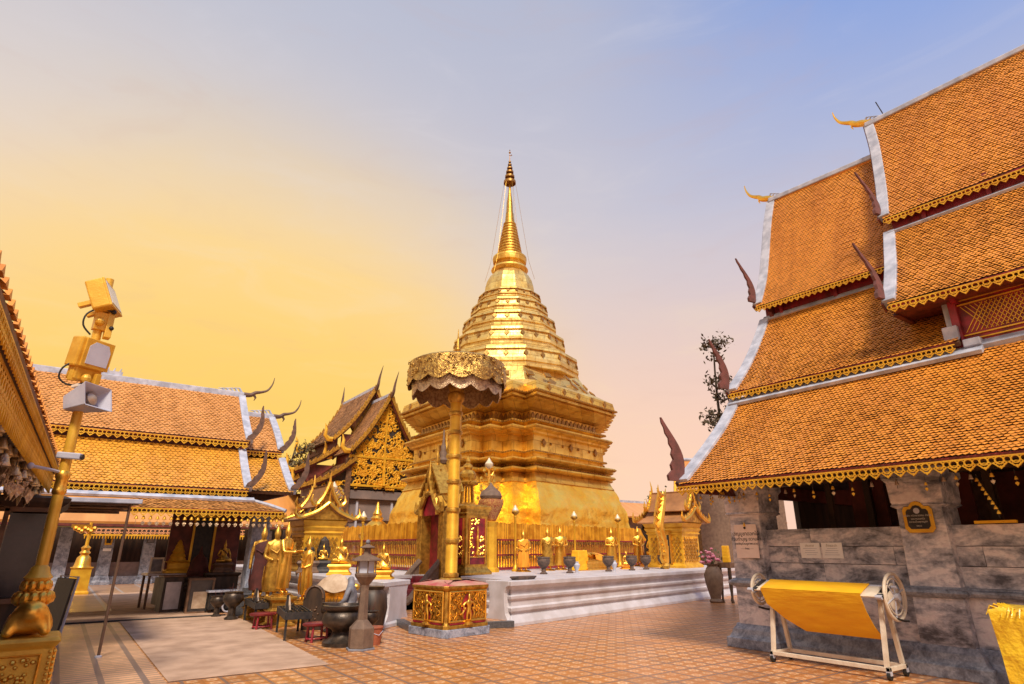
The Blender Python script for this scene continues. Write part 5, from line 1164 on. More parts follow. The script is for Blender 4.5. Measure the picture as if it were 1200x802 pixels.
# vase of flowers and stand at the right end
t = thing('tall_floor_vase', 'tall brown ribbed floor vase of pink flowers by the end of the right terrace', 'vase', (16.75, 12.55, 0))
MB().lathe([(.17, 0), (.2, .05), (.15, .12), (.26, .55), (.29, .8), (.2, 1.0), (.16, 1.05), (.22, 1.12), (.18, 1.12)], 18).build('vase_body', STONEB, t, smooth=True)
m = MB(); f = MB(); random.seed(8)
for i in range(26):
    a = rnd(0, 6.28); r_ = rnd(.05, .36); z = rnd(1.25, 1.62) - r_ * .4; m.tube([(0, 0, 1.05), (r_ * .5 * math.cos(a), r_ * .5 * math.sin(a), 1.25), (r_ * math.cos(a), r_ * math.sin(a), z)], .006, 4); MB().ball((r_ * math.cos(a), r_ * math.sin(a), z), rnd(.04, .075), 6, .7).build('flower', PINKF, t, smooth=True)
for i in range(30):
    a = rnd(0, 6.28); r_ = rnd(.1, .42); z = rnd(1.1, 1.5); p = V((r_ * math.cos(a), r_ * math.sin(a), z)); f2 = V((rnd(-1, 1), rnd(-1, 1), .3)).normalized() * .1; m.add([p, p + f2, p + V((.03, .03, .1))], [(0, 1, 2)])
m.build('stem', LEAF, t)
t = thing('altar_table', 'narrow dark altar table with a folded saffron cloth right of the flower vase', 'table', (17.3, 12.35, 0), T13)
MB().box(0, 0, 1.0, .8, .4, .16).build('table_top', WOODM, t, bevel=.01)
for sx in (-.34, .34):
    for sy in (-.15, .15): m = MB(); m.tube([(sx, sy, 0), (sx * 1.05, sy, .12), (sx * .9, sy, .5), (sx, sy, 1.0)], [.06, .035, .04, .05], 6); m.build('leg', WOOD, t, smooth=True)
t = thing('folded_saffron_cloth', 'saffron cloth stood folded on the narrow dark altar table', 'cloth', (17.15, 12.3, 1.16), T13); MB().box(0, 0, 0, .16, .22, .5, 0, .9).build('folded_cloth', YELC, t, bevel=.02)

# ================================================================ CLOTH PRINTING CART
t = thing('wheeled_cloth_roller', 'cream wheeled steel stand stretching bright yellow cloth in front of the marble wall', 'cloth roller cart', (9.2, 5.0, 0), world=True)
fr = MB()
for a, b in (((8.92, 4.16, .13), (8.92, 5.78, .13)), ((9.38, 4.16, .13), (9.38, 5.78, .13)), ((8.92, 4.16, .13), (9.38, 4.16, .13)), ((8.92, 5.78, .13), (9.38, 5.78, .13))):
    cx_, cy_ = (a[0] + b[0]) / 2, (a[1] + b[1]) / 2; fr.box(cx_, cy_, .10, abs(a[0] - b[0]) + .05, abs(a[1] - b[1]) + .05, .05)
fr.build('base_frame', CREAMP, t, bevel=.004)
for x, x1 in ((8.93, 9.10), (9.37, 9.20)):
    for y in (4.18, 5.76):
        m = MB(); q = .025; m.rings([[(x - q, y - q, .15), (x + q, y - q, .15), (x + q, y + q, .15), (x - q, y + q, .15)], [(x1 - q, y - q, 1.07), (x1 + q, y - q, 1.07), (x1 + q, y + q, 1.07), (x1 - q, y + q, 1.07)]]); m.build('upright', CREAMP, t)
m = MB(); m.strip([(8.86, 4.05, .99), (8.93, 4.05, 1.03), (9.16, 4.05, 1.11)], [(8.86, 5.92, .99), (8.93, 5.92, 1.03), (9.16, 5.92, 1.11)], .02); m.build('top_board', CREAMP, t, bevel=.004)
m = MB(); m.strip([(8.86, 4.05, 1.0), (9.16, 4.05, 1.125)], [(8.86, 4.13, 1.0), (9.16, 4.13, 1.125)], .04); m.build('end_clamp', BLACK, t); m = MB(); m.strip([(8.86, 5.88, 1.0), (9.16, 5.88, 1.125)], [(8.86, 5.96, 1.0), (9.16, 5.96, 1.125)], .04); m.build('end_clamp', BLACK, t)
m = MB()
for y in (4.05, 5.94): m.tube([(8.86, y, .985), (8.86, y + .08, .985)], .03, 8)
m.tube([(9.16, 3.98, 1.1), (9.16, 6.0, 1.1)], .02, 8); m.build('roller_end', GREYP, t, smooth=True)
m = MB(); m.strip([(8.85, 4.32, 1.02), (8.95, 4.32, 1.06), (9.15, 4.32, 1.135)], [(8.85, 5.80, 1.02), (8.95, 5.80, 1.06), (9.15, 5.80, 1.135)], .012)
m.build('yellow_cloth_top', YELC, t)
m = MB(); m.strip([(8.845, 4.32, 1.01), (8.9, 4.30, .80), (9.02, 4.28, .60), (9.2, 4.26, .44)], [(8.845, 5.80, 1.01), (8.9, 5.75, .80), (9.02, 5.55, .60), (9.2, 5.36, .44)], .006); m.build('yellow_cloth_sling', YELC, t, smooth=True)
for yw, r_ in ((4.04, .29), (6.04, .22)):
    w = MB(); n = 28
    for rr, tt in ((r_, .022), (r_ * .78, .010)): w.tube([(9.22 + rr * math.cos(2 * PI * i / n), yw + .01, .98 + rr * math.sin(2 * PI * i / n)) for i in range(n + 1)], tt, 8)
    wo = w.build('wheel_rim', CREAMP, t, smooth=True)
    w = MB()
    for i in range(6): a = PI * i / 3 + .3; w.tube([(9.22, yw + .01, .98), (9.22 + r_ * math.cos(a), yw + .01, .98 + r_ * math.sin(a))], .012, 6)
    w.tube([(9.22, yw - .05, .98), (9.22, yw + .07, .98)], .045, 12); w.build('spoke', GREYP, wo, smooth=True)
    w = MB(); w.lathe([(r_ * .55, -.01), (r_ * .6, 0), (r_ * .55, .01)], 24, (0, 0, 0)); w.v = [(9.22 + a, yw + .02 + c_, .98 + b) for a, b, c_ in w.v]; w.build('disc', CREAMP, wo, smooth=True)
    m = MB(); m.tube([(9.12, yw, .72), (9.30, yw - .02, .68), (9.34, yw - .06, .68)], .016, 6); m.build('crank_handle', BLACK, t, smooth=True)
for x in (8.92, 9.38):
    for y in (4.16, 5.78):
        m = MB(); m.v = []; m.tube([(x, y - .02, .05), (x, y + .02, .05)], .048, 14); w = m.build('castor', RUB, t, smooth=True)
        m = MB(); m.box(x, y, .055, .05, .06, .05); m.build('castor_fork', GREYP, w)
t = thing('yellow_wrapped_bin', 'bulky object wrapped in crinkled yellow plastic at the bottom right corner', 'wrapped bin', (8.75, 2.42, 0), .1)
random.seed(12)
m = MB(); n = 24; rs = []
for z, k in ((0, .36), (.2, .36), (.5, .37), (.8, .38), (.92, .40), (.96, .38), (.965, .34), (.93, .15)):
    r = []
    for i in range(n):
        a = 2 * PI * i / n; q = 1 / max(abs(math.cos(a)), abs(math.sin(a))) ** .75; r.append((k * q * math.cos(a) + rnd(-.012, .012), k * q * math.sin(a) + rnd(-.012, .012), z + rnd(-.012, .012) + .02 * math.sin(3 * a)))
    rs.append(r)
m.rings(rs); m.build('plastic_wrap', YELP, t, smooth=True)
m = MB()
for i in range(26): a = rnd(0, 6.28); m.tube([(.30 * math.cos(a), .30 * math.sin(a), .95), (.42 * math.cos(a), .42 * math.sin(a), .99), (.47 * math.cos(a), .47 * math.sin(a), .90)], [.008, .012, .004], 4)
inlay([o for o in t.children][0], m, YELP)
# ================================================================ LEFT HALL (tiered, ridge along X)
LH = thing('temple_hall', 'tiered prayer hall at left with pale clay tile roofs and a low bell-hung eave', 'temple hall', (0, 18, 0), world=True)
def ex(prof, x, lean=0.0): n = len(prof); return [(x + lean * (1 - k / (n - 1)), y, z) for k, (y, z) in enumerate(prof)]
up = [(21.4, 6.48), (20.6, 5.75), (19.9, 5.15), (19.2, 4.62)]
md = [(19.35, 4.36), (18.8, 3.85), (18.3, 3.45), (17.85, 3.10)]
tiled_roof(LH, ex(up, 4.10), ex(up, -9), .105, .12, TILEB); tiled_roof(LH, ex(md, 3.95), ex(md, -9), .105, .12, TILEY)
up2 = [(21.4, 5.85), (20.6, 5.3), (19.9, 4.75), (19.6, 4.45)]; md2 = [(19.6, 4.2), (19.0, 3.75), (18.5, 3.4), (18.0, 3.1)]
tiled_roof(LH, ex(up2, 5.15), ex(up2, 3.9), .105, .12, TILEB); tiled_roof(LH, ex(md2, 5.2), ex(md2, 3.8), .105, .12, TILEY)
def mY(P, y=21.4): return [(p[0], 2 * y - p[1], p[2]) for p in P]
for p_, x1 in ((up, 4.1), (md, 3.95), (up2, 5.15), (md2, 5.2)): MB().strip(mY(ex(p_, x1)), mY(ex(p_, -9)), .06).build('rear_slope', TILEB, LH)
for p_, x1 in ((up, 4.1), (md, 3.95), (up2, 5.15), (md2, 5.2)): barge(LH, ex(p_, x1 + .04), (-1, 0, 0), .17)
for p_, x1 in (((up, md), 3.9), ((up2, md2), 5.0)):
    g = [(x1, y, z - .1) for y, z in p_[1][::-1]] + [(x1, y, z - .1) for y, z in p_[0][::-1]]; MB().poly3(g + [(x1, 42.8 - y, z) for _, y, z in g[::-1][1:]], (.08, 0, 0)).build('gable_boards', MAROON, LH)
lw = [(17.55, 2.76), (17.2, 2.62), (16.88, 2.50)]
tiled_roof(LH, [(4.05, 17.55, 2.76), (4.35, 17.2, 2.62), (4.66, 16.88, 2.50)], ex(lw, 1.2), .105, .12, TILEB)
MB().strip(ex(lw, 1.2), ex(lw, -9), .06).build('roof_deck', TILEB, LH)
tiled_roof(LH, [(4.07, 17.6, 2.76), (4.38, 17.2, 2.62), (4.68, 16.9, 2.50)], [(4.07, 22, 2.76), (4.38, 22, 2.62), (4.68, 22, 2.50)], .105, .12, TILEB)
m = MB(); m.tube([(4.02, 17.58, 2.80), (4.36, 17.2, 2.68), (4.72, 16.84, 2.52)], .05, 6); m.build('hip_mortar', MORT, LH)
m = MB(); m.strip([(-9, 17.45, 2.80), (4.05, 17.45, 2.80)], [(-9, 17.6, 2.88), (4.05, 17.6, 2.88)], .06); m.build('white_flashing', MORT, LH)
MB().box(-2.6, 18.2, 2.75, 13.2, .08, .36).build('red_frieze', MAROON, LH); MB().box(-2.4, 19.5, 4.2, 12.6, .08, .5).build('red_frieze', MAROON, LH)
m = MB(); m.box(-2.5, 18.9, 2.55, 13.6, 3, .04); m.build('soffit', WOOD, LH)  # ceiling added to darken the open bay beneath
for a, b, h, u_, mt in (((-2, 19.18, 4.58), (4.05, 19.18, 4.58), .19, .20, GOLDP), ((-1.6, 17.82, 3.06), (3.93, 17.82, 3.06), .19, .20, GOLDP), ((1.2, 16.86, 2.49), (4.68, 16.86, 2.49), .18, .18, GOLDP), ((3.9, 19.56, 4.40), (5.15, 19.56, 4.40), .17, .18, GOLDP)):
    MB().box((a[0] + b[0]) / 2, a[1] + .04, a[2] - .05, b[0] - a[0], .04, .07).build('eave_board', RED, LH); valance(LH, a, b, h, u_, mt)
valance(LH, (4.70, 16.88, 2.49), (4.70, 18.9, 2.49), .18, .18)
MB().strip([(4.14, 21.3, 6.58), (-9, 21.3, 6.58)], [(4.14, 21.5, 6.58), (-9, 21.5, 6.58)], .22).build('ridge_cap', MORT, LH, bevel=.02); MB().strip([(5.2, 21.3, 5.95), (4, 21.3, 5.95)], [(5.2, 21.5, 5.95), (4, 21.5, 5.95)], .2).build('ridge_cap', MORT, LH, bevel=.02)
DW = mat('weathered_brown_finial', (.17, .09, .06), .6, 0, (.09, .05, .035), 9)
chofa(LH, (4.15, 21.4, 6.52), (1, 0, 0), 1.0, DW); chofa(LH, (5.2, 21.4, 5.9), (1, 0, 0), .95, DW)
m = MB()
for i in range(6): m.tube([(-.3 + .16 * i, 21.4, 6.6), (-.3 + .16 * i + .05, 21.4, 6.82)], [.06, .01], 6)
m.box(.05, 21.4, 6.5, 1.1, .14, .2); m.build('ridge_ornament', MORT, LH)
for b, tp in (((4.08, 19.2, 4.7), (4.42, 19.2, 5.75)), ((3.95, 17.84, 3.2), (4.35, 17.8, 4.2)), ((5.15, 19.6, 4.5), (5.55, 19.6, 5.55)), ((5.2, 18.0, 3.2), (5.6, 18.0, 4.25))): hang_hong(LH, b, tp, .20, (1, .0, 0), .06, DW, bend=.10)
def pillar_part(par, x, y, h, w=.55, d=.55, mt=MARBB):
    p = MB().rings([[(x - w / 2 * k, y - d / 2 * k, z), (x + w / 2 * k, y - d / 2 * k, z), (x + w / 2 * k, y + d / 2 * k, z), (x - w / 2 * k, y + d / 2 * k, z)] for k, z in ((1.05, .4), (.95, h))]).build('pillar', mt, par, bevel=.015)
    moulded(rrect(x, y, w, d), [(.12, 0), (.12, .12), (.07, .2), (.05, .3), (0, .4)]).build('pillar_base', mt, p, bevel=.006); return p
pillar_part(LH, 4.35, 17.85, 2.55, .46, .46); pillar_part(LH, 4.35, 21.5, 2.55); pillar_part(LH, -2.4, 17.85, 2.55); pillar_part(LH, -2.4, 21.5, 2.55)
MB().box(4.25, 17.6, 0, .34, .08, .62).build('granite_facing', GRAN, LH)
m = MB(); m.box(3.5, 20.5, 0, 1.9, .1, 2.55); m.build('dark_timber_wall', MAROON, LH)
m = MB()
for x in (3.15, 3.72): m.box(x, 20.40, .5, .06, .05, 2.0)
m.box(3.43, 20.40, 2.45, .63, .05, .08); m.build('gilt_door_frame', GOLDP, LH); MB().box(3.43, 20.43, .5, .52, .03, 1.95).build('door', BLACK, LH)
# bells along the low eave
GB2 = 'small bells along the left hall eave'
bb = make_bell(.045, .075, .02, 'small gilt bell hanging in the row under the left hall eave', GB2, True); bb.location = (1.35, 16.9, 2.33)
for i in range(1, 24): dup(bb, (1.35 + .145 * i, 16.9 + rnd(-.02, .02), 2.33), rnd(-.4, .4) + PI / 2)

# ================================================================ FAR CLOISTER
FC = thing('cloister', 'low cloister gallery far behind the left hall with salmon fretwork and blue-grey marble pillars', 'cloister', (3, 35, 0), world=True)
for x in (.2, 1.85, 3.55, 5.35, 7.1, 8.9): pillar_part(FC, x, 34.9, 2.45, .5, .5)
m = MB(); m.box(4, 35.0, 0, 14, .3, .34); m.build('marble_kerb', MARBB, FC, bevel=.01)
m = MB(); m.box(4, 35.1, .34, 14, .12, .62); m.build('low_wall', mat('pinkish_grey_boards', (.26, .19, .18), .7, 0), FC)
MB().box(4, 38.6, 0, 14, .2, 2.6).build('rear_wall', WOOD, FC); MB().box(6.3, 35.3, 0, 1.5, .1, 2.4).build('dark_door', MAROON, FC)
MB().strip([(-3, 36.6, 4.6), (-3, 34.6, 3.2), (-3, 33.2, 2.72)], [(11, 36.6, 4.6), (11, 34.6, 3.2), (11, 33.2, 2.72)], .1).build('roof_slope', TILEB, FC)
MB().box(4, 33.9, 2.5, 14, 1.3, .05).build('soffit', WOOD, FC)
MB().box(4, 33.18, 2.50, 14, .05, .12).build('eave_board', MAROON, FC)
valance(FC, (.8, 33.1, 2.42), (7.4, 33.1, 2.42), .30, .34, PINKW); m = MB()
m.box(4.1, 33.1, 2.10, 6.6, .06, .07)
for i in range(60): m.tube([(.85 + .11 * i, 33.1, 2.1), (.85 + .11 * i, 33.1, 1.97)], [.03, .012], 5)
m.build('gilt_drop_rail', GOLDP, FC)
t = thing('framed_emblem', 'gold-framed dark emblem on the far cloister pillar second from the left', 'plaque', (1.85, 34.6, 1.7), world=True); MB().poly3([(1.85 - .14, 34.6, 1.72), (1.85 + .14, 34.6, 1.72), (1.85 + .16, 34.6, 2.1), (1.85, 34.6, 2.28), (1.85 - .16, 34.6, 2.1)], (0, .05, 0)).build('frame', GOLDP, t); MB().poly3([(1.77, 34.56, 1.8), (1.93, 34.56, 1.8), (1.95, 34.56, 2.05), (1.85, 34.56, 2.15), (1.75, 34.56, 2.05)], (0, .02, 0)).build('emblem', BLACK, t)
MB().box(1.85, 34.58, 1.45, .32, .02, .12).build('paper_strip', PAPER, t)
t = thing('dark_plaque', 'square dark slate plaque on the far cloister pillar third from the left', 'plaque', (3.55, 34.6, 1.8), world=True); MB().box(3.55, 34.6, 1.82, .32, .04, .3).build('slate', GRAN, t)
m = MB()
for i in range(5): m.box(3.55, 34.575, 1.87 + .05 * i, .22, .01, .012)
m.build('engraved_line', PALE, t)

# ================================================================ NEAR LEFT HALL (only its eave is in view)
NH = thing('temple_hall', 'shadowy hall at the left edge seen as a steep gold-fretted eave hung with bells', 'temple hall', (-2, 8, 0), world=True)
XE = -.46
nl = [(-3.0, 4.6), (-2.2, 4.05), (-1.2, 3.45), (XE, 3.0)]
tiled_roof(NH, [(x, 1.0, z) for x, z in nl], [(x, 13.6, z) for x, z in nl], .13, .15, TILE, lift=.03)
barge(NH, [(x, 13.6, z) for x, z in nl], (0, -1, 0), .2, mt=MAROON)
FAS = MB().box(XE + .005, 7.3, 2.84, .05, 12.6, .15).build('eave_fascia', MAROON, NH)
MB().box(XE - .04, 7.3, 2.80, .05, 12.6, .08).build('eave_fascia', RED, NH)
valance(NH, (XE - .02, 13.6, 2.82), (XE - .02, 2.5, 2.82), .30, .13, GOLDP)
valance(NH, (XE + .03, 13.55, 2.93), (XE + .03, 2.5, 2.93), .13, .11, GOLDP, t=.012)
MB().strip([(XE, 1, 2.86), (XE, 13.5, 2.86)], [(-3.4, 1, 3.4), (-3.4, 13.5, 3.4)], .04).build('soffit', WOOD, NH)
MB().box(-1.5, 7.2, 2.55, .22, 12.4, .34).build('eave_beam', WOODM, NH)
for y in (3.2, 6.6, 10.0, 13.2):
    p = pillar_part(NH, -1.5, y, 2.3, .5, .5, MARB); moulded(rrect(-1.5, y, .5, .5), [(0, 1.95), (.06, 2.0), (.03, 2.06), (.10, 2.2), (.13, 2.3), (.13, 2.5)]).build('capital', STONEB, p, bevel=.01)
MB().box(-3.2, 7.2, 0, .2, 12.4, 3.4).build('rear_wall', WOOD, NH)
m = MB()
for i in range(60): y = 13.5 - i * .2; m.poly3([(XE + .03, y - .06, 3.02), (XE + .03, y, 3.08), (XE + .03, y + .06, 3.02)], (.03, 0, 0))
inlay(FAS, m, TILE)
GB3 = 'large bells clustered under the near left eave'
cb = make_bell(.07, .12, .02, 'pale gilt bell with leaf clapper in the cluster under the near left eave', GB3, True, mat('pale_gilt', (.62, .45, .22), .4, .6)); cs = make_bell(.06, .10, .12, 'grey silvery bell in the cluster under the near left eave', GB3, True, SILV)
NH.rotation_euler = (0, 0, math.radians(-1.69)); cb.location = (XE - .16, 4.1, 2.62); cs.location = (XE - .12, 4.3, 2.6)
random.seed(21)
y = 4.0; k = 0
while y < 13.3:
    y += .115 + .006 * k * .1; k += 1; dup((cb, cs)[k % 3 == 1], (XE - .10 - rnd(0, .14) + .0295 * (y - 8), y, 2.62 + rnd(-.05, .05)), rnd(-1.5, 1.5) + PI / 2 * 0, scale=rnd(.85, 1.25))

# dark furniture below the near hall
t = thing('carved_cabinet', 'low dark carved wooden cabinet in the shade at the left edge', 'cabinet', (-.95, 9.3, 0), world=True)
MB().box(-1.0, 9.4, .05, .6, 2.6, .95).build('cabinet_body', WOOD, t, bevel=.01); moulded(rect(-1.32, 8.05, -.66, 10.75), [(0, 1.0), (.04, 1.02), (.04, 1.07), (0, 1.09)]).build('cabinet_top', WOODM, t)
m = MB()
for i in range(4):
    y = 8.45 + .63 * i; m.tube([(-.68, y - .25, .2), (-.68, y + .25, .2), (-.68, y + .25, .85), (-.68, y - .25, .85), (-.68, y - .25, .2)], .015, 4)
    for j in range(16): m.ball((-.68, y + rnd(-.2, .2), rnd(.27, .78)), rnd(.02, .04), 6)
m.build('carved_panel', WOODM, t)
t = thing('glazed_display_case', 'tall narrow dark wooden display case with glass front standing behind the gold lamp pole', 'display case', (-.35, 12.6, 0), world=True)
m = MB()
for x, y in ((-.7, 11.6), (-.12, 11.6), (-.12, 13.6), (-.7, 13.6), (-.12, 12.6)): m.box(x, y, 0, .06, .06, 2.15)
for z in (0.0, .85, 2.1): m.box(-.41, 12.6, z, .66, 2.06, .07)
m.build('timber_frame', WOODM, t, bevel=.004); MB().box(-.41, 12.6, .1, .52, 1.92, .76).build('lower_panel', WOOD, t); MB().box(-.41, 12.6, .93, .50, 1.90, 1.15).build('glass_pane', GLASS, t)
moulded(rect(-.75, 11.55, -.07, 13.65), [(0, 2.17), (.08, 2.24), (.10, 2.3), (.02, 2.34)]).build('cornice', WOOD, t)
m = MB()
for i in range(8): m.tube([(-.085, 11.75 + .24 * i, .95), (-.085, 11.75 + .24 * i, 2.05)], .008, 4)
m.build('glazing_bar', GOLDD, t)
t = thing('folded_signboard', 'dark folding board leaning in the shade right of the gold lamp pedestal', 'board', (.2, 14.9, 0), .25)
MB().poly3([(-.06, -.5, 0), (-.06, .5, 0), (.05, .5, 1.05), (.05, -.5, 1.05)], (.04, 0, .003)).build('board', BLACK, t); MB().tube([(-.02, -.52, 0), (.09, -.52, 1.08), (.09, .52, 1.08), (-.02, .52, 0)], .022, 6).build('steel_edge', GREYP, t, smooth=True)
t = thing('blue_crate', 'pale blue plastic crate by the gold lamp pedestal at the left edge', 'crate', (-.62, 8.4, 0)); MB().box(0, 0, .0, .4, .5, .92, 0, 1.03).build('crate', mat('pale_blue_plastic', (.25, .38, .62), .5), t, bevel=.02); MB().box(0, 0, .925, .44, .54, .04).build('rim', MORT, t, bevel=.008)

# ================================================================ LAMP POLE WITH FLOODLIGHTS
LX, LY = -.11, 8.5
t = thing('floodlight_pole', 'yellow-gold lamp pole with lion base, two floodlights and cameras at the left edge', 'lamp pole', (LX, LY, 0), world=True)
moulded(rrect(LX, LY, .54, .54), [(.05, 0), (.05, .12), (.02, .16), (.0, .2), (.0, .72), (.03, .76), (.05, .80), (.02, .84)]).build('square_pedestal', LAMPG, t, bevel=.008)
m = MB()
for s in (-1, 1):
    pass
for k in range(9): z = .22 + k * .058; m.ball((LX + .285, LY - .25, z), .02, 6); m.ball((LX + .285, LY + .25, z), .02, 6); m.ball((LX + .25, LY - .285, z), .02, 6)
m.tube([(LX - .17, LY - .285, .26), (LX + .17, LY - .285, .26), (LX + .17, LY - .285, .66), (LX - .17, LY - .285, .66), (LX - .17, LY - .285, .26)], .018, 5); RP2 = MB(); RP2.tube([(LX + .285, LY - .17, .26), (LX + .285, LY + .17, .26), (LX + .285, LY + .17, .66), (LX + .285, LY - .17, .66), (LX + .285, LY - .17, .26)], .018, 5)
random.seed(6)
for k in range(26): m.ball((LX + rnd(-.13, .13), LY - .285, rnd(.30, .62)), rnd(.015, .03), 6); RP2.ball((LX + .285, LY + rnd(-.13, .13), rnd(.30, .62)), rnd(.015, .03), 6)
inlay([o for o in t.children if o.name.startswith('square_pedestal')][0], m, GOLD); RP2.build('relief_panel', GOLD, t, smooth=True)
bd = skin({'a': ((LX, LY + .10, .96), .15), 'b': ((LX, LY - .10, 1.02), .16), 'h': ((LX + .02, LY - .24, 1.10), .12), 'm': ((LX + .03, LY - .33, 1.05), .06), 'l1': ((LX - .14, LY - .22, .93), .06), 'f1': ((LX - .15, LY - .25, .85), .055), 'l2': ((LX + .16, LY - .20, .93), .06), 'f2': ((LX + .17, LY - .24, .85), .055), 'r1': ((LX - .15, LY + .18, .92), .07), 'q1': ((LX - .17, LY + .1, .85), .05), 'r2': ((LX + .17, LY + .18, .92), .07), 'q2': ((LX + .19, LY + .1, .85), .05), 't': ((LX + .05, LY + .28, 1.0), .05), 't2': ((LX + .1, LY + .28, 1.15), .03)},
          [('b', 'a'), ('b', 'h'), ('h', 'm'), ('b', 'l1'), ('l1', 'f1'), ('b', 'l2'), ('l2', 'f2'), ('a', 'r1'), ('r1', 'q1'), ('a', 'r2'), ('r2', 'q2'), ('a', 't'), ('t', 't2')], 2)
for v_ in bd.vertices: v_.co -= V((LX, LY, 0))
meshobj('lion_figure', bd, GOLD, t)
def petals(z, r, h, n, nm):
    m = MB()
    for i in range(n):
        a = 2 * PI * i / n; m.lathe([(.004, -h / 2), (r * .26, -h * .3), (r * .32, 0), (r * .22, h * .35), (.004, h / 2)], 8, (LX + r * .8 * math.cos(a), LY + r * .8 * math.sin(a), z))
    m.lathe([(r * .8, -h / 2), (r * .85, 0), (r * .7, h / 2)], 16, (LX, LY, z)); m.build(nm, GOLD, t, smooth=True)
petals(1.20, .17, .14, 12, 'lotus_ring'); petals(1.32, .13, .12, 10, 'lotus_ring')
MB().lathe([(.10, 1.36), (.13, 1.40), (.10, 1.44), (.08, 1.50), (.056, 1.52), (.052, 2.9), (.046, 4.25)], 14, (LX, LY, 0)).build('pole', LAMPG, t, smooth=True)
MB().lathe([(.056, 2.10), (.07, 2.12), (.07, 2.15), (.06, 2.17), (.06, 2.27), (.072, 2.29), (.072, 2.33), (.056, 2.36)], 14, (LX, LY, 0)).build('collar', GOLD, t, smooth=True)
def obox(c, sx, sy, sz, M, m):
    """box rotated by matrix M about c"""
    vs = [V(c) + M @ V((a * sx / 2, b * sy / 2, d * sz / 2)) for d in (-1, 1) for a, b in ((-1, -1), (1, -1), (1, 1), (-1, 1))]
    m.add(vs, [(3, 2, 1, 0), (4, 5, 6, 7), (0, 1, 5, 4), (1, 2, 6, 5), (2, 3, 7, 6), (3, 0, 4, 7)]); return m
def RotM(az, el): return Matrix.Rotation(math.radians(az), 3, 'Z') @ Matrix.Rotation(math.radians(el), 3, 'X')
# upper floodlight: seen from behind, tipped towards the sky side
Mt = RotM(-108, 24)
fl = obox((LX - .02, LY - .02, 3.98), .44, .20, .38, Mt, MB()).build('floodlight', LAMPG, t, bevel=.02)
q = MB(); obox(V((LX - .02, LY - .02, 3.98)) + Mt @ V((0, .10, 0)), .44, .03, .38, Mt, q); q.build('bezel', LAMPG, fl, bevel=.008)
q = MB(); obox(V((LX - .02, LY - .02, 3.98)) + Mt @ V((0, .118, 0)), .36, .006, .30, Mt, q); q.build('lens', GLASSW, fl)
q = MB(); obox(V((LX - .02, LY - .02, 3.98)) + Mt @ V((-.08, -.17, .03)), .07, .22, .06, Mt, q); obox(V((LX - .02, LY - .02, 3.98)) + Mt @ V((-.04, -.14, -.14)), .06, .16, .05, Mt, q); q.build('rear_fin', LAMPG, fl, bevel=.008)
br = MB(); obox((LX + .02, LY - .02, 3.70), .16, .14, .22, RotM(10, 6), br); obox((LX + .10, LY - .05, 3.66), .07, .10, .34, RotM(10, -4), br); br.ball((LX, LY - .10, 3.68), .055, 10); br.tube([(LX, LY, 3.5), (LX, LY - .03, 3.75)], .045, 10); br.build('bracket', LAMPG, t, bevel=.006)
br = MB(); br.ball((LX + .12, LY - .1, 3.83), .03, 8); br.ball((LX + .13, LY - .1, 3.62), .028, 8); br.ball((LX - .14, LY - .12, 3.16), .032, 8); br.build('cable_gland', RUB, t, smooth=True)
br = MB(); br.tube(densify([(LX + .12, LY - .1, 3.83), (LX - .02, LY - .14, 3.84), (LX - .14, LY - .15, 3.74), (LX - .15, LY - .14, 3.60), (LX - .06, LY - .12, 3.50)], 4), .011, 6); br.tube(densify([(LX - .14, LY - .12, 3.16), (LX - .24, LY - .12, 3.06), (LX - .25, LY - .1, 2.94), (LX - .15, LY - .08, 2.88), (LX - .02, LY - .06, 2.92)], 4), .011, 6); br.build('cable', RUB, t, smooth=True)
# lower floodlight: faces the yard
Ml = RotM(32, 8)
cl = V((LX - .03, LY - .05, 3.28))
fl = obox(cl, .36, .20, .36, Ml, MB()).build('floodlight', LAMPG, t, bevel=.02)
q = MB(); obox(cl + Ml @ V((.03, -.115, 0)), .33, .03, .34, Ml, q); q.build('bezel', LAMPG, fl, bevel=.006)
q = MB(); q.v = []; P = []
for a, b in ((-.11, -.13), (.14, -.13), (.14, .05), (.10, .13), (-.05, .14), (-.11, .08)): P.append(cl + Ml @ V((a + .02, -.134, b)))
q.poly3(P, Ml @ V((0, .008, 0))); q.build('lens', GLASSW, fl)
q = MB(); obox(cl + Ml @ V((.02, 0, -.25)), .30, .16, .15, Ml, q); q.build('ballast_box', LAMPG, fl, bevel=.015)
br = MB(); obox((LX - .13, LY - .10, 3.08), .06, .08, .2, Ml, br); br.ball((LX, LY - .12, 3.02), .055, 10); obox((LX + .09, LY - .05, 3.02), .06, .1, .16, Ml, br); br.tube([(LX, LY, 2.9), (LX, LY, 3.5)], .045, 10); br.build('bracket', LAMPG, t, bevel=.006)
# horn loudspeaker
Mh = RotM(48, -14); chn = V((LX + .02, LY - .10, 2.82))
q = MB()
q.rings([[chn + Mh @ V((a * s, yy, b * s2)) for a, b in ((-1, -1), (1, -1), (1, 1), (-1, 1))] for yy, s, s2 in ((.16, .10, .08), (.10, .12, .09), (-.18, .20, .135), (-.20, .21, .145), (-.19, .19, .125), (-.02, .06, .05))]); hs = q.build('horn_speaker', GREYP, t, bevel=.01)
q = MB(); q.tube([chn + Mh @ V((0, .02, 0)), chn + Mh @ V((0, -.12, 0)), chn + Mh @ V((0, -.15, 0))], [.055, .075, .03], 12); q.build('driver', mat('brass_driver', (.55, .42, .30), .4, .5), hs, smooth=True)
q = MB(); q.tube([chn + Mh @ V((-.02, .05, .12)), (LX, LY, 3.0)], .03, 6); obox(chn + Mh @ V((-.08, 0, .13)), .10, .08, .03, Mh, q); q.build('mount', CREAMP, t)
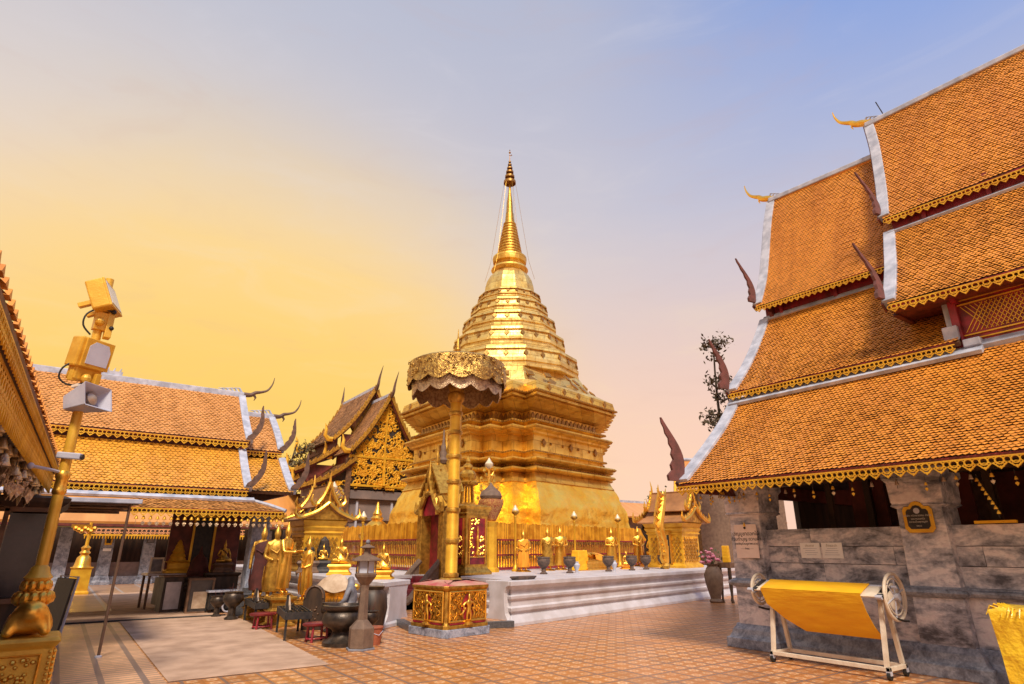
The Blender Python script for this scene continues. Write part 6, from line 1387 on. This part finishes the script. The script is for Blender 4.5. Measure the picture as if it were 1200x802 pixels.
# camera on an arm
q = MB(); cc = V((LX + .02, LY - .07, 2.37)); Mc = RotM(62, 4); obox(cc, .075, .25, .07, Mc, q); o = q.build('security_camera', GREYP, t, bevel=.012)
q = MB(); q.tube([cc + Mc @ V((0, -.13, -.003)), cc + Mc @ V((0, -.145, -.003))], .032, 12); q.build('lens', BLACK, o); q = MB(); q.tube([(LX - .30, LY - .12, 2.31), (LX - .10, LY - .08, 2.28), (LX, LY, 2.26)], .018, 6); q.ball((LX - .30, LY - .12, 2.31), .035, 8); q.build('camera_arm', GREYP, t, smooth=True)

def fz(z):
    P = ((0, 0), (.84, .74), (1.5, 1.40), (2.24, 2.30), (2.37, 2.58), (2.82, 3.20), (3.28, 3.78), (3.98, 4.50), (4.5, 5.05))
    for (a, b), (c, d) in zip(P, P[1:]):
        if z <= c: return b + (d - b) * (z - a) / (c - a)
    return z + .55
for o in t.children:
    if o.name.split('.')[0] in ('pole', 'square_pedestal', 'relief_panel'):
        for v_ in o.data.vertices: v_.co.z = fz(v_.co.z)
    else:
        zc = sum((v_.co.z for v_ in o.data.vertices)) / len(o.data.vertices); o.location.z += fz(zc) - zc
# small gold pole far back
t = thing('small_gilded_pole', 'small leaning-looking gold pole with square lion pedestal by the far cloister', 'lamp pole', (.85, 28.3, 0), 0)
moulded(rrect(0, 0, .62, .62), [(.05, 0), (.05, .08), (0, .12), (0, .85), (.05, .92)]).build('pedestal', GOLDP, t, bevel=.01)
MB().lathe([(.3, .92), (.26, 1.0), (.22, 1.25), (.12, 1.35), (.18, 1.42), (.12, 1.5), (.16, 1.6), (.07, 1.68)], 12).build('lion_knot', GOLD, t, smooth=True); MB().lathe([(.06, 1.66), (.05, 2.5)], 10).build('pole', GOLDP, t, smooth=True)
m = MB(); m.box(-.3, 0, 2.3, .6, .1, .12); 
for i in range(7): m.ball((-.45 + .12 * i * .8, -.05, 2.28 - .05 * (i % 3)), .09, 6)
m.build('gilt_bracket', GOLD, t)

# awning on a thin pole
t = thing('sheet_awning', 'flat dark awning sheet with pale front edge held by one thin pole', 'awning', (.82, 12.05, 0), world=True)
MB().strip([(.95, 12.0, 2.34), (.95, 16.6, 2.52)], [(-1.4, 12.0, 2.33), (-1.4, 16.6, 2.5)], .03).build('awning_sheet', TARP, t)
m = MB(); m.strip([(1.0, 11.93, 2.36), (1.0, 12.06, 2.36)], [(-1.4, 11.93, 2.35), (-1.4, 12.06, 2.35)], .07); m.build('front_rail', MORT, t, bevel=.01)
m = MB()
for y in (12.9, 14.0, 15.1, 16.2): m.tube([(.95, y, 2.33), (-1.4, y, 2.32)], .03, 6)
m.tube([(.95, 12.1, 2.30), (.95, 16.6, 2.48)], .025, 6); m.build('purlin', WOODM, t)
MB().tube([(.82, 12.05, 0), (.84, 12.05, 2.34)], .022, 8).build('support_pole', mat('rusty_brown_steel', (.16, .09, .06), .5, .3), t, smooth=True)
MB().lathe([(.05, 0), (.05, .02), (.03, .03)], 10, (.82, 12.05, .004)).build('pole_foot', GREYP, t)

# ================================================================ OFFERING TABLES NEAR THE LEFT PILLAR
t = thing('offering_table', 'grey-topped wooden offering table under the miniature gold chedi', 'table', (2.75, 20.6, 0), .1)
MB().box(0, 0, .86, 1.3, .8, .06).build('table_top', PALE, t, bevel=.01)
MB().box(.1, 0, .1, .8, .6, .7).build('cupboard', WOOD, t)
for sx in (-.58, .58):
    for sy in (-.34, .34): MB().box(sx, sy, 0, .06, .06, .86).build('leg', WOODM, t)
t = thing('miniature_chedi', 'miniature gold chedi model standing on the offering table', 'chedi model', (2.85, 20.5, .92), .1)
moulded(rect(-.28, -.28, .28, .28), [(.04, 0), (.04, .06), (0, .1), (-.04, .12), (-.04, .26), (.02, .3), (-.06, .34)]).build('square_base', GOLDP, t, bevel=.006)
MB().lathe([(.24, .33), (.2, .42), (.22, .44), (.16, .54), (.18, .56), (.12, .68), (.13, .7), (.08, .8), (.09, .82), (.05, .9), (.03, 1.05), (.006, 1.28)], 12).build('ringed_spire', GOLDP, t, smooth=False)
t = thing('picture_frame', 'pale framed picture leaning on the offering table left of the chedi model', 'picture', (2.35, 20.45, .92), .2)
MB().box(0, 0, 0, .36, .03, .42).build('frame', CREAMP, t, bevel=.01); MB().box(0, -.018, .05, .26, .01, .32).build('picture', GREYC, t)
t = thing('donation_box', 'glass-fronted wooden donation case tilted on the floor nearest the carpet', 'donation box', (3.25, 18.55, 0), -.1)
m = MB(); 
for x in (-.28, .28):
    for y in (-.22, .22): m.box(x, y, 0, .05, .05, .84)
for z in (.0, .80): m.box(0, 0, z, .62, .5, .05)
m.build('timber_frame', WOODM, t, bevel=.006); MB().box(0, 0, .05, .52, .40, .75).build('glass_case', GLASS, t)
m = MB(); m.box(0, -.21, .12, .34, .01, .4); m.build('pale_paper', CREAMC, t)
t = thing('donation_box', 'darker wooden donation case standing left of the glass-fronted one', 'donation box', (2.65, 19.3, 0), .1)
MB().box(0, 0, 0, .5, .5, .86, 0, .94).build('case', WOOD, t, bevel=.01); MB().box(0, -.26, .08, .36, .02, .66).build('door_panel', PALE, t); MB().box(0, 0, .86, .56, .56, .04).build('lid', WOODM, t, bevel=.008)
mk = seated_buddha('dark maroon-robed seated monk statue beside the miniature chedi', (3.3, 19.6, .55), 0, 1.05, ROBE, ROBE, WOOD, bh=.3)
m = MB(); m.lathe([(.30, .28), (.26, .5), (.2, .72), (.1, .84), (.03, .9)], 14, (0, .02, 0), 1, .8); m.build('robe', ROBE, mk, smooth=True)
t = thing('statue_plinth', 'dark timber plinth under the maroon-robed monk statue', 'plinth', (3.3, 19.6, 0)); moulded(rrect(0, 0, .7, .5), [(.03, 0), (.03, .08), (0, .1), (0, .48), (.04, .545)]).build('plinth_block', WOOD, t, bevel=.01)
t = thing('grey_trolley', 'low grey trolley tray with one wheel tucked before the left marble pillar', 'trolley', (3.75, 18.3, 0), .1)
MB().box(0, 0, .5, .8, .45, .05).build('tray', GREYP, t, bevel=.01); MB().box(-.05, 0, .1, .6, .35, .36).build('shelf_box', BLACK, t)
for s in (-.36, .36): MB().tube([(s, 0, 0.04), (s, 0, .5)], .02, 6).build('leg', BLACK, t)
m = MB(); m.tube([(.1 + .13 * math.cos(2 * PI * i / 16), -.24, .16 + .13 * math.sin(2 * PI * i / 16)) for i in range(17)], .022, 6); m.build('wheel', GREYP, t, smooth=True)
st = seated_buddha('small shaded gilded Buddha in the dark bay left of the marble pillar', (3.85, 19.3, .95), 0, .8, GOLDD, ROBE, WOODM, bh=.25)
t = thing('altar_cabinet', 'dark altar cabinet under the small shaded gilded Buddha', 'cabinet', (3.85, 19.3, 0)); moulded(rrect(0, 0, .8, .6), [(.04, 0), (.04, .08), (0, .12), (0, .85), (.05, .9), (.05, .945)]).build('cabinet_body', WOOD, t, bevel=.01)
t = thing('wooden_crate_box', 'small dark granite-grey box standing at the foot of the left marble pillar', 'box', (4.02, 17.05, 0)); MB().box(0, 0, 0, .42, .3, .48).build('box_body', GRAN, t, bevel=.01); MB().box(0, 0, .48, .46, .34, .03).build('box_lid', GRAN, t, bevel=.006)

# ================================================================ ORNATE HALL BEHIND THE LEFT FENCE
OH = thing('temple_hall', 'ornate small hall with blue and gold carved gable between the left hall and the chedi', 'temple hall', (15.1, 35, 0), world=True)
GX = 15.12
def gp(prof, y, s): return [(GX + s * a, y, z) for a, z in prof]
f1 = [(0, 10.67), (.8, 9.15), (1.5, 8.0), (2.35, 6.95)]; f2 = [(1.9, 6.55), (3.4, 5.45), (5.0, 4.78)]
r1 = [(0, 11.65), (.85, 10.1), (1.65, 8.95), (2.6, 7.95)]; r2 = [(2.15, 7.5), (3.4, 6.6), (4.7, 5.95)]; r3 = [(4.3, 5.6), (5.6, 4.9), (6.8, 4.4)]
for s in (-1, 1):
    for pf, y0, y1 in ((f1, 34, 37), (f2, 34.1, 37), (r1, 36.5, 42.4), (r2, 36.6, 42.2), (r3, 36.9, 42)):
        if s < 0: tiled_roof(OH, gp(pf, y0, s), gp(pf, y1, s), .17, .2, TILEK, lift=.03)
        else: MB().strip(gp(pf, y0, s), gp(pf, y1, s), .08).build('roof_slope', TILEK, OH)
        for yy in (y0, y1):
            P = densify(gp(pf, yy, s), 4); m = MB(); m.strip([p + V((0, -.10, .08)) for p in P], [p + V((0, .06, .08)) for p in P], .16)
            for i in range(len(P) - 1): m.poly3([P[i] + V((0, -.05, .08)), P[i] + V((s * .05, -.05, .2)), P[i + 1] + V((0, -.05, .08))], (0, .06, 0))
            m.build('gilt_gable_edge', GOLDD, OH); Q_ = MB(); Q_.strip([p + V((0, .02, -.09)) for p in P], [p + V((0, .10, -.09)) for p in P], .14); Q_.build('maroon_gable_board', MAROON, OH)
            e = P[-1]; m = MB(); m.tube([e, e + V((s * .25, 0, .0)), e + V((s * .48, 0, .22)), e + V((s * .42, 0, .6)), e + V((s * .52, 0, .95))], [.16, .17, .12, .09, .015], 6); m.build('naga_finial', GOLDP, OH, smooth=True)
MB().strip([(GX - .09, 34, 10.75), (GX - .09, 37, 10.75)], [(GX + .09, 34, 10.75), (GX + .09, 37, 10.75)], .2).build('ridge_cap', MORT, OH); MB().strip([(GX - .09, 36.5, 11.75), (GX - .09, 42.4, 11.7)], [(GX + .09, 36.5, 11.75), (GX + .09, 42.4, 11.7)], .2).build('ridge_cap', MORT, OH)
for y, z, s in ((33.9, 10.7, -1), (36.4, 11.7, -1), (42.4, 11.7, 1)):
    m = MB(); m.tube(densify([(GX, y, z - .2), (GX, y + s * .25, z + .1), (GX + .05, y + s * .3, z + .6), (GX + .15, y + s * .5, z + 1.35)], 3), [.12, .12, .11, .10, .09, .08, .07, .05, .03, .012][:10], 6); m.build('ridge_finial', DW, OH, smooth=True)
for s in (-1, 1):
    for a, y0, y1, z0, z1 in ((2.0, 34.5, 37, 5.9, 7.1), (3.6, 34.7, 37, 4.6, 5.6), (2.2, 36.8, 42.1, 6.9, 8.2), (4.0, 37, 41.9, 5.0, 6.3), (4.5, 37, 41.9, 3.5, 5.6)): MB().box(GX + s * a, (y0 + y1) / 2, z0, .12, y1 - y0, z1 - z0).build('maroon_side_board', MAROON, OH)
for y, w_, z0, z1 in ((36.75, 3.9, 6.8, 8.4), (36.95, 7.6, 5.0, 6.4)): MB().box(GX, y, z0, w_, .1, z1 - z0).build('maroon_front_board', MAROON, OH)
# gable wall: carved openwork over a blue ground
g = [(-2.15, 6.7), (-1.4, 7.75), (-.7, 8.95), (0, 10.35), (.7, 8.95), (1.4, 7.75), (2.15, 6.7)]
MB().poly3([(GX + a, 34.45, z) for a, z in g], (0, .1, 0)).build('gable_ground', INDIGO, OH)
MB().poly3([(GX + a, 34.5, z) for a, z in ((-4.4, 4.9), (-2.2, 6.0), (-2.2, 6.75), (2.2, 6.75), (2.2, 6.0), (4.4, 4.9))], (0, .1, 0)).build('gable_ground', INDIGO, OH)
m = MB(); random.seed(15)
def inside(a, z):
    if z > 6.72: return abs(a) < 2.0 * (10.2 - z) / (10.2 - 6.7)
    return z > 4.95 and abs(a) < (2.0 if abs(a) < 2.0 else 4.2 * (6.1 - z) / 1.2 - .1)
for i in range(900):
    a, z = rnd(-4, 2.4), rnd(4.95, 10.1)
    if not inside(a, z): continue
    r_ = rnd(.08, .17); ph = rnd(0, 6.28); d = rnd(-1, 1) > 0 and 1 or -1
    m.tube([(GX + a + r_ * (1.2 - k * .1) * math.cos(ph + d * k), 34.36, z + r_ * (1.2 - k * .1) * math.sin(ph + d * k)) for k in range(7)], [.045, .05, .05, .045, .04, .03, .015], 4)
for z in (5.0, 6.68): m.box(GX, 34.34, z, 4.4, .1, .12)
for a in (-2.15, 0 - .0, 2.15): m.box(GX + a, 34.34, 5.0, .16, .12, 1.7)
m.tube([(GX, 34.34, 6.8), (GX, 34.34, 9.9)], .07, 5); m.tube([(GX, 34.34, 5.1), (GX, 34.34, 6.6)], [.3, .08], 8, .3)
m.build('gilt_carving', GOLDP, OH)
for a in (-2.2, 2.2): MB().box(GX + a, 34.4, 2.0, .3, .3, 4.6).build('timber_post', WOODM, OH)
m = MB()
for x0, x1, z0, z1 in ((-4.4, 4.6, 0, 4.3),): m.box(GX + (x0 + x1) / 2, 36.5, z0, x1 - x0, 3.6, z1 - z0)
m.build('plaster_wall', GREYW, OH); m = MB(); m.box(GX, 34.6, 4.3, 9.4, .3, .5); m.box(GX, 34.62, 3.1, 9.1, .12, .18); m.build('stone_band', GREYW, OH, bevel=.02)
for a in (-3.4, -1.4, .8): MB().box(GX + a, 34.66, 0, .12, .12, 4.2).build('downpipe', GREYP, OH)

# ================================================================ ROOF FAR RIGHT AND DISTANT BUILDINGS
t = thing('cloister', 'low tiled roof with white ridge far behind the chedi on the right', 'cloister', (34, 31, 0), world=True)
MB().strip([(26, 33.2, 4.9), (26, 31.8, 4.2), (26, 30.6, 3.7)], [(52, 33.2, 4.9), (52, 31.8, 4.2), (52, 30.6, 3.7)], .1).build('roof_slope', TILEB, t); MB().strip([(26, 33.1, 5.02), (52, 33.1, 5.02)], [(26, 33.4, 5.02), (52, 33.4, 5.02)], .18).build('ridge_cap', MORT, t)
MB().box(39, 31.4, 0, 26, .3, 3.7).build('wall', STONEB, t)
t = thing('cloister', 'steep little tiled roof with gold edge between the right shrine and the marble hall', 'cloister', (26, 20, 0), world=True)
MB().strip([(26, 21, 6.0), (25.3, 20.5, 5.2), (24.8, 20.2, 4.2)], [(31, 18, 6.0), (30.5, 17.5, 5.2), (30, 17, 4.2)], .1).build('roof_slope', TILEB, t); MB().tube([(26, 21, 6.05), (31, 18, 6.05)], .09, 6).build('ridge_cap', MORT, t); MB().tube([(25.9, 21.1, 6.0), (25.2, 20.6, 5.2), (24.7, 20.3, 4.2)], .08, 6).build('gilt_gable_edge', GOLDP, t); MB().box(27.8, 19.4, 0, 4.5, 2.6, 4.3, -.5).build('wall', STONEB, t)

# ================================================================ TREES
def tree(name, label, base, h, crown, nl, leaf, mt, lsize, seed, n1=9, spread=1.0, trunk=.22):
    random.seed(seed); t = thing(name, label, 'tree', base)
    tr = MB(); tr.tube(densify([(0, 0, 0), (rnd(-.2, .2), rnd(-.2, .2), h * .4), (rnd(-.3, .3), rnd(-.3, .3), h * .75), (0, 0, h)], 3), [trunk * (1 - .09 * i) for i in range(10)], 8); tips = []
    for i in range(n1):
        z0 = h * rnd(.35, .95); a = rnd(0, 2 * PI); l = crown * rnd(.5, 1) * (1.15 - .6 * (z0 / h)) * spread
        p = V((0, 0, z0)); q = V((l * .5 * math.cos(a), l * .5 * math.sin(a), z0 + l * .25)); r_ = V((l * math.cos(a + .2), l * math.sin(a + .2), z0 + l * rnd(.3, .6)))
        tr.tube([p, q, r_], [.07, .045, .015], 5)
        for k in range(4):
            s_ = lerp(p, r_, rnd(.4, 1)); e = s_ + V((rnd(-.5, .5), rnd(-.5, .5), rnd(.1, .7))) * crown * .35; tr.tube([s_, e], [.02, .006], 4); tips += [s_, e, lerp(s_, e, .5)]
    tr.build('trunk', BARK, t); m = MB()
    for i in range(nl):
        c0 = random.choice(tips) + V((random.gauss(0, 1), random.gauss(0, 1), random.gauss(0, .8))) * leaf
        u_ = V((rnd(-1, 1), rnd(-1, 1), rnd(-1, 1))).normalized(); w_ = u_.cross(V((rnd(-1, 1), rnd(-1, 1), rnd(-1, 1)))).normalized(); s_ = lsize * rnd(.6, 1.3)
        m.add([c0 - u_ * s_, c0 + w_ * s_ * .45, c0 + u_ * s_, c0 - w_ * s_ * .45], [(0, 1, 2, 3)])
    m.build('crown', mt, t, fix=False); return t
tree('slender_tree', 'sparse dark-leaved tree with dangling leaves rising behind the left edge of the marble hall roofs', (23.5, 16.25, 0), 11.2, 1.5, 1500, .16, LEAFD, .11, 5, 26, .7, .12)
tree('round_leafed_tree', 'small leafy tree behind the left hall ridge', (11.4, 40, 0), 8.0, 1.9, 1700, .26, mat('olive_brown_leaf', (.16, .11, .03), .7, 0, (.08, .06, .02), 5, bump=0, island=.8), .14, 9, 14, 1.0, .2)  # warm brown leaves, varied at random per leaf
random.seed(30)
for i, (x, y, h_, c_) in enumerate(((46, 40, 5.5, 3.0), (-16, 50, 6.5, 4))):
    tree('background_tree', ('low dark tree beyond the far right cloister roof', 'dark tree beyond the far cloister on the left')[i], (x, y, 0), h_, c_, 1600, .4, LEAF, .2, 40 + i, 10)

# ================================================================ SKY, SUN, CAMERA
SUNAZ, SUNEL = 172, 50     # degrees clockwise from the viewing direction, elevation
YAW = math.radians(35.7); PITCH = math.radians(19)
F0 = V((math.sin(YAW), math.cos(YAW), 0)); RR = V((math.cos(YAW), -math.sin(YAW), 0))
def dirv(az, el): a, e = math.radians(az), math.radians(el); return (F0 * math.cos(a) + RR * math.sin(a)) * math.cos(e) + V((0, 0, math.sin(e)))
W = bpy.data.worlds.new('World'); S.world = W; W.use_nodes = True
nt = W.node_tree; N = nt.nodes; L = nt.links; N.clear()
out = N.new('ShaderNodeOutputWorld'); bg = N.new('ShaderNodeBackground'); bgn = N.new('ShaderNodeBackground'); mxs = N.new('ShaderNodeMixShader')
sky = N.new('ShaderNodeTexSky'); sky.sky_type = 'NISHITA'; sky.sun_disc = False; sd = dirv(SUNAZ, SUNEL); sky.sun_elevation = math.radians(SUNEL); sky.sun_rotation = math.atan2(sd.x, sd.y)
L.new(sky.outputs[0], bgn.inputs[0]); bgn.inputs[1].default_value = .10
tc = N.new('ShaderNodeTexCoord')
def M(op, a, b=None, c=None, clamp=False):
    n = N.new('ShaderNodeMath'); n.operation = op; n.use_clamp = clamp
    for i, x in enumerate((a, b, c)):
        if x is None: continue
        if isinstance(x, (int, float)): n.inputs[i].default_value = x
        else: L.new(x, n.inputs[i])
    return n.outputs[0]
def dot(v):
    n = N.new('ShaderNodeVectorMath'); n.operation = 'DOT_PRODUCT'; L.new(tc.outputs['Generated'], n.inputs[0]); n.inputs[1].default_value = v; return n.outputs['Value']
def mixc(f, a, b):
    n = N.new('ShaderNodeMix'); n.data_type = 'RGBA'; n.clamp_factor = True
    if isinstance(f, (int, float)): n.inputs[0].default_value = f
    else: L.new(f, n.inputs[0])
    for i, x in ((6, a), (7, b)):
        if isinstance(x, tuple): n.inputs[i].default_value = (*x, 1)
        else: L.new(x, n.inputs[i])
    return n.outputs[2]
def sstep(x, a, b):
    n = N.new('ShaderNodeMapRange'); n.interpolation_type = 'SMOOTHSTEP'; L.new(x, n.inputs[0]); n.inputs[1].default_value = a; n.inputs[2].default_value = b; return n.outputs[0]
def srgb(r, g, b): return tuple(((c / 255 + .055) / 1.055) ** 2.4 for c in (r, g, b))
z = M('ABSOLUTE', dot((0, 0, 1)))
ns = N.new('ShaderNodeTexNoise'); mp = N.new('ShaderNodeMapping'); mp.inputs['Scale'].default_value = (1, 1, 3.2); L.new(tc.outputs['Generated'], mp.inputs[0]); L.new(mp.outputs[0], ns.inputs['Vector']); ns.inputs['Scale'].default_value = 2.2; ns.inputs['Detail'].default_value = 6; ns.inputs['Roughness'].default_value = .55; ns.inputs['Distortion'].default_value = .4
cl_ = M('MULTIPLY_ADD', ns.outputs[0], .26, -.13)
n2_ = N.new('ShaderNodeTexNoise'); mp2 = N.new('ShaderNodeMapping'); mp2.inputs['Scale'].default_value = (1.6, 1.0, 5.5); mp2.inputs['Rotation'].default_value = (.3, .2, .5); L.new(tc.outputs['Generated'], mp2.inputs[0]); L.new(mp2.outputs[0], n2_.inputs['Vector']); n2_.inputs['Scale'].default_value = 3.0; n2_.inputs['Detail'].default_value = 8; n2_.inputs['Roughness'].default_value = .6; n2_.inputs['Distortion'].default_value = .8
g = M('ADD', dot(tuple(dirv(-25, 7))), M('MULTIPLY', cl_, .42))            # closeness to the glow
glow = sstep(g, .80, .99)
side = sstep(M('ADD', dot(tuple(RR)), M('MULTIPLY', cl_, .6)), -.60, .80)   # left to right
side2 = sstep(dot(tuple(RR)), .05, .62)
hz_ = mixc(glow, mixc(side, srgb(252, 212, 162), srgb(250, 203, 184)), srgb(255, 204, 84))
mid = mixc(glow, mixc(side, srgb(228, 212, 200), srgb(188, 190, 212)), srgb(254, 216, 140))
top = mixc(side2, mixc(side, srgb(186, 191, 208), srgb(160, 170, 205)), srgb(78, 142, 228))
zz = M('MULTIPLY_ADD', cl_, .22, z)
c1 = mixc(sstep(zz, .10, .55), hz_, mid); c2 = mixc(sstep(zz, .40, .84), c1, top)
wisps = sstep(n2_.outputs[0], .50, .78); c2 = mixc(M('MULTIPLY', wisps, .20), c2, mixc(sstep(z, .2, .7), srgb(255, 226, 170), srgb(222, 218, 226)))
dk = sstep(n2_.outputs[0], .48, .28); c2 = mixc(M('MULTIPLY', dk, .10), c2, srgb(205, 165, 150))
L.new(c2, bg.inputs[0]); bg.inputs[1].default_value = 1.0
mxs.inputs[0].default_value = .07; L.new(bg.outputs[0], mxs.inputs[1]); L.new(bgn.outputs[0], mxs.inputs[2]); L.new(mxs.outputs[0], out.inputs[0])
sun = bpy.data.lights.new('sun', 'SUN'); sun.energy = 4.0; sun.angle = math.radians(12); sun.color = (1, .87, .70)
so = bpy.data.objects.new('sun', sun); C.objects.link(so); so.rotation_euler = (-sd).to_track_quat('-Z', 'Y').to_euler()
cam = bpy.data.cameras.new('camera'); cam.lens = 21.0; cam.sensor_width = 36; cam.clip_end = 2000; cam.clip_start = .05
co = bpy.data.objects.new('camera', cam); C.objects.link(co); co.location = (0, 0, 1.6); co.rotation_euler = (PI / 2 + PITCH, 0, -YAW); S.camera = co
S.render.resolution_x = 1024; S.render.resolution_y = 684
S.view_settings.view_transform = 'Standard'; S.view_settings.look = 'None'; S.view_settings.exposure = 0.12; S.view_settings.gamma = 1
S.cycles.use_denoising = True
for o in list(bpy.data.objects):
    if '_w' in o: del o['_w']
